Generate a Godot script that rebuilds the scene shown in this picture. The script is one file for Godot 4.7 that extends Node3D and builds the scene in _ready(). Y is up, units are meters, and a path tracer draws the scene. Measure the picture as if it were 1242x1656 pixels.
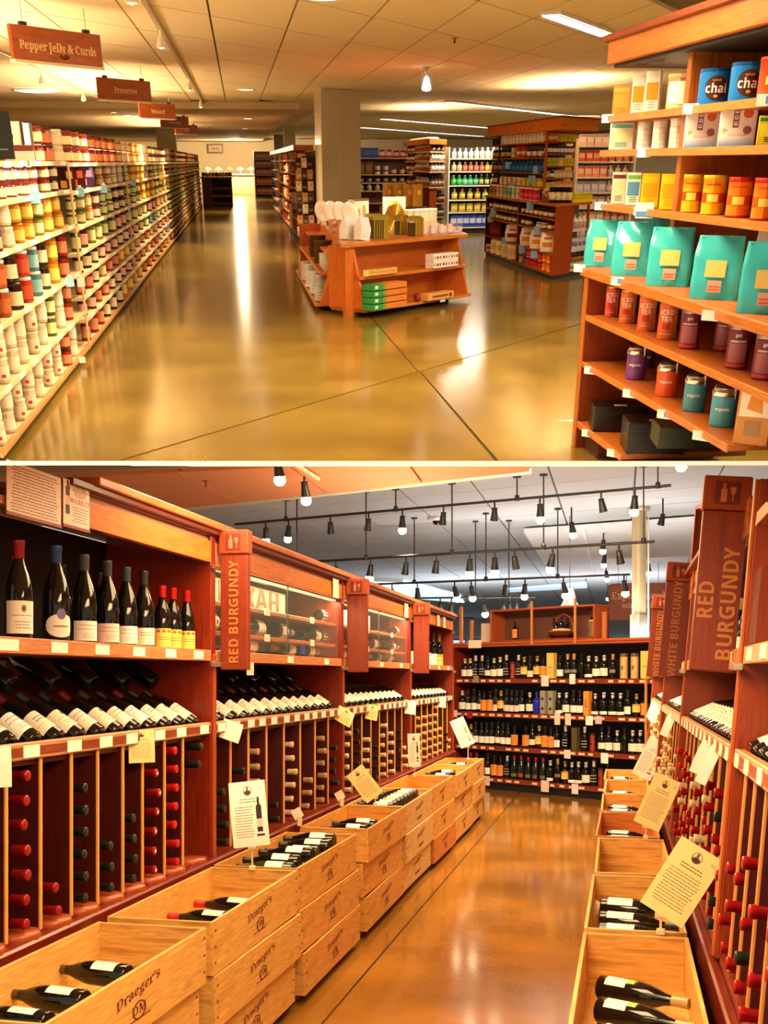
extends Node3D
# Two sales floors of one food hall seen from a single lens: the wine room stands level, the grocery hall lies on the
# sloping deck above it (its floor falls towards the viewer). A white sloping soffit closes the wine room off under the deck.
# Room coordinates: X to the right of the aisle line, Y up from the room's floor, D along the aisle (local z = -D).

const EYE := 1.55
var GROCERY: Transform3D   # grocery hall on the inclined deck
var WINE: Transform3D      # wine room
var RACK: Transform3D      # right-hand wine rack, which leans back a little
var used := {}
var cache := {}
var mats := {}
var rng := RandomNumberGenerator.new()
var grain: NoiseTexture2D
var speck: NoiseTexture2D
var mottle: NoiseTexture2D
var wavy: NoiseTexture2D

func numbered(called: String) -> String:
	var n: int = used.get(called, 0)
	used[called] = n + 1
	return called if n == 0 else "%s_%03d" % [called, n]

func nth(i: int) -> String:
	var w = ["zeroth", "first", "second", "third", "fourth", "fifth", "sixth", "seventh", "eighth", "ninth", "tenth"]
	if i <= 10: return w[i]
	var s := "th"
	if i % 100 < 11 or i % 100 > 13:
		s = ["th", "st", "nd", "rd", "th", "th", "th", "th", "th", "th"][i % 10]
	return "%d%s" % [i, s]

func at(x: float, y: float, d: float) -> Vector3:
	return Vector3(x, y, -d)

func turned(deg: float) -> Basis:
	return Basis(Vector3.UP, deg_to_rad(deg))

func tags(o: Node, label: String, category: String, group := "") -> void:
	o.set_meta("label", label)
	o.set_meta("category", category)
	if group != "": o.set_meta("group", group)

func thing(called: String, label: String, category: String, room: Transform3D, p: Vector3, b := Basis(), group := "") -> Node3D:
	var o := Node3D.new()
	o.name = numbered(called)
	add_child(o)
	o.transform = room * Transform3D(b, p)
	tags(o, label, category, group)
	return o

func part(parent: Node, called: String, m: Mesh, mat: Material, p := Vector3.ZERO, b := Basis()) -> MeshInstance3D:
	var o := MeshInstance3D.new()
	var n := called
	var k := 1
	while parent.has_node(n):
		n = "%s_%03d" % [called, k]
		k += 1
	o.name = n
	o.mesh = m
	o.material_override = mat
	o.transform = Transform3D(b, p)
	parent.add_child(o, true)
	return o

func single(called: String, m: Mesh, mat: Material, label: String, category: String, room: Transform3D, p := Vector3.ZERO, b := Basis(), group := "") -> MeshInstance3D:
	var o := part(self, numbered(called), m, mat)
	o.transform = room * Transform3D(b, p)
	tags(o, label, category, group)
	return o

func structure(called: String, m: Mesh, mat: Material, room := Transform3D(), label := "", category := "") -> MeshInstance3D:
	var o := part(self, numbered(called), m, mat)
	o.transform = room
	o.set_meta("kind", "structure")
	if label != "": tags(o, label, category)
	return o

# ---------------------------------------------------------------- meshes
func tool() -> SurfaceTool:
	var st := SurfaceTool.new()
	st.begin(Mesh.PRIMITIVE_TRIANGLES)
	st.set_smooth_group(-1)
	return st

func done(st: SurfaceTool) -> ArrayMesh:
	st.generate_normals()
	return st.commit()

func face(st: SurfaceTool, pts: Array, cen: Vector3, uvs := []) -> void:
	var mid := Vector3.ZERO
	for q in pts: mid += q
	mid /= pts.size()
	var n: Vector3 = (pts[1] - pts[0]).cross(pts[2] - pts[0])
	var flip := n.dot(mid - cen) > 0.0        # clockwise fronts
	for i in range(1, pts.size() - 1):
		var tri = [0, i + 1, i] if flip else [0, i, i + 1]
		for j in tri:
			if uvs.size() > j: st.set_uv(uvs[j])
			st.add_vertex(pts[j])

func add_box(st: SurfaceTool, lo: Vector3, hi: Vector3, c := 0.0) -> void:
	var cen := (lo + hi) / 2.0
	var h := (hi - lo) / 2.0
	c = minf(c, 0.4 * minf(h.x, minf(h.y, h.z)))
	var uv = [Vector2(0, 1), Vector2(1, 1), Vector2(1, 0), Vector2(0, 0)]
	for ax in 3:
		var b := (ax + 1) % 3
		var d := (ax + 2) % 3
		for s in [-1.0, 1.0]:
			var pts = []
			for k in [[-1, -1], [1, -1], [1, 1], [-1, 1]]:
				var v := Vector3.ZERO
				v[ax] = s * h[ax]
				v[b] = k[0] * (h[b] - c)
				v[d] = k[1] * (h[d] - c)
				pts.append(cen + v)
			var uvs = []
			for q in pts:
				var r: Vector3 = (q - cen) / h
				var u: Vector2
				if ax == 0: u = Vector2(0.5 - s * 0.5 * r.z, 0.5 - 0.5 * r.y)
				elif ax == 1: u = Vector2(0.5 + 0.5 * r.x, 0.5 + s * 0.5 * r.z)
				else: u = Vector2(0.5 + s * 0.5 * r.x, 0.5 - 0.5 * r.y)
				uvs.append(u)
			face(st, pts, cen, uvs)
	if c <= 0.0: return
	st.set_uv(Vector2(0.02, 0.02))
	for ax in 3:
		var b := (ax + 1) % 3
		var d := (ax + 2) % 3
		for s in [-1.0, 1.0]:
			for t in [-1.0, 1.0]:
				var pts = []
				for k in [[-1, 0], [1, 0], [1, 1], [-1, 1]]:
					var v := Vector3.ZERO
					v[ax] = k[0] * (h[ax] - c)
					v[b] = s * (h[b] - (c if k[1] == 0 else 0.0))
					v[d] = t * (h[d] - (0.0 if k[1] == 0 else c))
					pts.append(cen + v)
				face(st, pts, cen)
	for s in [-1.0, 1.0]:
		for t in [-1.0, 1.0]:
			for u in [-1.0, 1.0]:
				var q := Vector3(s, t, u)
				var pts = []
				for ax in 3:
					var v := h - Vector3(c, c, c)
					v[ax] = h[ax]
					pts.append(cen + v * q)
				face(st, pts, cen)

func box(w: float, h: float, d: float, c := 0.002) -> ArrayMesh:   # base at y = 0, centred in x and z
	var key := "box%.4f,%.4f,%.4f,%.4f" % [w, h, d, c]
	if not cache.has(key):
		var st := tool()
		add_box(st, Vector3(-w / 2, 0, -d / 2), Vector3(w / 2, h, d / 2), c)
		cache[key] = done(st)
	return cache[key]

func slab(x0: float, y0: float, d0: float, x1: float, y1: float, d1: float, c := 0.003) -> ArrayMesh:   # box between two corners in room coordinates
	var st := tool()
	add_box(st, Vector3(minf(x0, x1), minf(y0, y1), -maxf(d0, d1)), Vector3(maxf(x0, x1), maxf(y0, y1), -minf(d0, d1)), c)
	return done(st)

func add_hexa(st: SurfaceTool, lo: Array, hi: Array) -> void:      # convex solid from two rings with as many points
	var cen := Vector3.ZERO
	for q in lo + hi: cen += q
	cen /= lo.size() * 2
	var n := lo.size()
	face(st, lo, cen)
	face(st, hi, cen)
	for i in n:
		face(st, [lo[i], lo[(i + 1) % n], hi[(i + 1) % n], hi[i]], cen)

func hexa(lo: Array, hi: Array) -> ArrayMesh:
	var st := tool()
	add_hexa(st, lo, hi)
	return done(st)

func add_prism(st: SurfaceTool, plan: Array, y0: float, y1: float) -> void:  # plan: points (X, D)
	var lo = []
	var hi = []
	for q in plan:
		lo.append(at(q.x, y0, q.y))
		hi.append(at(q.x, y1, q.y))
	add_hexa(st, lo, hi)

func prism(plan: Array, y0: float, y1: float) -> ArrayMesh:
	var st := tool()
	add_prism(st, plan, y0, y1)
	return done(st)

func add_lathe(st: SurfaceTool, prof: Array, seg: int, o := Vector3.ZERO, b := Basis()) -> void:  # prof: (radius, height); a repeated point makes a crease
	var sg := 1
	for i in range(prof.size() - 1):
		var p: Vector2 = prof[i]
		var q: Vector2 = prof[i + 1]
		if p.is_equal_approx(q):
			sg += 1
			continue
		st.set_smooth_group(sg)
		for k in seg:
			var a0 := TAU * k / seg
			var a1 := TAU * (k + 1) / seg
			var v = [Vector3(p.x * sin(a0), p.y, p.x * cos(a0)), Vector3(p.x * sin(a1), p.y, p.x * cos(a1)), Vector3(q.x * sin(a1), q.y, q.x * cos(a1)), Vector3(q.x * sin(a0), q.y, q.x * cos(a0))]
			var order = [0, 2, 1, 0, 3, 2]
			if p.x < 1e-5: order = [0, 3, 2]
			elif q.x < 1e-5: order = [0, 2, 1]
			for j in order:
				st.set_uv(Vector2(float(k + (1 if j == 1 or j == 2 else 0)) / seg, float(i + (1 if j >= 2 else 0)) / (prof.size() - 1)))
				st.add_vertex(o + b * v[j])
	st.set_smooth_group(-1)

func lathe(prof: Array, seg := 16) -> ArrayMesh:
	var key := "lathe%s,%d" % [str(prof), seg]
	if not cache.has(key):
		var st := tool()
		add_lathe(st, prof, seg)
		cache[key] = done(st)
	return cache[key]

func can(r: float, h: float, seg := 18, e := 0.003) -> ArrayMesh:   # closed cylinder with rounded rims
	return lathe([Vector2(0, 0), Vector2(r - e, 0), Vector2(r - e, 0), Vector2(r, e), Vector2(r, e), Vector2(r, h - e), Vector2(r, h - e), Vector2(r - e, h), Vector2(r - e, h), Vector2(0, h)], seg)

func band(r: float, y0: float, y1: float, half_deg := 75.0, seg := 8, r1 := -1.0) -> ArrayMesh:   # paper label bent round +z
	if r1 < 0.0: r1 = r
	var key := "band%.4f,%.4f,%.4f,%.1f,%.4f" % [r, y0, y1, half_deg, r1]
	if not cache.has(key):
		var st := tool()
		st.set_smooth_group(1)
		for k in seg:
			var f0 := float(k) / seg
			var f1 := float(k + 1) / seg
			var a0 := deg_to_rad(lerpf(-half_deg, half_deg, f0))
			var a1 := deg_to_rad(lerpf(-half_deg, half_deg, f1))
			var v = [Vector3(r * sin(a0), y0, r * cos(a0)), Vector3(r * sin(a1), y0, r * cos(a1)), Vector3(r1 * sin(a1), y1, r1 * cos(a1)), Vector3(r1 * sin(a0), y1, r1 * cos(a0))]
			var uv = [Vector2(f0, 1), Vector2(f1, 1), Vector2(f1, 0), Vector2(f0, 0)]
			for j in [0, 2, 1, 0, 3, 2]:
				st.set_uv(uv[j])
				st.add_vertex(v[j])
		cache[key] = done(st)
	return cache[key]

func add_tube(st: SurfaceTool, a: Vector3, b: Vector3, r: float, seg := 8) -> void:
	var y := (b - a).normalized()
	var x := y.cross(Vector3(0.3, 0.2, 0.93)).normalized()
	var h := (b - a).length()
	add_lathe(st, [Vector2(0, 0), Vector2(r, 0), Vector2(r, 0), Vector2(r, h), Vector2(r, h), Vector2(0, h)], seg, a, Basis(x, y, x.cross(y)))

func tube(a: Vector3, b: Vector3, r: float, seg := 8) -> ArrayMesh:
	var st := tool()
	add_tube(st, a, b, r, seg)
	return done(st)

func sheet(w: float, h: float, bow := 0.0, rows := 6) -> ArrayMesh:   # thin printed card, bottom edge on the origin, bowed back at the top; faces +z
	var key := "sheet%.4f,%.4f,%.4f" % [w, h, bow]
	if not cache.has(key):
		var st := tool()
		var t := 0.0008
		for side in [1.0, -1.0]:
			st.set_smooth_group(2 if side > 0 else 3)
			for k in rows:
				var f0 := float(k) / rows
				var f1 := float(k + 1) / rows
				var z0: float = -bow * f0 * f0 + t * side
				var z1: float = -bow * f1 * f1 + t * side
				var v = [Vector3(-w / 2, h * f0, z0), Vector3(w / 2, h * f0, z0), Vector3(w / 2, h * f1, z1), Vector3(-w / 2, h * f1, z1)]
				var uv = [Vector2(0, 1 - f0), Vector2(1, 1 - f0), Vector2(1, 1 - f1), Vector2(0, 1 - f1)]
				for j in ([0, 2, 1, 0, 3, 2] if side > 0 else [0, 1, 2, 0, 2, 3]):
					st.set_uv(uv[j] if side > 0 else Vector2(0.01, 0.01))
					st.add_vertex(v[j])
		cache[key] = done(st)
	return cache[key]

func font(serif: bool, bold: bool, italic := false) -> Font:
	var key := "font%s%s%s" % [serif, bold, italic]
	if not cache.has(key):
		var f := SystemFont.new()
		f.font_names = PackedStringArray(["Droid Serif" if serif else "Droid Sans"])
		f.font_weight = 700 if bold else 400
		cache[key] = f
		if italic:
			var v := FontVariation.new()
			v.base_font = f
			v.variation_transform = Transform2D(Vector2(1, 0.0), Vector2(0.3, 1), Vector2.ZERO)
			cache[key] = v
	return cache[key]

func lettering(txt: String, high: float, deep := 0.002, serif := true, bold := true, italic := false) -> TextMesh:   # capitals about `high` tall
	var key := "text%s%.4f%s%s%s%.4f" % [txt, high, serif, bold, italic, deep]
	if not cache.has(key):
		var t := TextMesh.new()
		t.font = font(serif, bold, italic)
		t.text = txt
		t.font_size = 32
		t.pixel_size = high / 23.0
		t.depth = deep
		t.curve_step = 3.0
		cache[key] = t
	return cache[key]

func bent_text(txt: String, high: float, r: float, serif := false) -> ArrayMesh:   # lettering wrapped round a can of radius r, centred on +z
	var key := "bent%s%.4f%.4f" % [txt, high, r]
	if not cache.has(key):
		var a := lettering(txt, high, 0.001, serif).surface_get_arrays(0)
		var v: PackedVector3Array = a[Mesh.ARRAY_VERTEX]
		var n: PackedVector3Array = a[Mesh.ARRAY_NORMAL]
		for i in v.size():
			var an := v[i].x / r
			var rr := r + v[i].z + 0.0006
			v[i] = Vector3(rr * sin(an), v[i].y, rr * cos(an))
			n[i] = n[i].rotated(Vector3.UP, an)
		a[Mesh.ARRAY_VERTEX] = v
		a[Mesh.ARRAY_NORMAL] = n
		a[Mesh.ARRAY_TANGENT] = null
		var m := ArrayMesh.new()
		m.add_surface_from_arrays(Mesh.PRIMITIVE_TRIANGLES, a)
		cache[key] = m
	return cache[key]

# ---------------------------------------------------------------- prints
func print_text(im: Image, txt: String, cx: float, cy: float, high: float, col: Color, serif := true, bold := true) -> void:   # ink a line of type onto an image, centred
	var a := lettering(txt, high, 0.0, serif, bold).surface_get_arrays(0)
	var v: PackedVector3Array = a[Mesh.ARRAY_VERTEX]
	var ix = a[Mesh.ARRAY_INDEX]
	var n: int = ix.size() if ix != null else v.size()
	for t in range(0, n - 2, 3):
		var p := []
		for j in 3:
			var q: Vector3 = v[ix[t + j] if ix != null else t + j]
			p.append(Vector2(cx + q.x, cy - q.y))
		var lo: Vector2 = p[0].min(p[1]).min(p[2]).floor()
		var hi: Vector2 = p[0].max(p[1]).max(p[2]).ceil()
		for y in range(maxi(0, int(lo.y)), mini(im.get_height(), int(hi.y) + 1)):
			for x in range(maxi(0, int(lo.x)), mini(im.get_width(), int(hi.x) + 1)):
				if Geometry2D.point_is_inside_triangle(Vector2(x + 0.5, y + 0.5), p[0], p[1], p[2]): im.set_pixel(x, y, col)

func ink_disc(im: Image, cx: float, cy: float, rx: float, ry: float, col: Color) -> void:
	for y in range(maxi(0, int(cy - ry)), mini(im.get_height(), int(cy + ry) + 1)):
		for x in range(maxi(0, int(cx - rx)), mini(im.get_width(), int(cx + rx) + 1)):
			if Vector2((x - cx) / rx, (y - cy) / ry).length() <= 1.0: im.set_pixel(x, y, col)

func ink_rect(im: Image, x: int, y: int, w: int, h: int, col: Color) -> void:
	im.fill_rect(Rect2i(x, y, w, h), col)

func ink_lines(im: Image, x: int, y: int, w: int, rows: int, pitch: int, col: Color, ragged := 0.25) -> void:   # rows of small type too fine to read
	for k in rows:
		var len := int(w * (1.0 - ragged * rng.randf()))
		var xx := x + (w - len) / 2
		while xx < x + (w + len) / 2:
			var word := rng.randi_range(3, 10)
			im.fill_rect(Rect2i(xx, y + k * pitch, word, maxi(1, pitch / 3)), col)
			xx += word + 2

func picture(w: int, h: int, col: Color) -> Image:
	var im := Image.create(w, h, false, Image.FORMAT_RGB8)
	im.fill(col)
	return im

func printed(key: String, im: Image, rough := 0.6) -> StandardMaterial3D:
	var m := StandardMaterial3D.new()
	m.resource_name = key
	m.albedo_texture = ImageTexture.create_from_image(im)
	m.roughness = rough
	mats[key] = m
	return m

# ---------------------------------------------------------------- materials
func plain(col: Color, rough := 0.6, metal := 0.0) -> StandardMaterial3D:
	var key := "plain%s,%.2f,%.2f" % [col.to_html(), rough, metal]
	if not mats.has(key):
		var m := StandardMaterial3D.new()
		m.albedo_color = col
		m.roughness = rough
		m.metallic = metal
		mats[key] = m
	return mats[key]

func rgb(r: int, g: int, b: int) -> Color:
	return Color8(r, g, b)

func glowing(col: Color, energy: float) -> StandardMaterial3D:
	var key := "glow%s,%.2f" % [col.to_html(), energy]
	if not mats.has(key):
		var m := StandardMaterial3D.new()
		m.albedo_color = Color(0.9, 0.9, 0.9)
		m.emission_enabled = true
		m.emission = col
		m.emission_energy_multiplier = energy
		mats[key] = m
	return mats[key]

func wood(col: Color, axis: int, rough := 0.35, fine := 1.0) -> StandardMaterial3D:   # grain runs along local axis 0 x, 1 y, 2 z
	var key := "wood%s,%d,%.2f,%.2f" % [col.to_html(), axis, rough, fine]
	if not mats.has(key):
		var m := StandardMaterial3D.new()
		m.albedo_color = col
		m.albedo_texture = grain
		m.uv1_triplanar = true
		var s := Vector3(5.0, 5.0, 5.0) * fine
		s[axis] = 0.45 * fine
		m.uv1_scale = s
		m.uv1_offset = Vector3(0.13, 0.37, 0.61)
		m.roughness = rough
		if rough > 0.6: m.metallic_specular = 0.15      # low specular keeps grazing sheen down
		mats[key] = m
	return mats[key]

func pane() -> StandardMaterial3D:
	if not mats.has("pane"):
		var m := StandardMaterial3D.new()
		m.transparency = BaseMaterial3D.TRANSPARENCY_ALPHA
		m.albedo_color = Color(0.9, 0.97, 0.95, 0.04)
		m.roughness = 0.03
		m.metallic_specular = 0.28
		mats["pane"] = m
	return mats["pane"]

func make_textures() -> void:
	var n := FastNoiseLite.new()
	n.seed = 11
	n.noise_type = FastNoiseLite.TYPE_SIMPLEX_SMOOTH
	n.frequency = 0.012
	n.fractal_octaves = 5
	n.domain_warp_enabled = true
	n.domain_warp_amplitude = 12.0
	n.domain_warp_frequency = 0.01
	var r := Gradient.new()
	r.set_color(0, Color(0.66, 0.58, 0.5))
	r.set_color(1, Color(1, 1, 1))
	r.add_point(0.45, Color(0.88, 0.84, 0.8))
	r.add_point(0.6, Color(0.8, 0.73, 0.66))
	grain = NoiseTexture2D.new()
	grain.width = 512; grain.height = 512; grain.seamless = true
	grain.noise = n; grain.color_ramp = r
	var n2 := FastNoiseLite.new()
	n2.seed = 5
	n2.noise_type = FastNoiseLite.TYPE_VALUE
	n2.frequency = 0.28
	n2.fractal_octaves = 3
	var r2 := Gradient.new()
	r2.set_color(0, Color(0.8, 0.78, 0.74))
	r2.set_color(1, Color(1, 1, 1))
	speck = NoiseTexture2D.new()
	speck.width = 512; speck.height = 512; speck.seamless = true
	speck.noise = n2; speck.color_ramp = r2
	var n3 := FastNoiseLite.new()
	n3.seed = 8
	n3.frequency = 0.006
	n3.fractal_octaves = 4
	var r3 := Gradient.new()
	r3.set_color(0, Color(0.72, 0.7, 0.66))
	r3.set_color(1, Color(1, 1, 1))
	mottle = NoiseTexture2D.new()
	mottle.width = 512; mottle.height = 512; mottle.seamless = true
	mottle.noise = n3; mottle.color_ramp = r3
	var n4 := FastNoiseLite.new()
	n4.seed = 3
	n4.frequency = 0.004
	n4.fractal_octaves = 2
	wavy = NoiseTexture2D.new()
	wavy.width = 256; wavy.height = 256; wavy.seamless = true
	wavy.as_normal_map = true; wavy.bump_strength = 3.0
	wavy.noise = n4

func concrete(col: Color, rough: float) -> StandardMaterial3D:
	var m := StandardMaterial3D.new()
	m.albedo_color = col
	m.albedo_texture = speck
	m.uv1_triplanar = true
	m.uv1_scale = Vector3(1.6, 1.6, 1.6)
	m.detail_enabled = true
	m.detail_albedo = mottle
	m.detail_blend_mode = BaseMaterial3D.BLEND_MODE_MUL
	m.detail_uv_layer = BaseMaterial3D.DETAIL_UV_2
	m.uv2_triplanar = true
	m.uv2_scale = Vector3(0.25, 0.25, 0.25)
	m.roughness = rough
	m.metallic_specular = 0.5
	return m

# ================================================================ scene
func _ready() -> void:
	rng.seed = 20240
	# ---- camera: a level camera at eye height in the wine room, lens shifted upwards
	var cam := Camera3D.new()
	cam.name = "camera"
	add_child(cam)
	cam.position = Vector3(0, EYE, 0)
	cam.projection = Camera3D.PROJECTION_FRUSTUM
	cam.near = 0.05
	cam.far = 200.0
	cam.size = 0.05 * 1656.0 / 1700.0
	cam.frustum_offset = Vector2(0, 0.05 * 267.0 / 1700.0)
	cam.current = true
	# ---- open behind the camera; an even background colour serves as soft fill
	var we := WorldEnvironment.new()
	we.name = "surroundings"
	var e := Environment.new()
	e.background_mode = Environment.BG_COLOR
	e.background_color = Color(1.0, 0.92, 0.8)
	e.background_energy_multiplier = AMBIENT
	e.tonemap_mode = Environment.TONE_MAPPER_LINEAR
	e.tonemap_exposure = EXPOSURE
	e.sdfgi_enabled = true
	e.ssao_enabled = true
	e.ssil_enabled = true
	we.environment = e
	add_child(we)
	# ---- rooms
	var tilt := atan(833.0 / 1700.0)
	var up := Vector3(0, cos(tilt), sin(tilt))
	var ahead := Vector3(-238, 833, -1700).normalized()
	GROCERY = Transform3D(Basis(ahead.cross(up), up, -ahead), Vector3(0, EYE, 0) - up * 1.5)
	var along := Vector3(379, 0, -1700).normalized()
	WINE = Transform3D(Basis(along.cross(Vector3.UP), Vector3.UP, -along), Vector3.ZERO)
	RACK = WINE * Transform3D(Basis(Vector3(0, 0, 1), deg_to_rad(-5.0)), at(0.254, 0, 0))
	make_textures()
	added_lights()
	grocery_hall()
	wine_room()
	grocery_fixtures()
	wine_fixtures()

const AMBIENT := 0.8
const EXPOSURE := 1.0

func lamp_omni(called: String, room: Transform3D, p: Vector3, col: Color, energy: float, size := 0.05) -> void:
	var l := OmniLight3D.new()
	l.name = numbered(called)
	l.light_color = col
	l.light_energy = energy
	l.light_size = size
	l.omni_range = 40.0
	l.omni_attenuation = 2.0
	l.shadow_enabled = true
	add_child(l)
	l.transform = room * Transform3D(Basis(), p)

func lamp_spot(called: String, room: Transform3D, p: Vector3, target: Vector3, col: Color, energy: float, angle := 45.0, size := 0.05) -> void:
	var l := SpotLight3D.new()
	l.name = numbered(called)
	l.light_color = col
	l.light_energy = energy
	l.light_size = size
	l.spot_range = 60.0
	l.spot_attenuation = 2.0
	l.spot_angle = angle
	l.shadow_enabled = true
	add_child(l)
	var z := (p - target).normalized()
	var x := Vector3(0.02, 0.01, 1).cross(z).normalized() if absf(z.y) > 0.98 else Vector3.UP.cross(z).normalized()
	l.transform = room * Transform3D(Basis(x, z.cross(x), z), p)

func lamp_area(called: String, room: Transform3D, p: Vector3, b: Basis, w: float, h: float, col: Color, energy: float) -> void:   # shines along local -z
	var l := AreaLight3D.new()
	l.name = numbered(called)
	l.light_color = col
	l.light_energy = energy
	l.area_size = Vector2(w, h)
	l.area_range = 60.0
	l.area_attenuation = 2.0
	l.shadow_enabled = true
	add_child(l)
	l.transform = room * Transform3D(b, p)

const DOWN := Basis(Vector3(1, 0, 0), Vector3(0, 0, -1), Vector3(0, 1, 0))   # turns -z to face the floor

func added_panel_light(label: String, room: Transform3D, p: Vector3, b: Basis, w: float, h: float, col: Color, energy: float) -> void:   # added flat fill lamp, out of view, shining along local -y
	var o := thing("added_panel_light", label, "ceiling light", room, p, b)
	part(o, "housing", box(w + 0.06, 0.03, h + 0.06, 0.004), plain(rgb(235, 232, 225), 0.5), Vector3(0, 0.008, 0))
	part(o, "diffuser", box(w, 0.006, h, 0.001), glowing(col, 2.5))
	lamp_area("added_panel_light_light", room, p + b * Vector3(0, -0.02, 0), b * DOWN, w, h, col, energy)

func added_lights() -> void:
	# added fill panels, all out of view: near ends, soffit, under the deck
	var warm := Color(1.0, 0.86, 0.66)
	added_panel_light("added ceiling panel light over the near end of the grocery aisle", GROCERY, at(0.4, 2.55, 6.2), Basis(), 1.2, 0.6, warm, 9.0)
	added_panel_light("added ceiling panel light over the tea shelves", GROCERY, at(1.2, 2.55, 4.6), Basis(), 1.2, 0.6, warm, 7.0)
	added_panel_light("added ceiling panel light over the middle of the grocery hall", GROCERY, at(2.9, 2.55, 7.2), Basis(), 1.0, 0.6, warm, 28.0)
	var lean := Basis(Vector3(1, 0, 0), atan(342.5 / 1700.0))
	for z in [2.6, 4.6]:
		var p := Vector3(0.1 if z < 3 else -0.2, EYE + 342.5 / 1700.0 * z - 0.002, -z)
		single("added_panel_light", box(1.0 if z < 3 else 1.6, 0.002, 0.9, 0.0), glowing(Color(1.0, 0.84, 0.62), 2.0), "added thin glowing panel flush in the sloping soffit, %s" % ("near one" if z < 3 else "far one"), "ceiling light", Transform3D(), p, lean)  # added glow in the soffit, fills the near wine aisle
		lamp_area("added_panel_light_light", Transform3D(), p + lean * Vector3(0, -0.006, 0), lean * DOWN, 1.0 if z < 3 else 1.6, 0.9, Color(1.0, 0.84, 0.62), 6.5)
	added_panel_light("added panel light under the deck, near one", WINE, at(-0.9, 3.17, 7.1), Basis(), 1.8, 0.4, Color(1.0, 0.84, 0.62), 13.0)  # added under the deck to light the wine aisle
	added_panel_light("added panel light under the deck, far one", WINE, at(-0.9, 3.6, 9.3), Basis(Vector3(1, 0, 0), 0.7), 1.8, 0.4, Color(1.0, 0.86, 0.66), 36.0)
	# added uplights, out of view on racks and behind the end shelf, brighten the ceiling
	var flip := Basis(Vector3(1, 0, 0), PI)
	added_panel_light("added warm uplight trough on top of the left wine rack", WINE, at(-2.25, 2.34, 6.4), flip, 0.3, 3.6, Color(1.0, 0.76, 0.5), 9.0)
	added_panel_light("added white uplight trough on top of the left wine rack", WINE, at(-2.25, 2.34, 11.0), flip, 0.3, 2.6, Color(1.0, 0.95, 0.88), 5.0)
	added_panel_light("added white uplight trough on top of the right wine rack", RACK, at(0.36, 2.24, 9.6), flip, 0.24, 3.6, Color(1.0, 0.95, 0.88), 5.5)
	for k in 2:
		added_panel_light("added white uplight trough behind the end shelf, %s half" % ["left", "right"][k], WINE, at(-1.6 + 2.0 * k, 1.9, 16.2 - 0.9 * k), flip, 1.6, 0.4, Color(1.0, 0.97, 0.93), 6.5)
		added_panel_light("added white uplight trough far behind the end shelf, %s one" % ["left", "right"][k], WINE, at(-3.6 + 4.0 * k, 1.7, 26.0), flip, 2.4, 0.5, Color(0.97, 0.98, 1.0), 13.0)
	added_panel_light("added ceiling panel light behind the lens in the wine room", WINE, at(-0.9, 2.9, 0.4), Basis(), 1.6, 0.8, Color(1.0, 0.84, 0.62), 9.0)  # added fill from behind the camera
	added_panel_light("added ceiling panel light over the right side of the grocery hall, near one", GROCERY, at(8.0, 2.55, 11.0), Basis(), 1.6, 1.2, warm, 30.0)  # added out of view, brightens the steel column and kiosk
	added_panel_light("added ceiling panel light over the right side of the grocery hall, far one", GROCERY, at(11.5, 2.55, 19.0), Basis(), 1.6, 1.2, warm, 30.0)
	# added uplights, hidden on and behind the shelf units, brighten the grocery ceiling
	var up := Basis(Vector3(1, 0, 0), PI)
	added_panel_light("added uplight trough on top of the kiosk cornice", GROCERY, at(5.0, 2.09, 17.9), up, 0.3, 3.0, warm, 9.0)
	added_panel_light("added uplight trough on top of the smaller cabinet", GROCERY, at(4.2, 1.98, 26.3), up, 0.2, 2.6, warm, 8.0)
	added_panel_light("added uplight trough on top of the tea shelving", GROCERY, at(2.3, 2.12, 4.6), up, 0.3, 2.0, warm, 6.0)
	added_panel_light("added uplight trough behind the jar shelves", GROCERY, at(-2.1, 1.66, 10.0), up, 0.3, 5.0, warm, 9.0)
	added_panel_light("second added uplight trough behind the jar shelves", GROCERY, at(-2.1, 1.66, 19.0), up, 0.3, 6.0, warm, 16.0)
	added_panel_light("third added uplight trough behind the jar shelves", GROCERY, at(-2.3, 1.66, 33.0), up, 0.3, 8.0, warm, 16.0)

# ================================================================ the grocery hall: shell
const TD := Vector2(0.634, 0.773)          # plan direction (X, D) of everything that crosses the aisle
const CEIL := 2.6

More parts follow.
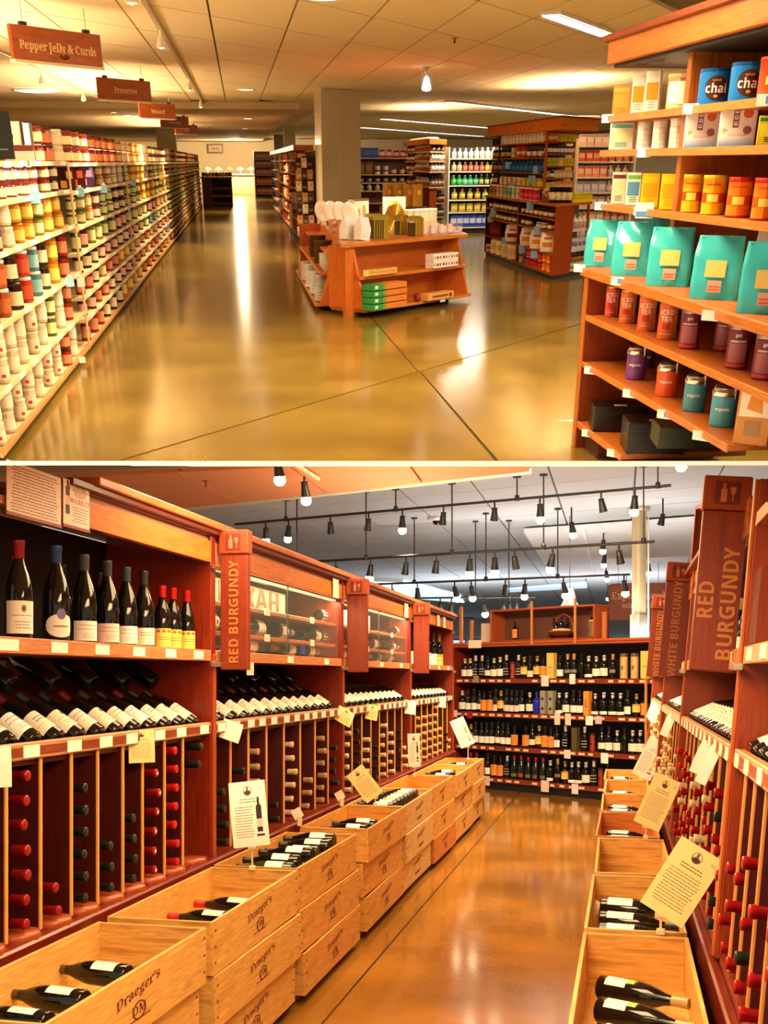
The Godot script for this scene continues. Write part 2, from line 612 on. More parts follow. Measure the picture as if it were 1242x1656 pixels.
func grocery_hall() -> void:
	var fl := concrete(rgb(150, 127, 55), 0.15)
	# floor: a dark bed with polished slabs, saw-cut joints between them
	var bed := hexa([at(-7, -0.1, 7.6), at(16, -0.1, 6.0), at(16, -0.1, 66), at(-7, -0.1, 66)], [at(-7, -0.012, 6.72), at(16, -0.012, 3.9), at(16, -0.012, 66), at(-7, -0.012, 66)])
	var floor_a := structure("floor", bed, plain(rgb(60, 45, 24), 0.9), GROCERY)
	var j := Vector2(1.35, 8.49)
	var u := Vector2(4.352, 5.275).normalized()
	var g := 0.011
	var west := j - u * (8.35 / u.x)
	var east := j + u * (14.6 / u.x)
	var front_l := Vector2(-7, 6.70)
	var front_r := Vector2(16, 3.87)
	var jf := front_l.lerp(front_r, (j.x + 7.0) / 23.0)
	var nl := Vector2(-u.y, u.x) * g
	var hit: Vector2 = Geometry2D.line_intersects_line(front_l, front_r - front_l, j, u)
	for plan in [
		[hit - nl + u * 0.02, jf - Vector2(g, 0), j - Vector2(g, 0) - nl * 1.6],
		[jf + Vector2(g, 0), front_r, Vector2(16, east.y), east - nl, j + Vector2(g, 0) - nl * 0.4],
		[front_l, hit + nl, j - Vector2(g, 0) + nl * 0.4, Vector2(j.x - g, 66), Vector2(-7, 66)],
		[j + Vector2(g, 0) + nl * 1.6, east + nl, Vector2(16, 66), Vector2(j.x + g, 66)]]:
		part(floor_a, "floor_slab", prism(plan, -0.012, 0.0), fl)
	# white edge of the deck, seen end on: closes the wine room under the grocery hall
	var top := 349.5 / 1700.0
	var bot := 342.5 / 1700.0
	var ring_lo = []
	var ring_hi = []
	for q in [Vector2(-0.9, 1.7), Vector2(0.9, 1.7), Vector2(3.2, 5.9), Vector2(-3.2, 5.9)]:
		ring_lo.append(Vector3(q.x, EYE + bot * q.y, -q.y))
		ring_hi.append(Vector3(q.x, EYE + top * q.y, -q.y))
	structure("trim", hexa(ring_lo, ring_hi), plain(rgb(246, 246, 244), 0.8), Transform3D(), "white sloping edge of the deck between the two sales floors", "trim")
	# ceiling
	var tile_mat := plain(rgb(236, 220, 184), 0.85)
	var ceiling := structure("ceiling", slab(-7, CEIL + 0.03, 2.0, 16, CEIL + 0.2, 66, 0.0), plain(rgb(120, 104, 76), 0.9), GROCERY)
	var rest := tool()
	var n := 0
	for k in range(0, 26):
		for i in range(-9, 20):
			var x0 := 0.526 + 0.684 * i + 0.009
			var x1 := x0 + 0.684 - 0.018
			var d0 := 8.6 + 2.06 * k - 4.12 + 0.02
			var d1 := d0 + 2.06 - 0.04
			var q := [Vector2(x0, d0 + 1.45 * x0), Vector2(x1, d0 + 1.45 * x1), Vector2(x1, d1 + 1.45 * x1), Vector2(x0, d1 + 1.45 * x0)]
			var mid: Vector2 = (q[0] + q[2]) / 2.0
			if mid.y < 3.0 or mid.y > 62.0 or (mid.y > 24.6 and mid.x < 1.3): continue
			var sx := mid.x / mid.y
			if mid.y > 7.5 and mid.y < 34.0 and sx > -0.24 and sx < 0.5 and n < 296:
				part(ceiling, "ceiling_tile", prism(q, CEIL, CEIL + 0.03), tile_mat)
				n += 1
			else:
				add_prism(rest, q, CEIL, CEIL + 0.03)
	var o := part(ceiling, "ceiling_tiles", done(rest), tile_mat)
	o.set_meta("kind", "stuff")
	structure("ceiling", slab(-7, 2.48, 24.8, 1.35, CEIL + 0.02, 66, 0.0), plain(rgb(226, 200, 156), 0.85), GROCERY, "lower plaster ceiling over the far end of the aisle", "ceiling")
	# walls
	var wm := plain(rgb(238, 216, 172), 0.85)
	structure("wall_left", slab(-7, 0, 6.5, -6.8, CEIL + 0.1, 66, 0.0), wm, GROCERY)
	structure("wall_right", slab(15.8, 0, 4, 16, CEIL + 0.1, 66, 0.0), wm, GROCERY)
	structure("wall_back", slab(-7, 0, 65, 16, CEIL + 0.1, 66, 0.0), plain(rgb(250, 232, 196), 0.85), GROCERY)
	grocery_columns()
	grocery_lamps()

func grocery_columns() -> void:
	var steel := StandardMaterial3D.new()
	steel.albedo_color = rgb(226, 214, 184)
	steel.metallic = 0.4
	steel.roughness = 0.28
	steel.normal_enabled = true
	steel.normal_texture = wavy
	steel.normal_scale = 0.7
	steel.uv1_triplanar = true
	steel.uv1_scale = Vector3(0.5, 1.6, 0.5)
	var c := Vector2(1.434, 19.84)
	var t := Vector2(0.756, 0.93)
	var a := Vector2(0, 1.55)
	var col := structure("column", prism([c, c + t, c + t + a, c + a], 0, CEIL), steel, GROCERY, "square column clad in brushed stainless steel behind the wooden display table", "column")
	var nrm := Vector2(t.y, -t.x).normalized() * 0.006
	var u := t.normalized()
	for s in [[0.004, 0.594], [0.606, 1.195]]:
		part(col, "steel_panel", prism([c + u * s[0], c + u * s[1], c + u * s[1] + nrm, c + u * s[0] + nrm], 0.0, CEIL - 0.002), steel)
	part(col, "steel_panel", prism([c + Vector2(-0.006, 0.01), c + Vector2(0, 0.01), c + a - Vector2(0, 0.01), c + a - Vector2(0.006, 0.01)], 0.0, CEIL - 0.002), steel)
	var note := StandardMaterial3D.new()
	note.albedo_color = rgb(206, 200, 178)
	note.roughness = 0.5
	var mid := c + u * 0.36 + nrm * 2.2
	part(col, "notice", sheet(0.3, 0.3), note, at(mid.x, 1.26, mid.y), turned(rad_to_deg(atan2(u.y, u.x))))
	var painted_col := plain(rgb(176, 158, 108), 0.6)
	for q in [[-2.62, 40.0, 0.64, 2.48, "olive painted column rising behind the left-hand jar shelves"], [1.5, 37.0, 0.36, 2.48, "nearer of the two slim olive columns at the far end of the aisle"], [1.5, 47.0, 0.42, 2.48, "farther of the two slim olive columns at the far end of the aisle"]]:
		structure("column", slab(q[0], 0, q[1], q[0] + q[2], q[3], q[1] + q[2], 0.01), painted_col, GROCERY, q[4], "column")

func grocery_lamps() -> void:
	var warm := Color(1.0, 0.86, 0.66)
	var white := Color(1.0, 0.94, 0.86)
	# recessed round downlights
	var disc := lathe([Vector2(0, 0), Vector2(0.09, 0)], 20)
	var rim := lathe([Vector2(0.09, 0.004), Vector2(0.125, -0.004), Vector2(0.13, 0.004), Vector2(0.13, 0.004), Vector2(0.09, 0.03)], 20)
	var spots := [[0.225, 20.3, CEIL, 1.0, "round downlight in the tiled ceiling left of the steel column"], [0.33, 29.8, 2.48, 1.0, "nearest round downlight in the lower ceiling over the far aisle"], [0.32, 38.6, 2.48, 1.0, "second round downlight in the lower ceiling over the far aisle"], [0.33, 51.0, 2.48, 1.0, "farthest round downlight in the lower ceiling over the far aisle"], [-3.0, 14.9, CEIL, 1.0, "round downlight at the left edge above the jar shelves"],
		[-2.45, 28.0, 2.48, 0.8, "left one of the pair of small downlights over the jar shelves"], [-2.2, 30.5, 2.48, 0.8, "right one of the pair of small downlights over the jar shelves"], [-2.6, 26.5, 2.48, 0.6, "small downlight nearest the edge of the lower ceiling"], [0.7, 9.2, CEIL, 1.0, "round downlight in the tiled ceiling nearest the lens"]]
	for s in spots:
		var o := thing("downlight", s[4], "ceiling light", GROCERY, at(s[0], s[2] - 0.012, s[1]))
		o.scale = Vector3.ONE * s[3] * 1.25
		part(o, "diffuser", disc, glowing(white, 9.0))
		part(o, "trim_ring", rim, plain(rgb(235, 230, 215), 0.5))
		lamp_spot("downlight_light", GROCERY, at(s[0], s[2] - 0.05, s[1]), at(s[0], 0, s[1]), warm, 16.0 * s[3], 62.0, 0.12)
	# oval cluster lens
	var ov := thing("ceiling_light", "long oval lens light in the plaster ceiling above the jar shelves", "ceiling light", GROCERY, at(-3.28, CEIL - 0.02, 20.8))
	part(ov, "diffuser", lathe([Vector2(0, -0.03), Vector2(0.25, -0.02), Vector2(0.36, 0.0)], 24), glowing(white, 5.0))
	part(ov, "trim_ring", lathe([Vector2(0.36, 0), Vector2(0.4, -0.01), Vector2(0.41, 0.015)], 24), plain(rgb(235, 225, 205), 0.5))
	lamp_spot("ceiling_light_light", GROCERY, at(-3.28, CEIL - 0.1, 20.8), at(-2.6, 0, 19), warm, 18.0, 70.0, 0.3)
	# fluorescent strips
	var runs := [[2.534, 9.673, 3.587, 11.276, 1, 0.15, 8.0, "single bright fluorescent strip above the right-hand tea shelves"], [4.191, 23.405, 9.685, 31.487, 4, 0.16, 8.0, "nearest row of strips beyond the steel column"], [4.036, 32.651, 8.906, 40.776, 4, 0.18, 7.0, "middle row of strips beyond the steel column"], [4.271, 40.633, 11.508, 54.234, 4, 0.2, 7.0, "farthest row of strips beyond the steel column"]]
	var order := ["first", "second", "third", "fourth"]
	for r in runs:
		var p := Vector2(r[0], r[1])
		var q := Vector2(r[2], r[3])
		var u := (q - p).normalized()
		var len: float = (q - p).length() / r[4]
		for k in r[4]:
			var m: Vector2 = p + u * len * (k + 0.5)
			var lb: String = r[7] if r[4] == 1 else "fluorescent strip, %s from left, %s" % [order[k], r[7]]
			var yaw := turned(rad_to_deg(atan2(u.y, u.x)))
			var o := thing("strip_light", lb, "strip light", GROCERY, at(m.x, CEIL - 0.03, m.y), yaw, "" if r[4] == 1 else "fluorescent strips beyond the column")
			part(o, "housing", box(len * 0.92, 0.028, r[5] + 0.03), plain(rgb(230, 226, 215), 0.5))
			part(o, "diffuser", box(len * 0.9, 0.006, r[5], 0.001), glowing(Color(0.92, 0.93, 1.0), 4.0), Vector3(0, -0.006, 0))
			for z in [-0.5, 0.0, 0.5]:
				part(o, "louvre_blade", box(len * 0.9, 0.006, 0.004, 0.0), plain(rgb(200, 200, 205), 0.4), Vector3(0, -0.012, z * r[5]))
			lamp_area("strip_light_light", GROCERY, at(m.x, CEIL - 0.06, m.y), yaw * DOWN, len * 0.9, r[5], Color(1.0, 0.93, 0.84), r[6] * (1.1 if r[4] > 1 else 1.0))
	# track lights
	for tr in [[-0.62, 6.4, 27.0, [8.2, 11.2, 17.5, 22.8], "near the aisle"], [-2.5, 8.0, 26.0, [13.3, 16.4, 20.6], "over the jar shelves"]]:
		var o := thing("light_track", "white ceiling light track running " + tr[4], "light track", GROCERY, at(tr[0], CEIL - 0.035, (tr[1] + tr[2]) / 2.0))
		part(o, "rail", box(0.045, 0.035, tr[2] - tr[1], 0.004), plain(rgb(190, 178, 150), 0.4, 0.3))
		var k := 0
		for d in tr[3]:
			k += 1
			var hd := thing("track_light", "small white track spotlight, %s along the track %s" % [nth(k), tr[4]], "spotlight", GROCERY, at(tr[0], CEIL - 0.035, d), Basis(), "white track spotlights")
			part(hd, "stem", tube(Vector3(0, 0, 0), Vector3(0, -0.05, 0), 0.008), plain(rgb(220, 210, 190), 0.4))
			part(hd, "lamp_head", lathe([Vector2(0.018, 0.0), Vector2(0.03, -0.03), Vector2(0.045, -0.1), Vector2(0.045, -0.1), Vector2(0.04, -0.1), Vector2(0.02, -0.05)], 14), plain(rgb(225, 215, 195), 0.4), Vector3(0, -0.04, 0))
			part(hd, "bulb", lathe([Vector2(0, -0.05), Vector2(0.03, -0.035), Vector2(0.036, 0), Vector2(0, 0.02)], 12), glowing(Color(1.0, 0.88, 0.7), 14.0), Vector3(0, -0.1, 0))
			lamp_spot("track_light_light", GROCERY, at(tr[0], CEIL - 0.24, d), at(-1.5, 0.8, d - 0.4), warm, 12.0, 50.0, 0.06)
	# clear glass jar pendant and sprinkler
	var pj := thing("pendant_lamp", "small clear glass jar lamp hanging from the tiled ceiling beside the steel column", "pendant lamp", GROCERY, at(2.49, CEIL, 15.4))
	part(pj, "canopy", lathe([Vector2(0, 0), Vector2(0.05, 0), Vector2(0.05, -0.015), Vector2(0, -0.02)], 14), plain(rgb(190, 180, 160), 0.3, 0.6))
	part(pj, "socket", lathe([Vector2(0, 0), Vector2(0.022, 0), Vector2(0.03, -0.09), Vector2(0, -0.09)], 12), plain(rgb(205, 200, 190), 0.3, 0.6), Vector3(0, -0.01, 0))
	part(pj, "glass_shade", lathe([Vector2(0.035, -0.02), Vector2(0.075, -0.07), Vector2(0.08, -0.26), Vector2(0.086, -0.27)], 20), pane())
	part(pj, "bulb", lathe([Vector2(0, -0.28), Vector2(0.055, -0.265), Vector2(0.06, -0.24), Vector2(0.03, -0.12), Vector2(0, -0.1)], 14), glowing(white, 5.0))
	lamp_spot("pendant_light", GROCERY, at(2.49, CEIL - 0.33, 15.4), at(2.49, 0, 15.4), warm, 10.0, 55.0, 0.06)
	var sp := thing("sprinkler", "tiny fire sprinkler head in the tiled ceiling above the glass pendant", "sprinkler", GROCERY, at(2.2, CEIL, 11.9))
	part(sp, "plate", lathe([Vector2(0, 0), Vector2(0.03, 0), Vector2(0.028, -0.008), Vector2(0, -0.01)], 12), plain(rgb(150, 130, 90), 0.3, 0.7))
	part(sp, "head", lathe([Vector2(0.008, 0), Vector2(0.008, -0.04), Vector2(0.02, -0.043), Vector2(0, -0.046)], 10), plain(rgb(110, 90, 60), 0.3, 0.7))
	# hanging aisle signs
	var words := ["Pepper Jelly & Curds", "Preserves", "Mustard", "Dressings", "Oils"]
	var dd := [9.45, 15.0, 21.07, 26.9, 33.0]
	var board := wood(rgb(196, 104, 48), 0, 0.4)
	for k in 5:
		var l := Vector2(-1.65, dd[k])
		var dir := Vector2(0.6, 0.78)
		var m := l + dir * 0.5
		var top: float = 2.45
		var o := thing("hanging_sign", ["wooden aisle sign reading Pepper Jelly & Curds hanging nearest the lens", "wooden aisle sign reading Preserves hanging second in the row", "small wooden aisle sign hanging third in the row", "small wooden aisle sign hanging fourth in the row", "small wooden aisle sign hanging farthest in the row"][k], "sign", GROCERY, at(m.x, top - 0.25, m.y), turned(rad_to_deg(atan2(dir.y, dir.x))), "wooden aisle signs")
		part(o, "board", box(0.95, 0.23, 0.035, 0.006), board)
		part(o, "bottom_strip", box(0.95, 0.02, 0.06, 0.002), plain(rgb(222, 205, 170), 0.5), Vector3(0, -0.02, 0))
		part(o, "lettering", lettering(words[k], 0.056 if k == 0 else 0.06, 0.004, true, true), plain(rgb(232, 196, 132), 0.4), Vector3(0, 0.10, 0.019))
		if k == 0:
			part(o, "flourish", lathe([Vector2(0, 0), Vector2(0.05, 0.002), Vector2(0, 0.004)], 12), plain(rgb(110, 40, 16), 0.5), Vector3(0.05, 0.045, 0.018), Basis(Vector3(1, 0, 0), PI / 2).scaled(Vector3(1, 0.4, 1)))
		for s in [-0.33, 0.33]:
			part(o, "hook", box(0.07, 0.025, 0.03, 0.004), plain(rgb(70, 50, 36), 0.4, 0.5), Vector3(s, 0.23, 0))
			part(o, "wire", tube(Vector3(s, 0.25, 0), Vector3(s, CEIL - top + 0.25, 0), 0.004, 6), plain(rgb(200, 190, 170), 0.4, 0.5))

# ================================================================ the wine room: shell and ceiling
func wine_room() -> void:
	var fl := concrete(rgb(180, 126, 48), 0.11)
	var bed := structure("floor", slab(-9, -0.12, -4, 9, -0.012, 44, 0.0), plain(rgb(60, 42, 22), 0.9), WINE)
	part(bed, "floor_slab", slab(-9, -0.012, -4, -1.299, 0, 44, 0.0), fl)
	part(bed, "floor_slab", slab(-1.287, -0.012, -4, 9, 0, 16.5, 0.0), fl)
	part(bed, "floor_slab", slab(-1.287, -0.012, 16.512, 9, 0, 44, 0.0), fl)
	var wm := plain(rgb(206, 205, 198), 0.85)
	structure("wall_left", slab(-9.2, 0, 11, -9, 3.9, 44, 0.0), wm, WINE)
	structure("wall_right", slab(9, 0, 9, 9.2, 3.9, 44, 0.0), wm, WINE)
	var back := structure("wall_back", slab(-9, 0, 44, 9, 4.1, 44.2, 0.0), wm, WINE)
	part(back, "panel_band", slab(-9, 2.2, 43.94, 9, 2.35, 44.0, 0.0), plain(rgb(120, 126, 132), 0.5))
	for k in 7:      # tall shop windows in the back wall
		var x := -8.2 + 2.3 * k
		var w := structure("window", slab(x, 0.9, 43.9, x + 1.9, 3.1, 43.95, 0.0), glowing(Color(0.72, 0.86, 1.0), 1.1), WINE, "pale shop window in the far wall, %s from the left" % nth(k + 1), "window")
		for q in [[x - 0.05, 0.85, x, 3.15], [x + 1.9, 0.85, x + 1.95, 3.15], [x - 0.05, 3.1, x + 1.95, 3.18], [x - 0.05, 0.82, x + 1.95, 0.9], [x + 0.93, 0.9, x + 0.97, 3.1]]:
			part(w, "frame_bar", slab(q[0], q[1], 43.85, q[2], q[3], 43.93, 0.004), plain(rgb(150, 155, 160), 0.4, 0.3))
	# grey tiled ceiling
	var tile := plain(rgb(176, 180, 184), 0.9)
	var ceiling := structure("ceiling", slab(-9, 4.03, 10.4, 9, 4.2, 44, 0.0), plain(rgb(100, 100, 96), 0.9), WINE, "grey tiled ceiling high above the wine racks", "ceiling")
	var rest := tool()
	var n := 0
	for k in 28:
		for i in 18:
			var d0 := 10.8 + 1.2 * k + 0.012
			var x0 := -8.8 + 1.0 * i + 0.012
			var q := [Vector2(x0, d0 - 0.3 * x0), Vector2(x0 + 0.976, d0 - 0.3 * (x0 + 0.976)), Vector2(x0 + 0.976, d0 + 1.176 - 0.3 * (x0 + 0.976)), Vector2(x0, d0 + 1.176 - 0.3 * x0)]
			var mid: Vector2 = (q[0] + q[2]) / 2.0
			if mid.y > 43.0 or mid.y < 11.2: continue
			if mid.x / mid.y > -0.5 and mid.x / mid.y < 0.12 and n < 292 and mid.y < 34.0:
				part(ceiling, "ceiling_tile", prism(q, 4.0, 4.03), tile)
				n += 1
			else:
				add_prism(rest, q, 4.0, 4.03)
	part(ceiling, "ceiling_tiles", done(rest), tile).set_meta("kind", "stuff")
	# lower warm ceiling at the left
	var edge := [Vector2(-9, 13.2), Vector2(-0.85, 10.55)]
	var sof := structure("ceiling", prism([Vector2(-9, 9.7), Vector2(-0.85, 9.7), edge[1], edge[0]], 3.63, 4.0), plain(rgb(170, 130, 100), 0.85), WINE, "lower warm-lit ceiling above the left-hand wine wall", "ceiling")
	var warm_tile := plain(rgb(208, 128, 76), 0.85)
	for k in 3:
		for i in 7:
			var f0: float = i / 7.0
			var f1: float = (i + 1) / 7.0
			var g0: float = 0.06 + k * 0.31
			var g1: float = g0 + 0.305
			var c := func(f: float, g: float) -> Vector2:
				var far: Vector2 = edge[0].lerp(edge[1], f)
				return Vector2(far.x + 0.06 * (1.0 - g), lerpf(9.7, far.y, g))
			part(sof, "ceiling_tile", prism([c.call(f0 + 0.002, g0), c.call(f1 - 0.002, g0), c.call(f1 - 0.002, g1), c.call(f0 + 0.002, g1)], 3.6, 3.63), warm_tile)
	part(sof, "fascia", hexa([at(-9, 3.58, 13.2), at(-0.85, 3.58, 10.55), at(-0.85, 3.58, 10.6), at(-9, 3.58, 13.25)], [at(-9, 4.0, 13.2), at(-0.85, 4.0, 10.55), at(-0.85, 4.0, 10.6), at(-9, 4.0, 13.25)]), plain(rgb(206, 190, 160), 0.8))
	# white cloud panel with a seam, skylight and blue glowing strip
	var cloud := thing("ceiling_panel", "large white flat panel hung under the grey tiled ceiling beside the steel pipe column", "ceiling panel", WINE, Vector3.ZERO)
	var wp := plain(rgb(226, 228, 232), 0.7)
	part(cloud, "panel", prism([Vector2(-1.5, 17.2), Vector2(-0.56, 16.95), Vector2(-0.55, 25.35), Vector2(-1.5, 25.6)], 3.9, 3.97), wp)
	part(cloud, "panel", prism([Vector2(-0.52, 16.94), Vector2(1.3, 16.4), Vector2(1.4, 24.5), Vector2(-0.51, 25.34)], 3.9, 3.97), wp)
	part(cloud, "seam", prism([Vector2(-0.56, 16.95), Vector2(-0.52, 16.94), Vector2(-0.51, 25.34), Vector2(-0.55, 25.35)], 3.88, 3.97), plain(rgb(245, 246, 248), 0.6))
	var sky := thing("skylight_window", "bright bluish skylight in the ceiling behind the left-hand wine wall", "skylight", WINE, Vector3.ZERO)
	part(sky, "glass_light", prism([Vector2(-6.3, 25.1), Vector2(-5.3, 25.6), Vector2(-4.55, 30.8), Vector2(-4.9, 34.0), Vector2(-6.7, 31.0)], 3.97, 3.99), glowing(Color(0.66, 0.9, 1.0), 2.2))
	part(sky, "frame", prism([Vector2(-6.35, 24.95), Vector2(-6.25, 24.95), Vector2(-5.2, 25.5), Vector2(-5.25, 25.6)], 3.9, 4.0), plain(rgb(220, 222, 225), 0.6))
	lamp_area("skylight_light", WINE, at(-5.6, 3.9, 29.0), DOWN, 1.4, 5.0, Color(0.75, 0.9, 1.0), 14.0)
	var streak := thing("blue_glow_strip", "long narrow blue glowing strip in the ceiling above the end shelf", "cove light", WINE, Vector3.ZERO)  # glowing strip for a blue streak on the ceiling
	part(streak, "glow_strip", prism([Vector2(-3.0, 28.9), Vector2(-0.8, 27.3), Vector2(-0.8, 28.2), Vector2(-3.0, 29.2)], 3.97, 3.99), glowing(Color(0.45, 0.72, 1.0), 1.6))
	part(streak, "lip", prism([Vector2(-3.0, 29.22), Vector2(-0.8, 28.22), Vector2(-0.8, 28.3), Vector2(-3.0, 29.3)], 3.9, 4.0), plain(rgb(200, 205, 210), 0.6))
	# pipe column
	var pc := structure("column", lathe([Vector2(0.1, 0), Vector2(0.1, 4.0)], 24), plain(rgb(190, 172, 138), 0.45, 0.35), WINE * Transform3D(Basis(), at(0.29, 0, 15.6)), "tall round pipe column behind the end shelf", "column")
	part(pc, "collar", lathe([Vector2(0.1, 1.9), Vector2(0.125, 1.9), Vector2(0.125, 2.45), Vector2(0.1, 2.45)], 24), plain(rgb(215, 212, 205), 0.4, 0.3))
	part(pc, "conduit", tube(Vector3(0.13, 0, -0.02), Vector3(0.13, 4, -0.02), 0.016), plain(rgb(225, 222, 215), 0.4))
	part(pc, "ceiling_flange", lathe([Vector2(0.1, 3.94), Vector2(0.16, 3.96), Vector2(0.16, 4.0)], 24), plain(rgb(190, 172, 138), 0.45, 0.35))
	wine_tracks()

func track_head(o_name: String, label: String, room: Transform3D, p: Vector3, lit: bool, drop: float, group: String) -> void:
	var black := plain(rgb(34, 32, 32), 0.45, 0.3)
	var o := thing(o_name, label, "spotlight", room, p, turned(rng.randf_range(-40, 40)), group)
	part(o, "stem", tube(Vector3(0, 0, 0), Vector3(0, -drop, 0), 0.012), black)
	part(o, "yoke", tube(Vector3(-0.035, -drop, 0), Vector3(0.035, -drop, 0), 0.01), black)
	var tip := Basis(Vector3(1, 0, 0), deg_to_rad(18))
	part(o, "lamp_head", lathe([Vector2(0, 0.02), Vector2(0.03, 0.0), Vector2(0.038, -0.06), Vector2(0.05, -0.15), Vector2(0.05, -0.15), Vector2(0.044, -0.15), Vector2(0.025, -0.07), Vector2(0, -0.06)], 14), black, Vector3(0, -drop, 0), tip)
	if lit:
		var centre := Vector3(0, -drop, 0) + tip * Vector3(0, -0.15, 0)
		part(o, "bulb", lathe([Vector2(0, -0.085), Vector2(0.035, -0.075), Vector2(0.054, -0.045), Vector2(0.048, 0.0), Vector2(0, 0.03)], 12), glowing(Color(1.0, 0.87, 0.68), 22.0), centre)
		lamp_spot("bulb_light", room, p + Vector3(0, -drop - 0.24, 0), p + Vector3(-0.1, -3.0, 1.6), Color(1.0, 0.84, 0.62), 5.0, 40.0, 0.05)

func wine_tracks() -> void:
	var black := plain(rgb(40, 38, 38), 0.45, 0.3)
	var tracks := [
		[Vector2(-5.316, 14.117), Vector2(0.581, 12.322), 3.72, [0.087, 0.15, 0.26, 0.357, 0.439, 0.535, 0.649, 0.745, 0.868, 0.933], "LLdDLdDLdL", [0.142, 0.423, 0.697, 0.976]],
		[Vector2(-3.823, 13.6), Vector2(0.403, 12.474), 3.11, [0.033, 0.155, 0.273, 0.371, 0.476, 0.552, 0.611, 0.722, 0.906], "dLddLLdLd", [-0.107, 0.138, 0.42, 0.696, 0.972]],
		[Vector2(-2.96, 15.847), Vector2(0.162, 15.25), 3.0, [-0.149, -0.016, 0.174, 0.257, 0.424, 0.519, 0.699, 0.973], "ddLLdLLL", [-0.032, 0.33, 0.673]],
		[Vector2(-2.859, 16.372), Vector2(-1.258, 16.467), 2.8, [0.073, 0.183, 0.498, 0.69, 0.75, 0.816, 0.935], "LLLdLLL", [0.419, 0.744]]]
	for t in 4:
		var tr: Array = tracks[t]
		var p: Vector2 = tr[0]
		var q: Vector2 = tr[1]
		var where: String = ["nearest and topmost", "second", "third", "farthest and lowest"][t]
		var o := thing("light_track", "black light track hung on rods under the grey ceiling, %s of the four" % where, "light track", WINE, at(p.x, tr[2], p.y))
		var a: Vector2 = p.lerp(q, -0.35 if t > 0 else 0.0) - p
		var b: Vector2 = q - p
		part(o, "rail", tube(at(a.x, 0, a.y), at(b.x, 0, b.y), 0.018), black)
		for s in tr[5]:
			var m: Vector2 = p.lerp(q, s) - p
			part(o, "rod", tube(at(m.x, 0, m.y), at(m.x, 4.0 - tr[2], m.y), 0.009), black)
			part(o, "ceiling_cup", lathe([Vector2(0, 0), Vector2(0.05, 0), Vector2(0.05, 0.02), Vector2(0, 0.02)], 12), black, at(m.x, 3.98 - tr[2], m.y))
			part(o, "joiner", lathe([Vector2(0, -0.02), Vector2(0.035, -0.02), Vector2(0.025, 0.05), Vector2(0, 0.05)], 12), black, at(m.x, 0, m.y))
		for k in tr[3].size():
			var m: Vector2 = p.lerp(q, tr[3][k])
			var lit: bool = tr[4][k] == "L"
			track_head("track_light", "%s black spotlight, %s from the left on the %s ceiling track" % ["glowing" if lit else "dark", nth(k + 1), where], WINE, at(m.x, tr[2], m.y), lit, 0.09, "spotlights on the %s track" % where)
	var k2 := 0
	for h in [[-0.66, 15.4, 3.72, true], [-0.235, 17.5, 3.72, true], [-0.243, 19.7, 3.72, true], [0.596, 14.9, 3.75, false], [0.6, 10.6, 3.75, true], [-0.254, 22.6, 3.72, true], [-0.27, 28.2, 3.72, true], [0.583, 21.4, 3.72, true]]:
		k2 += 1
		track_head("ceiling_spotlight", "black cone ceiling spotlight, %s" % ["nearest left of the pipe column", "second in the row left of the pipe column", "third in the row left of the pipe column", "unlit one right of the pipe column", "large one in the top right corner", "fourth in the row left of the pipe column", "last in the row left of the pipe column", "far one right of the pipe column"][k2 - 1], WINE, at(h[0], 4.0, h[1]), h[3], 0.22, "cone spotlights on the ceiling")
	# spotlights under the warm ceiling
	var tk := thing("light_track", "short white light track under the warm-lit ceiling", "light track", WINE, at(-2.98, 3.58, 9.4))
	part(tk, "rail", slab(-0.02, -0.03, -0.8, 0.02, 0.0, 0.9, 0.004), plain(rgb(220, 180, 140), 0.4))
	for k in 2:
		track_head("track_light", "bright spotlight under the warm-lit ceiling, %s of two" % ["left", "right"][k], WINE, at([-2.99, -3.07][k], 3.56, [9.0, 10.1][k]), true, 0.06, "spotlights under the warm ceiling")
		lamp_spot("bulb_light", WINE, at([-2.99, -3.07][k], 3.2, [9.0, 10.1][k]), at(-1.8, 1.6, 6.0 - k), Color(1.0, 0.78, 0.5), 10.0, 50.0, 0.06)
	# large bell pendant
	var pd := thing("pendant_lamp", "white ribbed bell pendant lamp hanging behind the display boxes", "pendant lamp", WINE, at(-0.72, 4.0, 16.2))
	part(pd, "cord", tube(Vector3(0, 0, 0), Vector3(0, -1.1, 0), 0.008), plain(rgb(120, 120, 120), 0.5))
	part(pd, "shade", lathe([Vector2(0.05, -1.1), Vector2(0.07, -1.16), Vector2(0.1, -1.3), Vector2(0.17, -1.42), Vector2(0.175, -1.43), Vector2(0.16, -1.425), Vector2(0.09, -1.3)], 24), plain(rgb(235, 238, 240), 0.4))
	part(pd, "bulb", lathe([Vector2(0, -1.44), Vector2(0.11, -1.42), Vector2(0.13, -1.39), Vector2(0, -1.3)], 16), glowing(Color(1.0, 0.97, 0.9), 10.0))
	lamp_omni("pendant_light", WINE, at(-0.72, 2.46, 16.2), Color(1, 0.93, 0.8), 2.0, 0.06)
	# dome camera, sprinkler
	var dm := thing("dome_camera", "white ceiling dome camera with a dark eye above the left wine wall", "security camera", WINE, at(-2.71, 4.0, 15.9))
	part(dm, "base", lathe([Vector2(0, 0), Vector2(0.14, 0), Vector2(0.15, -0.03), Vector2(0.1, -0.06), Vector2(0, -0.06)], 20), plain(rgb(232, 232, 228), 0.4))
	part(dm, "lens_dome", lathe([Vector2(0, -0.12), Vector2(0.05, -0.11), Vector2(0.075, -0.07), Vector2(0.075, -0.05)], 16), plain(rgb(30, 26, 26), 0.1))
	var sp := thing("sprinkler", "small sprinkler head under the warm-lit ceiling", "sprinkler", WINE, at(-4.2, 3.6, 10.3))
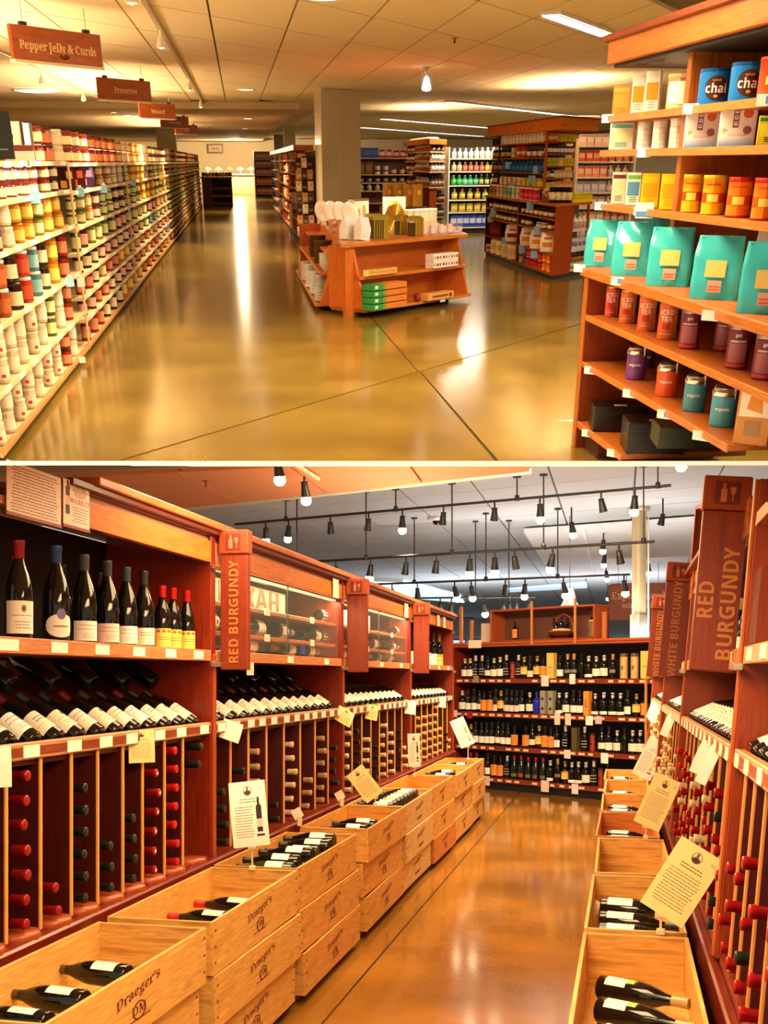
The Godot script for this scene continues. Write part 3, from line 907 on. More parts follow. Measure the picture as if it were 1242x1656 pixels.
	part(sp, "plate", lathe([Vector2(0, 0), Vector2(0.03, 0), Vector2(0.028, -0.01), Vector2(0, -0.01)], 10), plain(rgb(150, 110, 70), 0.3, 0.7))
	part(sp, "head", lathe([Vector2(0.008, 0), Vector2(0.008, -0.06), Vector2(0.024, -0.064), Vector2(0, -0.07)], 10), plain(rgb(150, 110, 70), 0.3, 0.7))
	# hanging sign far behind
	var hs := thing("hanging_sign", "reddish scalloped sign reading Experienced hanging behind the pipe column", "sign", WINE, at(0.4, 2.72, 22.2))
	part(hs, "board", box(1.1, 0.76, 0.04, 0.01), wood(rgb(196, 112, 84), 0, 0.6))
	for k in 6:
		part(hs, "scallop", can(0.06, 0.04, 12), wood(rgb(196, 112, 84), 0, 0.6), Vector3(-0.55, 0.08 + 0.12 * k, -0.02), Basis(Vector3(1, 0, 0), PI / 2))
	part(hs, "lettering", lettering("Experienced", 0.13, 0.006, true, false), plain(rgb(240, 205, 180), 0.5), Vector3(0, 0.5, 0.024))
	part(hs, "lettering", lettering("wine staff", 0.1, 0.006, true, false), plain(rgb(240, 205, 180), 0.5), Vector3(0, 0.3, 0.024))
	for s in [-0.4, 0.4]:
		part(hs, "wire", tube(Vector3(s, 0.76, 0), Vector3(s, 1.28, 0), 0.006, 6), plain(rgb(150, 150, 150), 0.4))

# ================================================================ the grocery hall: shelves and goods
func toned() -> StandardMaterial3D:
	if not mats.has("toned"):
		var m := StandardMaterial3D.new()
		m.vertex_color_use_as_albedo = true
		m.roughness = 0.5
		m.metallic_specular = 0.35
		mats["toned"] = m
	return mats["toned"]

func lin(c: Color) -> Color:
	return c.srgb_to_linear()

func add_toned_lathe(st: SurfaceTool, prof: Array, cols: Array, seg: int, o := Vector3.ZERO) -> void:
	for i in range(prof.size() - 1):
		st.set_color(lin(cols[i]))
		add_lathe(st, [prof[i], prof[i + 1]], seg, o)

func add_good(st: SurfaceTool, kind: String, w: float, h: float, c1: Color, c2: Color, c3: Color, o := Vector3.ZERO, seg := 12) -> void:
	var r := w / 2.0
	match kind:
		"jar":
			add_toned_lathe(st, [Vector2(0, 0), Vector2(r * 0.94, 0), Vector2(r, h * 0.06), Vector2(r, h * 0.18), Vector2(r * 1.015, h * 0.18), Vector2(r * 1.015, h * 0.68), Vector2(r, h * 0.68), Vector2(r * 0.9, h * 0.8), Vector2(r * 0.92, h * 0.8), Vector2(r * 0.92, h), Vector2(0, h)], [c1, c1, c1, c2, c2, c2, c1, c3, c3, c3], seg, o)
		"bottle":
			add_toned_lathe(st, [Vector2(0, 0), Vector2(r, 0), Vector2(r, h * 0.1), Vector2(r * 1.015, h * 0.1), Vector2(r * 1.015, h * 0.5), Vector2(r, h * 0.5), Vector2(r, h * 0.6), Vector2(r * 0.36, h * 0.76), Vector2(r * 0.36, h * 0.86), Vector2(r * 0.42, h * 0.86), Vector2(r * 0.42, h), Vector2(0, h)], [c1, c1, c2, c2, c2, c1, c1, c1, c3, c3, c3], seg, o)
		"tin":
			add_toned_lathe(st, [Vector2(0, 0), Vector2(r, 0), Vector2(r, h * 0.04), Vector2(r * 0.985, h * 0.05), Vector2(r * 0.985, h * 0.3), Vector2(r * 0.985, h * 0.55), Vector2(r * 0.985, h * 0.88), Vector2(r, h * 0.88), Vector2(r, h), Vector2(0, h)], [c3, c3, c3, c1, c2, c1, c3, c3, c3], seg, o)
		"box":
			st.set_color(lin(c1))
			add_box(st, o + Vector3(-r, 0, -r * 0.7), o + Vector3(r, h, r * 0.7), 0.002)
			st.set_color(lin(c2))
			add_box(st, o + Vector3(-r * 0.8, h * 0.3, r * 0.6), o + Vector3(r * 0.8, h * 0.72, r * 0.7 + 0.001))
			st.set_color(lin(c3))
			add_box(st, o + Vector3(-r * 0.9, h * 0.8, r * 0.6), o + Vector3(r * 0.9, h * 0.92, r * 0.7 + 0.001))
		"bag":
			st.set_color(lin(c1))
			var lo = []
			var mid = []
			var hi = []
			for q in [Vector2(-1, -1), Vector2(1, -1), Vector2(1, 1), Vector2(-1, 1)]:
				lo.append(o + Vector3(q.x * r * 0.92, 0, q.y * r * 0.6))
				mid.append(o + Vector3(q.x * r, h * 0.5, q.y * r * 0.68))
				hi.append(o + Vector3(q.x * r * 0.95, h, q.y * r * 0.08))
			add_hexa(st, lo, mid)
			add_hexa(st, mid, hi)
			st.set_color(lin(c2))
			add_hexa(st, [o + Vector3(-r * 0.65, h * 0.15, r * 0.62), o + Vector3(r * 0.65, h * 0.15, r * 0.62), o + Vector3(r * 0.65, h * 0.15, r * 0.5), o + Vector3(-r * 0.65, h * 0.15, r * 0.5)], [o + Vector3(-r * 0.65, h * 0.5, r * 0.69), o + Vector3(r * 0.65, h * 0.5, r * 0.69), o + Vector3(r * 0.65, h * 0.5, r * 0.5), o + Vector3(-r * 0.65, h * 0.5, r * 0.5)])
			st.set_color(lin(c3))
			add_hexa(st, [o + Vector3(-r * 0.5, h * 0.55, r * 0.6), o + Vector3(r * 0.5, h * 0.55, r * 0.6), o + Vector3(r * 0.5, h * 0.55, r * 0.3), o + Vector3(-r * 0.5, h * 0.55, r * 0.3)], [o + Vector3(-r * 0.5, h * 0.75, r * 0.4), o + Vector3(r * 0.5, h * 0.75, r * 0.4), o + Vector3(r * 0.5, h * 0.75, r * 0.2), o + Vector3(-r * 0.5, h * 0.75, r * 0.2)])

func good(kind: String, w: float, h: float, c1: Color, c2: Color, c3: Color) -> ArrayMesh:
	var key := "good%s%.3f%.3f%s%s%s" % [kind, w, h, c1.to_html(), c2.to_html(), c3.to_html()]
	if not cache.has(key):
		var st := tool()
		add_good(st, kind, w, h, c1, c2, c3)
		cache[key] = done(st)
	return cache[key]

# runs: [count, kind, width, height, body, label, cap, object name, phrase]; spread evenly from p0 to p1 (plan X, D)
func goods_row(room: Transform3D, p0: Vector2, p1: Vector2, y: float, yaw: float, where: String, runs: Array, stack := 1) -> void:
	var total := 0
	for r in runs: total += r[0]
	var i := 0
	for r in runs:
		for k in r[0]:
			var p: Vector2 = p0.lerp(p1, (i + 0.5) / total)
			i += 1
			if r[1] == "": continue
			for s in stack:
				var lb := "%s, %s from left %s" % [r[8], nth(i), where]
				if stack > 1: lb = "%s, %s from left %s, %s" % [r[8], nth(i), where, ["lower", "upper", "third"][s]]
				single(r[7], good(r[1], r[2], r[3], r[4], r[5], r[6]), toned(), lb, ["jar", "bottle", "tin", "box", "bag"][["jar", "bottle", "tin", "box", "bag"].find(r[1])], room, at(p.x, y + s * r[3], p.y), turned(yaw + rng.randf_range(-5, 5)), "goods " + where)

func grocery_fixtures() -> void:
	jar_shelves()
	tea_shelves()
	gift_table()
	tea_kiosk()
	far_shelves()

# ---------------------------------------------------------------- long jar shelves on the left
func jar_shelves() -> void:
	var cream := plain(rgb(206, 184, 140), 0.5)
	var rail := plain(rgb(216, 196, 150), 0.4)
	var tagm := plain(rgb(250, 246, 230), 0.5)
	var X := -1.37
	var g := thing("gondola_shelving", "long run of cream metal shelves full of jars along the left of the aisle", "shelving", GROCERY, at(X, 0, 6.0))
	var o := Vector3(-X, 0, 6.0)      # parts are given in room coordinates
	part(g, "kick_plate", slab(X - 0.45, 0, 5.98, X - 0.03, 0.045, 44, 0.0), plain(rgb(28, 22, 16), 0.5), o)
	part(g, "back_panel", slab(X - 0.5, 0.02, 5.96, X - 0.46, 1.62, 44, 0.0), plain(rgb(110, 78, 50), 0.6), o)  # dark tan carries the shade between the jars
	part(g, "end_panel", slab(X - 0.5, 0.02, 5.93, X - 0.05, 1.5, 5.96, 0.0), cream, o)
	var near_y := [0.05, 0.335, 0.66, 1.02, 1.285, 1.49]
	var far_y := [0.05, 0.26, 0.44, 0.615, 0.79, 0.99, 1.265, 1.48]
	var split := 9.75
	for set in [[near_y, 5.95, split], [far_y, split, 44.0]]:
		var k := 0
		for y in set[0]:
			var s := part(g, "shelf", slab(X - 0.46, y - 0.012, set[1], X - 0.006, y + 0.012, set[2], 0.002), cream, o)
			part(s, "price_rail", slab(X - 0.008, y - 0.016, set[1], X + 0.004, y + 0.016, set[2], 0.002), rail)
			var d: float = set[1] + 0.3
			while d < minf(set[2], 22.0):
				if rng.randf() < 0.8: part(s, "price_tag", slab(X + 0.003, y - 0.014, d, X + 0.006, y + 0.014, d + 0.028 * d, 0.0), tagm)
				d += 0.07 * d
			k += 1
	for d in [split, 14.6, 21.9, 33.0]:
		part(g, "upright", slab(X - 0.004, 0.03, d, X + 0.008, 1.5, d + 0.06, 0.002), cream, o)
	part(g, "base_strip", slab(X - 0.02, 0.04, 5.95, X + 0.012, 0.07, 44, 0.003), wood(rgb(226, 170, 104), 2), o)
	var lightbar := part(g, "shelf_light", slab(X - 0.06, 1.47, 5.6, X - 0.02, 1.49, 8.2, 0.002), glowing(Color(0.93, 0.95, 1.0), 3.0), o)
	lamp_area("shelf_light_light", GROCERY, at(X - 0.1, 1.46, 7.0), DOWN, 0.06, 2.4, Color(0.95, 0.96, 1.0), 0.4)

	# jars that can be picked apart
	var kinds := {
		"cream": [rgb(120, 40, 24), rgb(238, 222, 180), rgb(120, 24, 20), "cream-labelled dark-lidded jar"],
		"white": [rgb(206, 190, 160), rgb(226, 216, 194), rgb(232, 224, 206), "plain white jar"],
		"heart": [rgb(206, 190, 160), rgb(226, 214, 190), rgb(236, 226, 206), "white jar with red fruit print"],
		"green": [rgb(96, 108, 30), rgb(220, 210, 150), rgb(60, 70, 24), "olive green jar"],
		"amber": [rgb(206, 130, 20), rgb(236, 200, 90), rgb(160, 100, 16), "amber golden jar"],
		"pickle": [rgb(66, 88, 26), rgb(214, 222, 150), rgb(230, 220, 190), "pale-lidded green jar"],
		"pink": [rgb(80, 22, 18), rgb(226, 170, 150), rgb(70, 26, 18), "pinkish-labelled dark jar"],
		"red": [rgb(140, 22, 14), rgb(206, 130, 90), rgb(60, 14, 10), "dark-lidded red jar"],
		"dark": [rgb(46, 16, 12), rgb(228, 206, 170), rgb(34, 18, 12), "nearly black jar"],
		"coffee": [rgb(150, 70, 26), rgb(186, 96, 40), rgb(244, 240, 226), "white-lidded brown jar"],
		"rose": [rgb(170, 44, 30), rgb(198, 70, 44), rgb(244, 240, 226), "white-lidded red jar"],
		"blue": [rgb(60, 110, 130), rgb(120, 176, 190), rgb(244, 240, 226), "white-lidded blue jar"],
		"tan": [rgb(170, 110, 50), rgb(228, 196, 140), rgb(190, 150, 90), "parchment tan jar"],
		"mint": [rgb(110, 140, 80), rgb(230, 236, 200), rgb(240, 240, 220), "mint green jar"]}
	var near := [
		[0.065, 0.128, 2, "first shelf up", ["heart", "white", "heart", "heart", "white", "heart", "cream", "red", "white"]],
		[0.35, 0.146, 2, "second shelf up", ["white", "heart", "white", "white", "heart", "white", "pickle", "white", "red"]],
		[0.675, 0.158, 2, "third shelf up", ["coffee", "rose", "coffee", "dark", "rose", "blue", "dark", "amber", "red"]],
		[1.035, 0.119, 2, "fourth shelf up", ["amber", "amber", "pink", "white", "tan", "amber", "green", "amber", "pickle"]],
		[1.30, 0.09, 2, "fifth shelf up", ["cream", "cream", "cream", "cream", "cream", "cream", "cream", "cream", "dark"]]]
	var far := [
		[0.065, 0.185, 1, "lowest shelf", ["red", "red", "dark", "amber", "amber", "red", "dark", "red", "tan"]],
		[0.275, 0.152, 1, "second shelf up", ["pink", "red", "dark", "pink", "red", "tan", "red", "dark", "pink"]],
		[0.455, 0.15, 1, "third shelf up", ["red", "dark", "red", "amber", "tan", "pink", "tan", "pink", "red"]],
		[0.63, 0.152, 1, "fourth shelf up", ["dark", "dark", "pink", "dark", "pink", "pickle", "blue", "green", "tan"]],
		[0.805, 0.172, 1, "fifth shelf up", ["pickle", "green", "pickle", "pink", "pickle", "green", "pink", "tan", "green"]],
		[1.005, 0.115, 2, "sixth shelf up", ["green", "pink", "pickle", "dark", "pickle", "amber", "amber", "green", "tan"]],
		[1.28, 0.095, 2, "seventh shelf up", ["dark", "tan", "tan", "white", "amber", "amber", "green", "pickle", "mint"]],
		[1.495, 0.12, 2, "top shelf", ["cream", "cream", "cream", "red", "red", "tan", "tan", "white", "dark"]]]
	for bay in [[near, 6.02, split - 0.15, "in the near bay"], [far, split + 0.3, 23.5, "in the long bay"]]:
		for r in bay[0]:
			var d: float = bay[1] + (0.12 if bay[3] == "in the near bay" else 0.0)
			if r[0] < 0.3 and d < 7: d += 0.0
			if r[0] > 1.4: d = 8.75
			var i := 0
			while d < bay[2]:
				var key: String = r[4][mini(i * 9 / (18 if bay[1] > 9 else 9), 8)] if rng.randf() < 0.85 else r[4][rng.randi() % 9]
				if r[0] > 1.2 and r[0] < 1.4 and d > 9.5 and d < 12.2:
					d *= 1.052
					i += 1
					continue
				for s in r[2]:
					var q: Array = kinds[key]
					var rad := 0.041 + 0.003 * (i % 2)
					jar(GROCERY, at(X - 0.05 + rng.randf_range(-0.008, 0.008), r[0] + s * (r[1] + 0.001), d), rad, r[1] - rng.randf_range(0.0, 0.006), q, "%s, %s from near end, %s, %s bay%s" % [q[3], nth(i + 1), r[3], "near" if bay[1] < 9 else "long", "" if r[2] == 1 else [", lower", ", upper"][s]], "jars on the %s %s" % [r[3], bay[3]])
				d *= 1.052
				i += 1
	# farther jars that run together
	var st := tool()
	for r in far:
		var d := 23.8
		while d < 43.5:
			var q: Array = kinds[r[4][rng.randi() % 9]]
			for s in r[2]:
				add_good(st, "jar", 0.085, r[1], q[0], q[1], q[2], at(X - 0.05, r[0] + s * r[1], d), 8)
			d *= 1.03
	var rest := single("distant_jars", done(st), toned(), "rows of small jars running together at the far end of the left shelves", "jars", GROCERY)
	rest.set_meta("kind", "stuff")
	# things on the top shelf of the near bay and hanging cards
	var gift := thing("gift_box", "tall black gift box with a pale emblem at the left edge on the top shelf", "box", GROCERY, at(X - 0.07, 1.515, 7.45), turned(12))
	part(gift, "body", box(0.17, 0.26, 0.1, 0.003), plain(rgb(26, 30, 34), 0.35))
	part(gift, "emblem", lathe([Vector2(0, 0), Vector2(0.012, 0.001), Vector2(0, 0.002)], 14), plain(rgb(214, 214, 206), 0.4), Vector3(0, 0.16, 0.05), Basis(Vector3(1, 0, 0), PI / 2))
	part(gift, "print_line", box(0.1, 0.008, 0.001, 0.0), plain(rgb(120, 126, 130), 0.4), Vector3(0, 0.05, 0.05))
	var k := 0
	for q in [[8.1, rgb(236, 232, 218), rgb(40, 34, 30)], [8.45, rgb(238, 234, 222), rgb(60, 54, 48)], [6.9, rgb(240, 236, 224), rgb(90, 80, 70)]]:
		k += 1
		var b := thing("gift_box", "white boxed tumbler set with black strip, %s along the top left shelf" % nth(k), "box", GROCERY, at(X - 0.1, 1.505, q[0]), turned(15), "white boxes on the top left shelf")
		part(b, "body", box(0.14, 0.235, 0.09, 0.003), plain(q[1], 0.5))
		part(b, "black_strip", box(0.018, 0.235, 0.002, 0.0), plain(q[2], 0.4), Vector3(0.06, 0, 0.045))
		part(b, "emblem", box(0.04, 0.03, 0.002, 0.0), plain(q[2], 0.4), Vector3(-0.02, 0.13, 0.045))
	var rb := thing("gift_box", "low white box with a dark red top in front of the tumbler boxes", "box", GROCERY, at(X - 0.03, 1.505, 7.95), turned(15))
	part(rb, "body", box(0.15, 0.06, 0.08, 0.003), plain(rgb(240, 232, 216), 0.5))
	part(rb, "lid", box(0.152, 0.035, 0.082, 0.003), plain(rgb(120, 30, 26), 0.5), Vector3(0, 0.06, 0))
	# dark bags with orange tags
	for q in [[9.95, rgb(70, 22, 14), rgb(255, 180, 60)], [10.6, rgb(84, 20, 14), rgb(240, 110, 30)], [11.25, rgb(70, 36, 90), rgb(230, 150, 190)]]:
		var b := thing("gift_bag", "dark gift bag with %s tags hung on the seventh shelf" % (["yellow", "orange", "pink"][int((q[0] - 9.9) / 0.6)]), "bag", GROCERY, at(X - 0.05, 1.285, q[0]), turned(15))
		part(b, "body", good("bag", 0.14, 0.17, q[1], q[1], q[1]), toned())
		for s in 2: part(b, "tag", box(0.05, 0.055, 0.003, 0.0), plain(q[2], 0.5), Vector3(-0.03 + 0.05 * s, 0.02 + 0.07 * s, 0.062))
	k = 0
	for q in [[7.95, 1.25, rgb(130, 190, 226), "blue"], [10.2, 1.23, rgb(140, 200, 228), "blue"], [12.0, 1.22, rgb(140, 196, 226), "blue"], [15.4, 1.23, rgb(140, 196, 226), "blue"], [16.5, 1.24, rgb(250, 214, 60), "yellow"], [21.0, 1.22, rgb(250, 214, 60), "yellow"], [22.0, 0.36, rgb(40, 140, 230), "bright blue"], [9.0, 0.62, rgb(150, 200, 226), "pale blue"], [9.6, 0.56, rgb(235, 232, 222), "white"]]:
		k += 1
		var c := thing("price_card", "%s price card on the jar shelves, %s from the near end" % [q[3], nth([1, 4, 5, 6, 7, 8, 9, 2, 3][k - 1])], "price card", GROCERY, at(X + 0.02, q[1], q[0]), turned(35))
		part(c, "card", sheet(0.07, 0.075), plain(q[2], 0.5))
		part(c, "clip", box(0.03, 0.02, 0.012, 0.002), plain(rgb(235, 235, 230), 0.4), Vector3(0, 0.07, -0.004))
	var clip := thing("price_card", "small white tag poking out over the floor from the bottom shelf", "price card", GROCERY, at(X + 0.035, 0.03, 9.05), turned(10))
	part(clip, "card", sheet(0.05, 0.05), plain(rgb(238, 240, 240), 0.5))
	part(clip, "clip", box(0.02, 0.012, 0.03, 0.002), plain(rgb(220, 225, 228), 0.4), Vector3(0, 0.0, -0.015))

func jar(room: Transform3D, p: Vector3, r: float, h: float, q: Array, label: String, group: String) -> void:
	var o := thing("jar", label, "jar", room, p, turned(rng.randf_range(0, 40)), group)
	part(o, "glass", lathe([Vector2(0, 0), Vector2(r * 0.92, 0), Vector2(r, r * 0.12), Vector2(r, 0.098 * 0.72), Vector2(r * 0.93, 0.098 * 0.82), Vector2(r * 0.92, 0.098 * 0.9)], 14), plain(q[0], 0.12), Vector3.ZERO, Basis().scaled(Vector3(1, h / 0.098, 1)))
	part(o, "label", band(r * 1.012, 0.014, 0.066, 120.0, 10), plain(q[1], 0.55), Vector3.ZERO, Basis().scaled(Vector3(1, h / 0.098, 1)))
	if q[3].contains("fruit"): part(o, "fruit_print", band(r * 1.02, 0.032, 0.052, 16.0, 4), plain(rgb(190, 40, 30), 0.5))
	part(o, "lid", lathe([Vector2(r * 0.92, 0), Vector2(r * 0.97, 0.002), Vector2(r * 0.97, 0.015), Vector2(r * 0.97, 0.015), Vector2(r * 0.92, 0.018), Vector2(0, 0.018)], 14), plain(q[2], 0.35), Vector3(0, h - 0.0185, 0))

# ---------------------------------------------------------------- tea shelves at the right edge
func ramp(d: float) -> float:         # height at which the deck's front edge cuts what stands on it
	return 1.5 - 1.5 * d / 5.64

func tea_shelves() -> void:
	var oak := rgb(206, 124, 50)
	var red_oak := rgb(150, 66, 30)
	var dark := plain(rgb(26, 22, 22), 0.6)
	var g := thing("tea_shelving", "tall wooden shelf unit with tea tins at the right edge of the grocery hall", "shelving", GROCERY, at(2.2, 0, 5.9))
	var o := Vector3(-2.2, 0, 5.9)
	# lower cabinet: far end panel, back, shelves
	part(g, "end_panel", slab(1.87, 0.0, 5.92, 2.6, 0.95, 5.97, 0.004), wood(red_oak, 1), o)
	part(g, "end_edge", slab(1.862, 0.0, 5.915, 1.872, 0.95, 5.975, 0.002), wood(oak, 1), o)
	part(g, "back_panel", hexa([at(2.55, ramp(2.9), 2.9), at(2.6, ramp(2.9), 2.9), at(2.6, 0, 5.92), at(2.55, 0, 5.92)], [at(2.55, 1.95, 2.9), at(2.6, 1.95, 2.9), at(2.6, 1.95, 5.92), at(2.55, 1.95, 5.92)]), dark, o)
	for s in [[0.155, 1.88, 5.15, 0.03], [0.49, 1.88, 3.95, 0.025], [0.74, 1.88, 2.95, 0.025]]:
		var b := part(g, "shelf", slab(s[1], s[0] - s[3], s[2], 2.55, s[0], 5.92, 0.002), wood(oak, 2), o)
		part(b, "front_edge", slab(s[1] - 0.012, s[0] - s[3] - 0.004, s[2], s[1], s[0] + 0.003, 5.92, 0.003), wood(rgb(222, 142, 60), 2))
	part(g, "counter_top", slab(1.85, 0.935, 2.75, 2.6, 0.98, 6.03, 0.006), wood(rgb(222, 138, 58), 2), o)
	part(g, "base", slab(1.92, 0.0, 5.66, 2.6, 0.1, 5.92, 0.0), plain(rgb(80, 40, 22), 0.6), o)
	# upper shelves
	for s in [[1.295, 1.96, 6.12], [1.555, 1.96, 6.16], [1.715, 1.96, 6.16]]:
		var b := part(g, "shelf", slab(s[1], s[0] - 0.028, 2.75, 2.55, s[0], s[2], 0.002), wood(oak, 2), o)
		part(b, "front_edge", slab(s[1] - 0.01, s[0] - 0.03, 2.75, s[1], s[0] + 0.002, s[2], 0.003), wood(rgb(226, 150, 70), 2))
	part(g, "divider", slab(1.99, 0.98, 5.08, 2.55, 1.96, 5.13, 0.003), wood(oak, 1), o)
	part(g, "divider", slab(2.1, 0.98, 3.4, 2.55, 1.96, 3.44, 0.003), wood(oak, 1), o)
	part(g, "glass_back", slab(2.4, 0.99, 5.14, 2.41, 1.54, 6.1, 0.0), plain(rgb(120, 128, 112), 0.15), o)
	var cor := part(g, "cornice", slab(1.9, 1.945, 2.75, 2.62, 2.06, 6.0, 0.004), wood(rgb(214, 128, 52), 2, 0.35, 0.7), o)
	part(cor, "cap_moulding", slab(1.88, 2.045, 2.75, 2.62, 2.075, 6.03, 0.004), wood(rgb(150, 64, 28), 2))
	part(cor, "soffit_board", slab(1.93, 1.93, 2.8, 2.6, 1.945, 5.97, 0.0), dark)
	var yaw := -30.0
	# price tags on the shelf edges
	var tm := plain(rgb(246, 246, 244), 0.5)
	var tb := plain(rgb(90, 140, 206), 0.5)
	var tags_at := [[0.99, 1.838, 6.0], [0.985, 1.838, 5.35], [0.965, 1.838, 4.2], [0.485, 1.865, 5.75], [0.485, 1.865, 5.1], [0.485, 1.865, 4.62], [0.485, 1.865, 4.2], [0.15, 1.865, 5.7], [0.15, 1.865, 5.25], [1.72, 1.945, 6.05], [1.72, 1.945, 4.92], [1.72, 1.945, 4.2], [1.555, 1.945, 5.45], [1.30, 1.945, 6.05], [1.30, 1.945, 5.42]]
	var n := 0
	for q in tags_at:
		n += 1
		var c := part(g, "price_tag", box(0.07, 0.04, 0.002, 0.0), tm, at(q[1], q[0] - 0.035, q[2]) + o, turned(-45))
		if n % 2 == 0: part(c, "blue_patch", box(0.03, 0.025, 0.001, 0.0), tb, Vector3(0.015, 0.008, 0.0015))
	# teal bags
	var spots := [[6.05, 0.17, 0.235], [5.54, 0.19, 0.25], [5.02, 0.195, 0.25], [4.49, 0.19, 0.245], [4.02, 0.19, 0.25]]
	for k in 5:
		teal_bag("teal foil pouch with yellow label, %s from the left on the counter" % nth(k + 1), at(1.97, 0.981, spots[k][0]), yaw - 4 + 4 * (k % 3), spots[k][1], spots[k][2])
	teal_bag("teal foil pouch standing in the second row behind the others", at(2.22, 0.981, 5.25), yaw, 0.2, 0.30)
	teal_bag("teal foil pouch leaning at the back left of the counter", at(2.24, 0.981, 5.95), yaw - 10, 0.19, 0.26)
	var wb := thing("gift_bag", "white rounded packet with a faint mauve mark behind the teal pouches", "bag", GROCERY, at(2.2, 0.981, 4.3), turned(yaw))
	part(wb, "body", good("bag", 0.3, 0.3, rgb(242, 240, 234), rgb(236, 234, 228), rgb(236, 234, 228)), plain(rgb(242, 240, 234), 0.5))
	part(wb, "mark", box(0.05, 0.06, 0.002, 0.0), plain(rgb(150, 120, 160), 0.5), Vector3(0.05, 0.13, 0.104))
	var pc := thing("price_card", "white and blue shelf card standing above the teal pouches", "price card", GROCERY, at(1.94, 1.255, 5.35), turned(yaw))
	part(pc, "card", sheet(0.085, 0.07), plain(rgb(240, 242, 244), 0.5))
	part(pc, "blue_band", box(0.08, 0.025, 0.002, 0.0), tb, Vector3(0, 0.006, 0.001))
	# tins on the shelf below the counter
	var tea := [[5.85, 0.071, 0.155, rgb(226, 84, 70), "coral pink"], [5.59, 0.083, 0.161, rgb(232, 110, 44), "orange"], [5.30, 0.087, 0.168, rgb(232, 116, 46), "orange"], [5.02, 0.087, 0.172, rgb(226, 104, 42), "orange"]]
	for k in 4:
		var t = tea[k]
		var b := thing("tea_tin", "%s tea tin with white lettering, %s from the left under the counter" % [t[4], nth(k + 1)], "tin", GROCERY, at(1.99, 0.741, t[0]), turned(yaw), "coral and orange tea tins")
		part(b, "body", can(t[1] / 2, t[2] * 0.93, 22, 0.002), plain(t[3], 0.35))
		part(b, "lid", can(t[1] / 2 * 0.97, t[2] * 0.08, 22, 0.002), plain(rgb(206, 176, 90), 0.3, 0.6), Vector3(0, t[2] * 0.93, 0))
		var rows = ["ICED", "TEA"]
		for i in 2: part(b, "lettering", bent_text(rows[i], 0.022, t[1] / 2), plain(rgb(252, 240, 226), 0.4), Vector3(0, t[2] * (0.72 - 0.17 * i), 0))
		part(b, "fruit_print", band(t[1] / 2 + 0.0006, t[2] * 0.28, t[2] * 0.45, 24.0, 6), plain(rgb(196, 40, 24), 0.4))
		part(b, "print_line", band(t[1] / 2 + 0.0006, t[2] * 0.14, t[2] * 0.16, 40.0, 6), plain(rgb(252, 230, 210), 0.4))
		part(b, "back_panel", band(t[1] / 2 + 0.0005, t[2] * 0.03, t[2] * 0.9, 24.0, 6), plain(rgb(250, 226, 196), 0.4), Vector3.ZERO, turned(80))
	for k in 4:
		var d = [4.74, 4.66, 4.23, 3.98][k]
		var b := thing("wellness_tin", "plum coloured tin reading get connected, %s" % ["left of the gap under the counter", "half hidden behind the left one", "right of the gap under the counter", "at the right edge under the counter"][k], "tin", GROCERY, at(1.99 if k != 1 else 2.12, 0.741, d), turned(yaw), "plum tins")
		var r := 0.046
		part(b, "body", can(r, 0.15, 22, 0.002), plain(rgb(112, 26, 56), 0.35))
		part(b, "lid", can(r * 1.01, 0.018, 22, 0.002), plain(rgb(170, 140, 140), 0.25, 0.8), Vector3(0, 0.15, 0))
		part(b, "label", band(r + 0.0005, 0.025, 0.1, 48.0, 8), plain(rgb(168, 96, 108), 0.5))
		part(b, "lettering", bent_text("get", 0.012, r), plain(rgb(250, 240, 236), 0.4), Vector3(0, 0.132, 0))
		part(b, "lettering", bent_text("connected", 0.0095, r), plain(rgb(250, 240, 236), 0.4), Vector3(0, 0.109, 0))
		part(b, "base_band", band(r + 0.0006, 0.008, 0.02, 60.0, 8), plain(rgb(214, 60, 60), 0.4))
	# latched canisters one shelf lower
	var cans := [[5.69, 0.04, 0.13, rgb(90, 56, 110), "dim purple", 2.16], [5.38, 0.05, 0.165, rgb(122, 62, 150), "purple", 1.99], [4.94, 0.052, 0.155, rgb(232, 88, 40), "orange", 1.99], [4.60, 0.049, 0.16, rgb(64, 150, 176), "blue", 1.99], [4.29, 0.052, 0.168, rgb(70, 160, 186), "turquoise", 1.99]]
	for t in cans:
		var b := thing("tea_canister", "%s round tea canister with silver clasp lid on the shelf above the black boxes" % t[4], "canister", GROCERY, at(t[5], 0.491, t[0]), turned(yaw), "clasp lid canisters")
		part(b, "body", can(t[1], t[2] * 0.76, 24, 0.003), plain(t[3], 0.35))
		part(b, "lid", lathe([Vector2(t[1] * 1.03, 0), Vector2(t[1] * 1.05, 0.004), Vector2(t[1] * 1.05, t[2] * 0.1), Vector2(t[1] * 1.05, t[2] * 0.1), Vector2(t[1] * 0.93, t[2] * 0.12), Vector2(t[1] * 0.9, t[2] * 0.2), Vector2(t[1] * 0.9, t[2] * 0.2), Vector2(0, t[2] * 0.22)], 24), plain(rgb(206, 200, 190), 0.2, 0.9), Vector3(0, t[2] * 0.76, 0))
		part(b, "dark_top", can(t[1] * 0.8, 0.004, 20, 0.001), plain(rgb(50, 40, 44), 0.2), Vector3(0, t[2] * 0.985, 0))
		part(b, "script_print", bent_text("organic", 0.0125, t[1]), plain(rgb(250, 244, 236), 0.4), Vector3(0, t[2] * 0.45, 0))
		part(b, "clasp", box(0.012, 0.05, 0.01, 0.002), plain(rgb(200, 190, 180), 0.25, 0.8), Vector3(sin(1.0) * t[1], t[2] * 0.7, cos(1.0) * t[1]), turned(57))
	var kb := thing("coffee_packet", "kraft packet with white top panel and amber map shape at the right edge", "packet", GROCERY, at(1.98, 0.491, 3.98), turned(yaw))
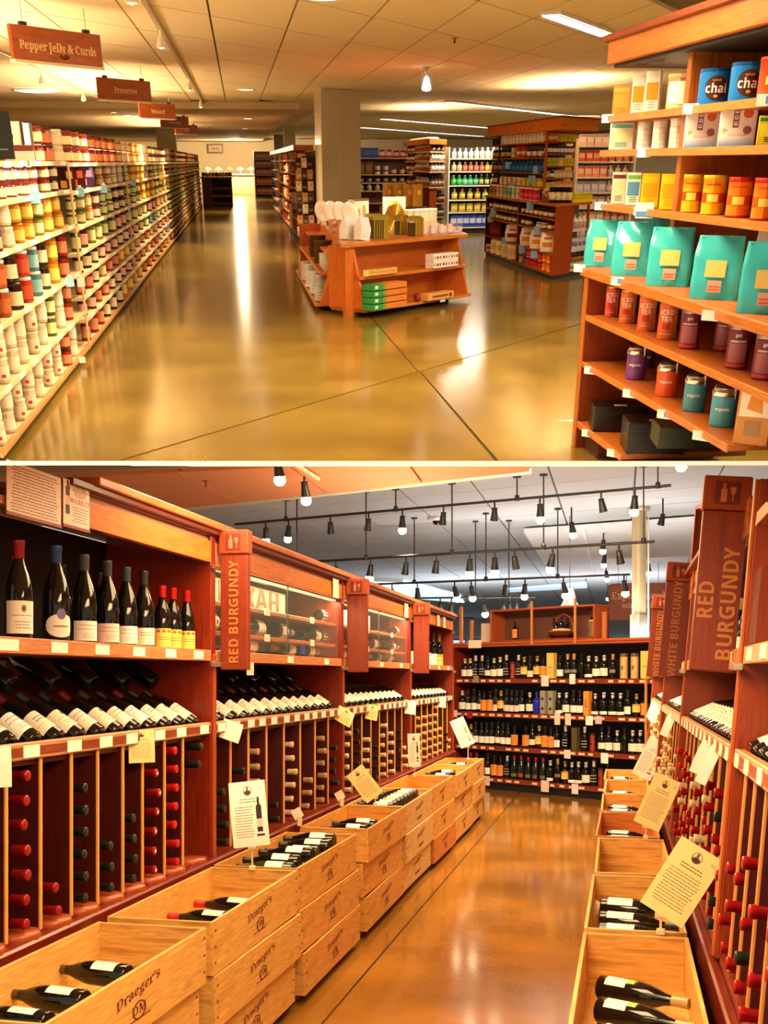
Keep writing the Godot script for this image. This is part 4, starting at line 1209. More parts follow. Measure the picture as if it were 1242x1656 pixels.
	part(kb, "body", good("box", 0.13, 0.225, rgb(206, 142, 70), rgb(206, 142, 70), rgb(206, 142, 70)), plain(rgb(206, 142, 70), 0.6))
	part(kb, "white_panel", box(0.112, 0.1, 0.002, 0.0), plain(rgb(248, 238, 214), 0.5), Vector3(0, 0.11, 0.047))
	part(kb, "map_print", prism([Vector2(-0.03, -0.02), Vector2(0.03, -0.035), Vector2(0.025, 0.025), Vector2(-0.02, 0.03)], 0, 0.002), plain(rgb(226, 150, 40), 0.5), Vector3(0, 0.16, 0.048), Basis(Vector3(1, 0, 0), PI / 2))
	part(kb, "window_patch", box(0.06, 0.06, 0.002, 0.0), plain(rgb(160, 120, 70), 0.25), Vector3(0, 0.035, 0.047))
	# black boxes on the bottom shelf
	for k in 4:
		var q = [[5.72, 0.30, 0.135, rgb(20, 20, 22)], [5.22, 0.30, 0.16, rgb(20, 20, 22)], [4.78, 0.3, 0.1, rgb(18, 40, 24)], [4.85, 0.3, 0.1, rgb(22, 22, 24)]][k]
		var b := thing("gift_box", "%s flat gift box with white sticker, %s" % ["dark green" if k == 2 else "black", ["leftmost on the lowest visible shelf", "middle one on the lowest visible shelf", "rightmost on the lowest visible shelf", "deep behind the green one on the lowest shelf"][k]], "box", GROCERY, at([2.04, 2.06, 2.05, 2.35][k], [0.157, 0.157, 0.29, 0.27][k], q[0]), turned(yaw + 20), "flat gift boxes")
		part(b, "body", box(q[1], q[2], 0.2, 0.004), plain(q[3], 0.3))
		part(b, "sticker", box(0.07, 0.002, 0.035, 0.0), tm, Vector3(0, q[2], 0.05))
		part(b, "lid_line", box(q[1] + 0.003, 0.004, 0.203, 0.0), plain(rgb(44, 40, 40), 0.3), Vector3(0, q[2] * 0.7, 0))
	# upper shelf goods
	var white := rgb(246, 244, 236)
	var ups := [
		[1.297, 6.01, "box", 0.075, 0.155, rgb(238, 230, 200), rgb(210, 220, 170), rgb(110, 52, 34), "cream carton with a brown base", "box"],
		[1.297, 5.78, "box", 0.075, 0.155, rgb(236, 240, 230), rgb(90, 150, 190), rgb(110, 190, 60), "white carton with a bright green top", "box"],
		[1.297, 5.53, "box", 0.088, 0.153, rgb(250, 196, 0), rgb(240, 160, 10), rgb(250, 206, 20), "plain yellow carton, first", "box"],
		[1.297, 5.26, "box", 0.092, 0.153, rgb(250, 196, 0), rgb(240, 160, 10), rgb(250, 206, 20), "plain yellow carton, second", "box"],
		[1.297, 5.00, "tin", 0.09, 0.153, rgb(248, 170, 20), rgb(220, 70, 10), rgb(240, 190, 40), "amber tea tin with a red lower band, left", "tin"],
		[1.297, 4.76, "tin", 0.1, 0.153, rgb(248, 170, 20), rgb(220, 70, 10), rgb(240, 190, 40), "amber tea tin with a red lower band, right", "tin"],
		[1.297, 4.50, "tin", 0.1, 0.148, rgb(246, 130, 20), rgb(232, 80, 14), rgb(206, 40, 20), "orange tea tin with a red lid, left", "tin"],
		[1.297, 4.26, "tin", 0.1, 0.148, rgb(246, 130, 20), rgb(232, 80, 14), rgb(206, 40, 20), "orange tea tin with a red lid, right", "tin"],
		[1.557, 6.03, "box", 0.125, 0.128, rgb(232, 238, 224), rgb(226, 234, 180), rgb(110, 200, 180), "mint and white carton on the middle upper shelf", "box"],
		[1.557, 5.70, "tin", 0.076, 0.122, white, rgb(236, 234, 224), white, "ribbed white canister, left of three", "canister"],
		[1.557, 5.48, "tin", 0.076, 0.122, white, rgb(236, 234, 224), white, "ribbed white canister, middle of three", "canister"],
		[1.557, 5.26, "tin", 0.074, 0.124, white, rgb(236, 234, 224), white, "ribbed white canister, right of three", "canister"],
		[1.557, 4.28, "box", 0.11, 0.1, rgb(220, 214, 30), rgb(236, 230, 60), rgb(70, 130, 60), "lime and green carton at the right edge", "box"],
		[1.717, 6.09, "box", 0.09, 0.14, rgb(222, 160, 60), rgb(228, 172, 70), rgb(236, 190, 90), "golden carton, leftmost on the top shelf", "box"],
		[1.717, 5.84, "box", 0.066, 0.172, white, rgb(226, 160, 40), white, "tall white carton with golden square, left of two", "box"],
		[1.717, 5.64, "box", 0.07, 0.178, white, rgb(226, 160, 40), white, "tall white carton with golden square, right of two", "box"],
		[1.717, 5.27, "tin", 0.13, 0.14, rgb(226, 190, 140), rgb(232, 206, 160), rgb(214, 180, 130), "round tan drum with a white label", "drum"],
		[1.717, 4.33, "tin", 0.12, 0.135, rgb(226, 70, 20), rgb(226, 70, 20), rgb(200, 50, 14), "orange tin at the right end of the top shelf", "tin"]]
	for t in ups:
		var b := thing({"box": "tea_box", "tin": "tea_tin", "canister": "tea_canister", "drum": "tea_drum"}[t[9]], t[8] + ["", " on the tea shelves"][int(t[8].count(" ") < 9)], t[9], GROCERY, at(2.03, t[0], t[1]), turned(yaw), "goods on the upper tea shelves")
		part(b, "body", good(t[2], t[3], t[4], t[5], t[6], t[7]), toned())
		if t[4] < 0.13 and t[5] == white:
			for i in 4: part(b, "rib", can(t[3] / 2 * 1.01, 0.004, 20, 0.001), plain(rgb(226, 222, 208), 0.5), Vector3(0, 0.02 + 0.022 * i, 0))
		elif t[9] == "drum":
			part(b, "label", band(t[3] / 2, 0.02, 0.11, 40.0, 8), plain(rgb(250, 244, 228), 0.5), Vector3.ZERO, turned(-10))
		elif t[9] == "tin":
			part(b, "badge", band(t[3] / 2, t[4] * 0.32, t[4] * 0.52, 28.0, 8), plain(rgb(252, 220, 90), 0.4))
			part(b, "print_line", band(t[3] / 2, t[4] * 0.74, t[4] * 0.78, 36.0, 8), plain(rgb(210, 70, 20), 0.4))
		else:
			for i in 3: part(b, "print_line", box(t[3] * 0.5, 0.004, 0.001, 0.0), plain(t[7].darkened(0.3), 0.5), Vector3(0, t[4] * (0.12 + 0.06 * i), t[3] * 0.35))
	# blue chai tins
	for k in 2:
		var b := thing("chai_tin", "blue oval-labelled tin reading chai, %s of two on the top shelf" % ["left", "right"][k], "tin", GROCERY, at(2.04, 1.717, [4.92, 4.60][k]), turned(yaw + 14), "blue chai tins")
		var r := 0.066
		part(b, "body", can(r, 0.125, 28, 0.003), plain(rgb(20, 120, 204), 0.3))
		part(b, "lid", can(r * 0.985, 0.012, 28, 0.002), plain(rgb(24, 92, 170), 0.3, 0.2), Vector3(0, 0.125, 0))
		var el := lathe([Vector2(0.0, 0), Vector2(0.0, 0)], 8)
		part(b, "oval_label", oval_band(r + 0.0008, 0.064, 0.75, 0.046), plain(rgb(70, 30, 32), 0.4))
		part(b, "lettering", bent_text("chai", 0.034, r + 0.001), plain(rgb(252, 246, 240), 0.4), Vector3(0, 0.062, 0))
		part(b, "lettering", bent_text("spiced", 0.009, r + 0.001), plain(rgb(226, 160, 60), 0.4), Vector3(0, 0.093, 0))
		part(b, "crest", oval_band(r + 0.0012, 0.033, 0.14, 0.006), plain(rgb(230, 180, 70), 0.4))
	# white tea cartons with zen stripe
	var zen := picture(256, 256, rgb(246, 244, 244))
	ink_rect(zen, 92, 4, 44, 130, rgb(120, 92, 96))
	for i in 3: ink_rect(zen, 100, 14 + 40 * i, 28, 26, rgb(240, 232, 226))
	for i in 3: ink_rect(zen, 106, 20 + 40 * i, 16, 8, rgb(120, 92, 96))
	ink_disc(zen, 196, 40, 36, 32, rgb(222, 90, 44))
	ink_disc(zen, 200, 150, 30, 28, rgb(150, 96, 110))
	ink_disc(zen, 40, 150, 22, 8, rgb(226, 180, 110))
	ink_disc(zen, 36, 152, 7, 24, rgb(226, 180, 110))
	for y in range(196, 256):
		ink_rect(zen, 0, y, 256, 1, rgb(246, 244, 244).lerp(rgb(110, 160, 224), (y - 196) / 60.0))
	ink_lines(zen, 60, 176, 150, 2, 10, rgb(140, 130, 150))
	var zm := printed("zen", zen, 0.4)
	for k in 2:
		var b := thing("tea_box", "white tea carton with orange fruit prints and blue foot, %s of two" % ["left", "right"][k], "box", GROCERY, at(2.04, 1.557, [5.0, 4.63][k]), turned(yaw + 4), "white fruit tea cartons")
		part(b, "carton", box(0.145, 0.143, 0.07, 0.002), plain(rgb(244, 242, 242), 0.4))
		part(b, "front_print", sheet(0.14, 0.14, 0.0, 1), zm, Vector3(0, 0.0015, 0.0352))

func oval_band(r: float, cy: float, half_an: float, half_h: float) -> ArrayMesh:
	var key := "oval%.4f%.3f%.3f%.3f" % [r, cy, half_an, half_h]
	if not cache.has(key):
		var st := tool()
		st.set_smooth_group(1)
		for k in 20:
			var q := []
			for e in [k, k + 1]:
				var s := lerpf(-1.0, 1.0, e / 20.0)
				var hh := half_h * sqrt(maxf(0.0, 1.0 - s * s))
				q.append(Vector3(r * sin(s * half_an), cy - hh, r * cos(s * half_an)))
				q.append(Vector3(r * sin(s * half_an), cy + hh, r * cos(s * half_an)))
			for j in [0, 3, 2, 0, 1, 3]: st.add_vertex(q[j])
		cache[key] = done(st)
	return cache[key]

func teal_bag(label: String, p: Vector3, yaw: float, w: float, h: float) -> void:
	var o := thing("coffee_pouch", label, "pouch", GROCERY, p, turned(yaw), "teal pouches")
	var key := "pouch%.3f%.3f" % [w, h]
	if not cache.has(key):
		var st := tool()
		st.set_smooth_group(1)
		var nu := 10
		var nv := 10
		var grid := func(u: float, v: float, side: float) -> Vector3:
			var ww := w / 2 * (1.0 + 0.05 * sin(v * 3.4) - 0.02 * v)
			var th := 0.045 * (1.0 - v * v * 0.92) * (0.55 + 0.45 * sqrt(maxf(0.0, 1.0 - u * u * 0.9)))
			var wr := 0.005 * sin(u * 5.0 + v * 9.0) * (1.0 if v > 0.05 else 0.0) + 0.0045 * sin(v * 16.0 + u * 3.0) * (1.0 if v > 0.05 else 0.0)
			return Vector3(u * ww, v * h, side * (th + wr) - 0.03 * v * v)
		for side in [1.0, -1.0]:
			for i in nu:
				for k in nv:
					var u0: float = lerpf(-1, 1, float(i) / nu)
					var u1: float = lerpf(-1, 1, float(i + 1) / nu)
					var v0: float = float(k) / nv
					var v1: float = float(k + 1) / nv
					var q := [grid.call(u0, v0, side), grid.call(u1, v0, side), grid.call(u1, v1, side), grid.call(u0, v1, side)]
					for j in ([0, 2, 1, 0, 3, 2] if side > 0 else [0, 1, 2, 0, 2, 3]): st.add_vertex(q[j])
			for k in nv:      # gussets
				var v0: float = float(k) / nv
				var v1: float = float(k + 1) / nv
				var a: Vector3 = grid.call(side, v0, 1.0)
				var b: Vector3 = grid.call(side, v0, -1.0)
				var c: Vector3 = grid.call(side, v1, -1.0)
				var d: Vector3 = grid.call(side, v1, 1.0)
				for q in ([a, c, b, a, d, c] if side > 0 else [a, b, c, a, c, d]): st.add_vertex(q)
		cache[key] = done(st)
	var foil := plain(rgb(64, 196, 206), 0.22, 0.1)
	part(o, "pouch", cache[key], foil)
	part(o, "seal_strip", box(w * 0.86, 0.012, 0.004, 0.001), plain(rgb(40, 160, 166), 0.3), Vector3(0, h * 0.93, -0.026))
	var slope := Basis(Vector3(1, 0, 0), deg_to_rad(-14))
	part(o, "yellow_label", sheet(w * 0.44, h * 0.27), plain(rgb(232, 204, 112), 0.45), Vector3(0, h * 0.36, 0.0445), slope)
	part(o, "pink_label", sheet(w * 0.3, h * 0.19), plain(rgb(228, 178, 150), 0.45), Vector3(0.004, h * 0.12, 0.051), Basis(Vector3(1, 0, 0), deg_to_rad(-5)))
	part(o, "print_line", box(w * 0.24, 0.006, 0.001, 0.0), plain(rgb(214, 100, 80), 0.5), Vector3(0.004, h * 0.2, 0.0505), Basis(Vector3(1, 0, 0), deg_to_rad(-5)))
	part(o, "print_line", box(w * 0.24, 0.006, 0.001, 0.0), plain(rgb(214, 100, 80), 0.5), Vector3(0.004, h * 0.15, 0.0515), Basis(Vector3(1, 0, 0), deg_to_rad(-5)))

# ---------------------------------------------------------------- gift table in the middle of the floor
func gift_table() -> void:
	var c := Vector2(1.02, 11.7)
	var t := Vector2(0.715, 0.70)
	var a := Vector2(0.03, 1.0)
	var nrm := Vector2(0.70, -0.715)       # out of the front
	var L := 2.23
	var oak := wood(rgb(244, 152, 62), 0, 0.3, 0.8)
	var oak_up := wood(rgb(236, 134, 52), 1, 0.32, 0.8)
	var g := thing("display_table", "orange oak display table with shelves standing alone on the polished floor", "table", GROCERY, at(c.x, 0, c.y))
	var o := -at(c.x, 0, c.y)
	part(g, "table_top", prism([c - t * 0.03 + nrm * 0.03, c + t * (L + 0.06) + nrm * 0.03, c + t * (L + 0.06) + a * 4.9, c - t * 0.03 + a * 5.0], 0.70, 0.735), oak, o)
	part(g, "corner_post", prism([c + Vector2(0.05, 0.06), c + Vector2(0.14, 0.14), c + Vector2(0.12, 0.28), c + Vector2(0.03, 0.2)], 0.0, 0.70), oak_up, o)
	var b0 := c + t * 0.2 - nrm * 0.32
	part(g, "back_board", prism([b0, b0 + t * 1.95, b0 + t * 1.95 - nrm * 0.03, b0 - nrm * 0.03], 0.07, 0.70), wood(rgb(240, 142, 54), 0, 0.32, 0.8), o)
	for s in [0.2, 2.13]:                  # slanted side boards of the front shelves
		var top0: Vector2 = c + t * s - nrm * 0.02
		var bot0: Vector2 = c + t * s + nrm * 0.15
		var back: Vector2 = c + t * s - nrm * 0.33
		var w := t * 0.035
		part(g, "side_board", hexa([at(bot0.x, 0.05, bot0.y), at(back.x, 0.05, back.y), at(back.x + w.x, 0.05, back.y + w.y), at(bot0.x + w.x, 0.05, bot0.y + w.y)], [at(top0.x, 0.70, top0.y), at(back.x, 0.70, back.y), at(back.x + w.x, 0.70, back.y + w.y), at(top0.x + w.x, 0.70, top0.y + w.y)]), oak_up, o)
	for s in [[0.41, 0.10], [0.085, 0.17]]:
		var f: Vector2 = c + t * 0.2 + nrm * s[1]
		var r: Vector2 = c + t * 2.19 + nrm * s[1]
		part(g, "shelf", prism([f, r, r - nrm * (s[1] + 0.32), f - nrm * (s[1] + 0.32)], s[0] - 0.03, s[0]), oak, o)
	part(g, "base", prism([c + Vector2(0.25, 0.5), c + t * 2.1 - nrm * 0.1, c + t * 2.1 + a * 4.5, c + Vector2(0.25, 4.8)], 0.0, 0.055), plain(rgb(50, 34, 22), 0.6), o)
	part(g, "inner_board", prism([c + Vector2(0.12, 0.3), c + Vector2(0.15, 0.3), c + Vector2(0.15, 4.9), c + Vector2(0.12, 4.9)], 0.05, 0.70), oak_up, o)
	# left wing with plate shelves
	part(g, "wing_board", hexa([at(0.83, 0.06, 12.36), at(1.1, 0.06, 12.30), at(1.1, 0.06, 12.36), at(0.83, 0.06, 12.42)], [at(1.02, 0.70, 12.36), at(1.1, 0.70, 12.30), at(1.1, 0.70, 12.36), at(1.02, 0.70, 12.42)]), oak_up, o)
	for s in [[0.075, 0.78], [0.40, 0.84], [0.60, 0.93]]:
		part(g, "wing_shelf", slab(s[1], s[0] - 0.03, 12.38, 1.14, s[0], 16.6, 0.004), wood(rgb(240, 142, 54), 2, 0.3), o)
	part(g, "wing_board", slab(0.84, 0.06, 16.5, 1.14, 0.70, 16.55, 0.0), oak_up, o)
	var tag := part(g, "price_tag", box(0.09, 0.05, 0.003, 0.0), plain(rgb(240, 240, 236), 0.5), at(2.27, 0.05, 12.62) + o, turned(40))
	# ---- plates and bowls on the wing
	var china := plain(rgb(240, 238, 232), 0.15)
	var plate := lathe([Vector2(0, 0), Vector2(0.055, 0), Vector2(0.1, 0.014), Vector2(0.103, 0.017), Vector2(0.1, 0.02), Vector2(0.055, 0.006), Vector2(0, 0.006)], 24)
	var stacks := [[0.89, 0.078, 12.62, 14, "nearest stack on the lowest wing shelf"], [0.88, 0.078, 13.35, 13, "second stack on the lowest wing shelf"], [0.87, 0.078, 14.1, 14, "third stack on the lowest wing shelf"], [0.87, 0.078, 15.0, 12, "farthest stack on the lowest wing shelf"]]
	for s in stacks:
		for k in s[3]:
			single("plate", plate, china, "white plate, %s from the bottom of the %s" % [nth(k + 1), s[4]], "plate", GROCERY, at(s[0] + rng.randf_range(-0.003, 0.003), s[1] + 0.0195 * k, s[2]), Basis(), "white plates in stacks")
	var bowl := lathe([Vector2(0, 0), Vector2(0.045, 0), Vector2(0.05, 0.012), Vector2(0.085, 0.045), Vector2(0.096, 0.075), Vector2(0.099, 0.078), Vector2(0.094, 0.078), Vector2(0.08, 0.045), Vector2(0.04, 0.015), Vector2(0, 0.014)], 24)
	for k in 5:
		single("bowl", bowl, china, "white bowl, %s from the bottom of the nested pile on the middle wing shelf" % nth(k + 1), "bowl", GROCERY, at(0.95, 0.401 + 0.026 * k, 12.65), Basis(), "nested white bowls")
	for s in [[0.97, 0.401, 13.6], [0.97, 0.401, 14.6]]:
		for k in 5:
			single("basket", woven_ring(0.11, 0.055), wood(rgb(120, 92, 56), 0, 0.7, 2.0), "dark woven basket, %s up in the %s pile on the wing" % [nth(k + 1), "nearer" if s[2] < 14 else "farther"], "basket", GROCERY, at(s[0], s[1] + 0.05 * k, s[2]), turned(k * 20), "woven baskets on the wing")
	# ---- on the top, front to back
	var Y := 0.736
	for k in 4:
		single("plate", lathe([Vector2(0, 0), Vector2(0.08, 0), Vector2(0.15, 0.02), Vector2(0.152, 0.024), Vector2(0.15, 0.027), Vector2(0.08, 0.008), Vector2(0, 0.008)], 28), china, "large white plate stood on edge in the rack, %s from the left" % nth(k + 1), "plate", GROCERY, at(1.12 + 0.1 * k, Y + 0.145, 15.7 - 0.25 * k), turned(38) * Basis(Vector3(1, 0, 0), deg_to_rad(72)), "plates on edge")
	for k in 3:
		single("plate_rack", hexa([at(-0.1, 0, -0.06), at(0.1, 0, -0.06), at(0.1, 0, 0.06), at(-0.1, 0, 0.06)], [at(-0.08, 0.05, -0.03), at(0.08, 0.05, -0.03), at(0.08, 0.05, 0.03), at(-0.08, 0.05, 0.03)]), wood(rgb(190, 130, 80), 0, 0.4), "small wooden plate stand under the large plates, %s from the left" % nth(k + 1), "plate stand", GROCERY, at(1.2 + 0.1 * k, Y, 15.5 - 0.3 * k), turned(38), "plate stands")
	for k in 4:
		var b := thing("card_box", "little pinkish card box behind the white pouches, %s of four" % nth(k + 1), "box", GROCERY, at(1.10 + 0.09 * (k % 2), Y + 0.075 * (k / 2), 13.7 - 0.15 * (k % 2)), turned(40), "pinkish card boxes")
		part(b, "body", box(0.08, 0.074, 0.06, 0.002), plain(rgb(214, 140, 108), 0.5))
		part(b, "print", box(0.06, 0.04, 0.001, 0.0), plain(rgb(240, 214, 190), 0.5), Vector3(0, 0.018, 0.0305))
	var art := picture(96, 120, rgb(244, 238, 228))
	ink_disc(art, 30, 70, 10, 30, rgb(200, 150, 130))
	ink_disc(art, 64, 60, 12, 36, rgb(206, 160, 130))
	ink_disc(art, 48, 92, 22, 8, rgb(170, 120, 90))
	ink_rect(art, 0, 0, 96, 6, rgb(60, 50, 44))
	var cb := thing("gift_carton", "white carton printed with pale leaves behind the white pouches", "box", GROCERY, at(1.59, Y, 15.4), turned(36))
	part(cb, "carton", box(0.27, 0.32, 0.12, 0.003), plain(rgb(244, 238, 228), 0.5))
	part(cb, "front_print", sheet(0.26, 0.31, 0.0, 1), printed("leaves", art), Vector3(0, 0.003, 0.0615))
	part(cb, "dark_edge", box(0.272, 0.012, 0.122, 0.001), plain(rgb(70, 56, 48), 0.5), Vector3(0, 0.315, 0))
	for k in 2:
		var b := thing("white_packet", "white cellophane packet with folded top, %s of two at the table's left corner" % ["left", "right"][k], "packet", GROCERY, at([1.15, 1.30][k], Y, [12.40, 12.28][k]), turned(44) * Basis(Vector3(0, 0, 1), deg_to_rad(-8)))
		part(b, "pouch", good("bag", 0.16, 0.235, rgb(240, 240, 240), rgb(232, 230, 226), rgb(236, 238, 240)), plain(rgb(238, 239, 240), 0.25))
		part(b, "label", sheet(0.075, 0.07), plain(rgb(214, 226, 226), 0.4), Vector3(-0.01, 0.04, 0.056), Basis(Vector3(1, 0, 0), deg_to_rad(-8)))
	# olive and gold gift wares
	var olive := plain(rgb(150, 132, 30), 0.35)
	var gold := plain(rgb(206, 160, 40), 0.3, 0.4)
	var brown := plain(rgb(70, 50, 14), 0.5)
	var ob := thing("striped_box", "olive gold box with dark slatted side, left of the golden fan", "box", GROCERY, at(1.50, Y, 12.6), turned(30))
	part(ob, "body", box(0.2, 0.2, 0.16, 0.004), brown)
	part(ob, "cover", hexa([at(-0.11, 0.19, -0.09), at(0.11, 0.19, -0.09), at(0.11, 0.2, 0.09), at(-0.11, 0.2, 0.09)], [at(-0.11, 0.235, -0.09), at(0.11, 0.235, -0.09), at(0.09, 0.25, 0.09), at(-0.09, 0.25, 0.09)]), olive)
	for k in 5: part(ob, "slat", box(0.013, 0.19, 0.012, 0.003), olive, Vector3(-0.09 + 0.034 * k, 0, 0.083))
	part(ob, "side_panel", box(0.07, 0.19, 0.01, 0.002), olive, Vector3(0.068, 0, 0.086))
	var fan := thing("fan", "round golden pleated fan standing up in the middle of the table", "fan", GROCERY, at(1.86, Y + 0.155, 13.77), turned(36))
	for k in 24:
		var an := TAU * k / 24.0
		var a1 := TAU * (k + 1) / 24.0
		var am := (an + a1) / 2.0
		part(fan, "pleat", hexa([Vector3(0, 0, 0.012), Vector3(cos(an) * 0.165, sin(an) * 0.155, 0.006), Vector3(cos(am) * 0.165, sin(am) * 0.155, 0.02), Vector3(cos(a1) * 0.165, sin(a1) * 0.155, 0.006)], [Vector3(0, 0, 0.0), Vector3(cos(an) * 0.165, sin(an) * 0.155, 0.0), Vector3(cos(am) * 0.165, sin(am) * 0.155, 0.0), Vector3(cos(a1) * 0.165, sin(a1) * 0.155, 0.0)]), gold)
	part(fan, "hub", lathe([Vector2(0, 0.02), Vector2(0.02, 0.015), Vector2(0.024, 0)], 14), olive, Vector3(0, 0, 0.01), Basis(Vector3(1, 0, 0), PI / 2))
	var bd := thing("picture_board", "white board with a golden half disc behind the fan", "board", GROCERY, at(2.14, Y, 15.9), turned(34))
	part(bd, "board", box(0.42, 0.33, 0.02, 0.003), plain(rgb(240, 236, 226), 0.5))
	part(bd, "half_disc", lathe([Vector2(0, 0.006), Vector2(0.15, 0.006), Vector2(0.15, 0.0)], 24), gold, Vector3(0, 0.13, 0.011), Basis(Vector3(1, 0, 0), PI / 2))
	for k in 2:
		var ab := thing("arched_basket", "arched gold slatted basket, %s of the pair right of the fan" % ["left", "right"][k], "basket", GROCERY, at([1.88, 1.99][k], Y, [13.30, 12.95][k]), turned(30 + 12 * k))
		part(ab, "body", box(0.13, 0.14, 0.11, 0.004), brown)
		for i in 5:
			var x := -0.06 + 0.03 * i
			var hh := 0.15 + 0.05 * sqrt(maxf(0.0, 1.0 - pow((x + 0.02 * (1 - k)) / 0.085, 2)))
			part(ab, "slat", box(0.014, hh, 0.012, 0.004), gold, Vector3(x, 0, 0.062))
		part(ab, "arch_rim", arch_rim(0.075, 0.06), olive, Vector3(0, 0.15, 0.0))
		part(ab, "side_panel", box(0.012, 0.19, 0.12, 0.003), olive, Vector3(0.075, 0, 0))
	for k in 4:
		var x: float = [2.22, 2.36, 2.5, 2.62][k]
		var b := thing("gold_gift_bag", "tall olive gold gift bag with a cord handle, %s from the left behind the board" % nth(k + 1), "bag", GROCERY, at(x, Y + 0.17, 17.2 - 0.1 * k), turned(30), "gold gift bags")
		part(b, "body", box(0.135, 0.3, 0.09, 0.003), plain(rgb(176, 136, 34), 0.4))
		part(b, "window_print", box(0.06, 0.06, 0.002, 0.0), plain(rgb(232, 208, 140), 0.4), Vector3(0, 0.16, 0.046))
		part(b, "handle", lathe([Vector2(0.03, -0.003), Vector2(0.034, 0), Vector2(0.03, 0.003), Vector2(0.026, 0), Vector2(0.03, -0.003)], 14), plain(rgb(120, 84, 20), 0.5), Vector3(0, 0.3, 0.04), Basis(Vector3(1, 0, 0), PI / 2))
	single("riser", hexa([at(2.1, Y, 17.05), at(2.75, Y, 16.75), at(2.78, Y, 17.1), at(2.12, Y, 17.4)], [at(2.1, Y + 0.169, 17.05), at(2.75, Y + 0.169, 16.75), at(2.78, Y + 0.169, 17.1), at(2.12, Y + 0.169, 17.4)]), plain(rgb(70, 48, 28), 0.6), "dark block lifting the gold gift bags at the back of the table", "riser", GROCERY)
	# clear boxes and white things at the right
	for k in 4:
		var b := thing("clear_box", "clear box of pinkish white soap, %s from the left on the table's right half" % nth(k + 1), "box", GROCERY, at(2.12 + 0.12 * k, Y, 13.15 + 0.1 * k), turned(40), "clear soap boxes")
		part(b, "clear_shell", box(0.105, 0.14, 0.1, 0.003), pane())
		part(b, "soap", can(0.04, 0.1, 16, 0.008), plain(rgb(246, 226, 214), 0.4), Vector3(0, 0.003, 0))
	for k in 2:
		var b := thing("glass_tumbler", "clear glass tumbler, %s of two at the right end of the table" % ["left", "right"][k], "glass", GROCERY, at(2.56 + 0.09 * k, Y, 13.6 + 0.1 * k))
		part(b, "glass", lathe([Vector2(0, 0.004), Vector2(0.036, 0.004), Vector2(0.036, 0), Vector2(0.046, 0.13), Vector2(0.043, 0.13), Vector2(0.035, 0.01), Vector2(0, 0.01)], 20), pane())
		part(b, "candle", can(0.033, 0.05, 14, 0.004), plain(rgb(244, 236, 222), 0.4), Vector3(0, 0.011, 0))
	for k in 5:
		var b := thing("silver_box", "flat silver white box, %s in the row behind the clear boxes" % nth(k + 1), "box", GROCERY, at(2.30 + 0.1 * k, Y + 0.0, 15.6 + 0.1 * k), turned(38), "silver white boxes")
		part(b, "body", box(0.1, 0.15, 0.09, 0.003), plain(rgb(226, 216, 206), 0.3))
		part(b, "lid", box(0.104, 0.03, 0.094, 0.003), plain(rgb(244, 240, 236), 0.3), Vector3(0, 0.15, 0))
	# ---- front shelves
	var fy := rad_to_deg(atan2(t.y, t.x))
	for k in 2:
		var b := thing("incense_box", "long pale wooden stick box, %s of the pair on the middle shelf" % ["lower", "upper"][k], "box", GROCERY, at(1.47, 0.411 + 0.032 * k, 11.98), turned(fy))
		part(b, "body", box(0.52, 0.03, 0.06, 0.004), wood(rgb(246, 206, 120), 0, 0.4))
		part(b, "end_cap", box(0.012, 0.031, 0.061, 0.002), plain(rgb(250, 226, 160), 0.5), Vector3(-0.255, 0, 0))
	for k in 6:
		var b := thing("patterned_box", "white box with small coloured prints, %s in the %s row on the middle shelf" % [nth(k % 3 + 1), ["lower", "upper"][k / 3]], "box", GROCERY, at(2.17 + 0.12 * (k % 3) - 0.0, 0.411 + 0.075 * (k / 3), 12.72 + 0.118 * (k % 3)), turned(fy), "white printed boxes")
		part(b, "body", box(0.155, 0.072, 0.12, 0.002), plain(rgb(244, 236, 226), 0.5))
		for i in 3: part(b, "print", box(0.03, 0.03, 0.001, 0.0), plain([rgb(220, 150, 50), rgb(60, 60, 66), rgb(190, 70, 40)][(i + k) % 3], 0.5), Vector3(-0.05 + 0.05 * i, 0.02, 0.0605))
	for k in 4:
		var b := thing("green_box", "long orange box with green printed end, %s in the stack on the lowest shelf" % ["bottom one", "second", "third", "topmost"][k], "box", GROCERY, at(1.50, 0.086 + 0.066 * k, 11.86), turned(fy), "long green ended boxes")
		part(b, "body", box(0.58, 0.056, 0.16, 0.003), plain(rgb(206, 120, 40), 0.45))
		part(b, "green_end", box(0.17, 0.0575, 0.162, 0.003), plain(rgb(44, 140, 64), 0.45), Vector3(-0.207, -0.0005, 0))
		part(b, "mark", box(0.05, 0.03, 0.001, 0.0), plain(rgb(200, 226, 190), 0.5), Vector3(-0.24, 0.017, 0.082))
		part(b, "fade_band", box(0.05, 0.0572, 0.1615, 0.002), plain(rgb(120, 134, 52), 0.45), Vector3(-0.098, -0.0003, 0))
	var fb := thing("flat_box", "flat kraft box with dark lettering strip at the right of the lowest shelf", "box", GROCERY, at(2.20, 0.086, 12.60), turned(fy))
	part(fb, "body", box(0.5, 0.075, 0.12, 0.003), plain(rgb(226, 160, 84), 0.5))
	part(fb, "print_strip", box(0.3, 0.022, 0.001, 0.0), plain(rgb(120, 70, 40), 0.5), Vector3(-0.02, 0.028, 0.0605))
	part(fb, "emblem", box(0.05, 0.04, 0.001, 0.0), plain(rgb(100, 60, 36), 0.5), Vector3(0.18, 0.018, 0.0605))
	single("ornament", lathe([Vector2(0, 0), Vector2(0.03, 0.008), Vector2(0.045, 0.045), Vector2(0.03, 0.08), Vector2(0.008, 0.09), Vector2(0, 0.092)], 16), plain(rgb(130, 40, 20), 0.3), "dark red round ornament left of the flat kraft box", "ornament", GROCERY, at(1.93, 0.086, 12.36))

